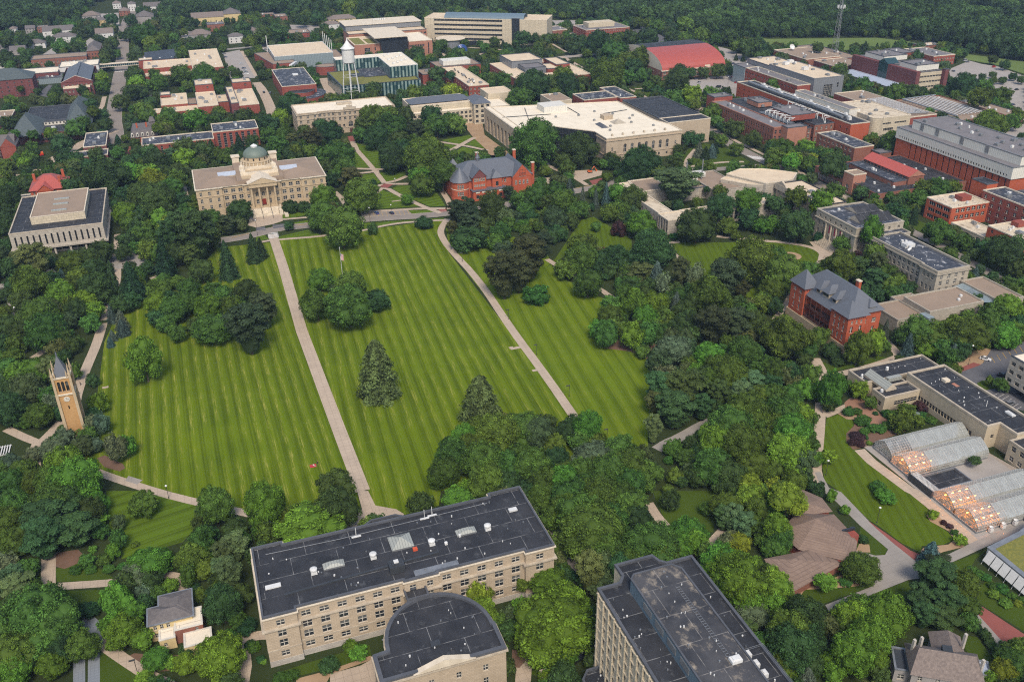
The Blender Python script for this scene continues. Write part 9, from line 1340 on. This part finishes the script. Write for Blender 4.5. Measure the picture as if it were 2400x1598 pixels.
for i in range(8): car('a3', 1252+i*37, 441-i*1.6, 'sedan', ['white', 'silver', 'white', 'red', 'white', 'silver', 'white', 'grey'][i], 85, f'{["white","silver","white","red","white","silver","white","grey"][i]} car, {["first","second","third","fourth","fifth","sixth","seventh","last"][i]} in the row behind the armory roof', False)
# digger and tool gear at the worksite
p = T('b3', 715, 215); t = tag(empty('excavator', (p.x, p.y, 0)), 'small orange excavator in the fenced worksite by the library', 'excavator'); x, y = p.x, p.y
MB().box(x-1.6, y-1.2, 0, x+1.6, y-.6, .7).box(x-1.6, y+.6, 0, x+1.6, y+1.2, .7).build('track', [M['tyre']], t); MB().box(x-1.5, y-1.1, .75, x+1.2, y+1.1, 1.7).build('engine_housing', [M['paint_orange']], t); MB().box(x-.2, y-1.0, 1.72, x+1.1, y+.1, 3.0).build('cab', [M['glass_dark']], t); MB().tube((x+1.2, y+.5, 1.5), (x+3.4, y+.5, 4.0), .22, 6).tube((x+3.4, y+.5, 4.0), (x+5.0, y+.5, 1.4), .18, 6).box(x+4.6, y, .6, x+5.5, y+1, 1.5).build('boom', [M['paint_orange']], t)
p = T('a1', 365, 1435); t = tag(empty('lift_truck', (p.x, p.y, 0)), 'orange lift machine beside the scaffolded hall, left edge', 'machine'); x, y = p.x, p.y; MB().box(x-3, y-1.2, .5, x+3, y+1.2, 1.8).build('chassis', [M['paint_red']], t); MB().box(x+1.4, y-1.1, 1.82, x+3, y+1.1, 3.2).build('cab', [M['paint_orange']], t); MB().box(x-2.6, y-1.3, 0, x-1.6, y+1.3, .9).box(x+1.6, y-1.3, 0, x+2.6, y+1.3, .9).build('wheels', [M['tyre']], t)
p = T('a2', 1895, 475); t = tag(empty('blue_sculpture', (p.x, p.y, 0)), 'blue looping sculpture on the grass before the beige building', 'sculpture')
for k in range(3):
    pr = [(p.x+(4+k)*cos(R(a)), p.y+k*1.2-1, 5.0*sin(R(a))*(1+.2*k)) for a in range(0, 181, 15)]; mb = MB()
    for a, b_ in zip(pr[:-1], pr[1:]): mb.tube(a, b_, .8, 7)
    mb.build('loop', [M['paint_blue']], t)
p = T('b3', 842, 950); t = tag(empty('statue', (p.x, p.y, 0)), 'slender dark bronze figure statue on the small striped lawn', 'statue'); MB().lathe(p.x, p.y, [(.9, 0), (.9, .8), (.6, .9), (0, .9)], 10).build('plinth', [M['stone_trim']], t); MB().lathe(p.x, p.y, [(.28, .9), (.42, 1.4), (.34, 2.2), (.5, 2.9), (.2, 3.3), (.26, 3.6), (.1, 3.9), (0, 3.95)], 8).build('figure', [M['wood_dark']], t)
p = T('c4', 1358, 905); t = tag(empty('parasol', (p.x, p.y, 0)), 'dark green parasol over a white table in the garden', 'parasol'); MB().lathe(p.x, p.y, [(1.7, 2.2), (.9, 2.7), (0, 2.95)], 10).build('canopy', [M['copper']], t); MB().tube((p.x, p.y, 0), (p.x, p.y, 2.9), .05, 6).build('pole', [M['metal_white']], t)
t = tag(empty('garden_table', (p.x-.6, p.y-1.9, 0)), 'small round white garden table below the green parasol', 'table'); MB().lathe(p.x-.6, p.y-1.9, [(.75, .7), (.75, .76), (0, .77)], 14).build('tabletop', [M['metal_white']], t); MB().tube((p.x-.6, p.y-1.9, 0), (p.x-.6, p.y-1.9, .7), .1, 6).build('leg', [M['metal_white']], t)
# retaining wall, picket posts, hedge
for (pts, lb) in (([(1300, 250), (1270, 200), (1310, 150), (1600, 400)], 'low curving stone edge around the tan bed by the greenhouses'),): pass
p0, p1 = T('c4', 2000, 1010), T('c1', 20, 1210)
t = tag(empty('white_rack', (p1.x, p1.y, 0)), 'white slatted rack on the lawn at the left edge', 'rack')
for i in range(7): MB().box(p1.x-3+i*.9, p1.y-3, .4, p1.x-2.6+i*.9, p1.y+3.5, .55).build('slat', [M['metal_white']], t)
for yy_ in (-2.8, 3.2): MB().box(p1.x-3.2, p1.y+yy_, 0, p1.x+3, p1.y+yy_+.15, .39).build('leg', [M['metal_white']], t)
# people: one continuous body each, clothes over it
SKIN = basic('skin', (.45, .27, .19), None, 3)
def person(tile, x, y, top, legs, label, rz=0, pose='walk', z=0):
    p = T(tile, x, y) if tile else Vector((x, y, 0)); t = tag(empty('person', (p.x, p.y, z), R(rz)), label, 'person', 'people on the campus paths'); Tm = Vector((0, 0, 0))
    J = {'pelvis': (0, 0, .95), 'chest': (0, .02, 1.32), 'neck': (0, .02, 1.50), 'head': (0, .0, 1.64), 'crown': (0, 0, 1.74), 'sl': (-.17, .02, 1.42), 'el': (-.24, .06, 1.14), 'hl': (-.24, -.1, .90), 'sr': (.17, .02, 1.42), 'er': (.24, -.02, 1.14), 'hr': (.24, .12, .90), 'kl': (-.1, -.16, .50), 'fl': (-.1, -.12, .06), 'tl': (-.1, -.27, .04), 'kr': (.1, .04, .50), 'fr': (.1, .24, .08), 'tr': (.1, .12, .03), 'pl': (-.09, 0, .90), 'pr': (.09, 0, .90)}
    if pose == 'sit': J.update({'pelvis': (0, 0, .16), 'chest': (0, .12, .50), 'neck': (0, .15, .68), 'head': (0, .12, .82), 'crown': (0, .12, .92), 'sl': (-.17, .13, .60), 'el': (-.25, .22, .34), 'hl': (-.26, .34, .08), 'sr': (.17, .13, .60), 'er': (.25, .05, .36), 'hr': (.18, -.18, .34), 'kl': (-.14, -.42, .36), 'fl': (-.14, -.78, .07), 'tl': (-.14, -.92, .1), 'kr': (.14, -.42, .20), 'fr': (.14, -.84, .07), 'tr': (.14, -.96, .12), 'pl': (-.09, -.02, .14), 'pr': (.09, -.02, .14)})
    E_ = [('pelvis', 'chest'), ('chest', 'neck'), ('neck', 'head'), ('head', 'crown'), ('chest', 'sl'), ('sl', 'el'), ('el', 'hl'), ('chest', 'sr'), ('sr', 'er'), ('er', 'hr'), ('pelvis', 'pl'), ('pl', 'kl'), ('kl', 'fl'), ('fl', 'tl'), ('pelvis', 'pr'), ('pr', 'kr'), ('kr', 'fr'), ('fr', 'tr')]
    Rd = dict(pelvis=.13, chest=.14, neck=.06, head=.10, crown=.07, sl=.065, sr=.065, el=.045, er=.045, hl=.035, hr=.035, kl=.06, kr=.06, fl=.045, fr=.045, tl=.035, tr=.035, pl=.09, pr=.09)
    def skin(names, k, mat, nm, grow=1.0):
        idx = {a: i for i, a in enumerate(names)}; me = bpy.data.meshes.new(nm); me.from_pydata([J[a] for a in names], [(idx[a], idx[b]) for a, b in E_ if a in idx and b in idx], []); o = NW((nm, me)); o.parent = t; me.materials.append(mat); me.skin_vertices.new() if hasattr(me.skin_vertices, 'new') else None
        md = o.modifiers.new('skin', 'SKIN')
        sv = me.skin_vertices[0].data if len(me.skin_vertices) else None
        if sv:
            for a, i in idx.items(): sv[i].radius = (Rd[a]*grow, Rd[a]*grow)
            sv[0].use_root = True
        s = o.modifiers.new('sub', 'SUBSURF'); s.levels = s.render_levels = 1; return o
    skin(list(J), 1, SKIN, 'body'); skin(['pelvis', 'chest', 'sl', 'el', 'sr', 'er'], 1, M[top], 'shirt', 1.18); skin(['pelvis', 'pl', 'kl', 'fl', 'pr', 'kr', 'fr'], 1, M[legs], 'trousers', 1.15)
    h = J['crown']; MB().lathe(h[0], h[1]+.02, [(.115, h[2]-.12), (.12, h[2]-.04), (.08, h[2]+.05), (0, h[2]+.08)], 10).mesh; mb = MB().lathe(h[0], h[1]+.03, [(.115, h[2]-.12), (.12, h[2]-.04), (.08, h[2]+.05), (0, h[2]+.08)], 10); o = NW(('hair', mb.mesh('hair', [M['wood_dark']]))); o.parent = t
for q in [('c1', 742, 600, 'frame_dark', 'frame_dark', 'person in dark clothes walking on the path behind the clock tower', 20), ('c1', 714, 682, 'stone_trim', 'frame_dark', 'person in a tan top beside the clock tower, left of a pair', 10), ('c1', 726, 684, 'wood_dark', 'frame_dark', 'person in dark brown beside the clock tower, right of a pair', 15), ('d1', 482, 850, 'frame_white', 'siding_white', 'person in pale clothes walking at the path crossing', 5), ('c4', 503, 855, 'frame_dark', 'frame_dark', 'person in black walking down the right-hand garden path', 0), ('b4', 512, 1005, 'door_red', 'wood_dark', 'person in red on the plaza path below the banner hall', 30)]: person(*q)
p = T('c2', 545, 1330); person('c2', 530, 1338, 'frame_white', 'siding_white', 'person in white sitting on a red blanket on the striped lawn', 40, 'sit', .05); person('c2', 566, 1312, 'frame_dark', 'frame_dark', 'person in black sitting beside the red blanket on the lawn', -30, 'sit', .05)
MB().box(-1.2, -.9, 0, 1.0, .8, .04).build('x', [M['banner']]) if False else None
t = tag(MB().box(p.x-2.0, p.y-1.2, .025, p.x+.3, p.y+.7, .06).build('picnic_blanket', [M['paint_red']]), 'red picnic blanket under the sitting person on the lawn', 'blanket')
# ================================================================ haze
HZ = nodes('haze_air')
hm, hn, hb = HZ; hn.nodes.remove(hb); pv_ = hn.nodes.new('ShaderNodeVolumePrincipled'); pv_.inputs['Density'].default_value = .00008; pv_.inputs['Color'].default_value = (.44, .60, .86, 1); pv_.inputs['Anisotropy'].default_value = .1
hn.links.new(pv_.outputs[0], hn.nodes['Material Output'].inputs['Volume'])
o = MB().box(-2650, -650, -1.0, 3650, 5250, 235).build('haze', [hm]); o['kind'] = 'stuff'
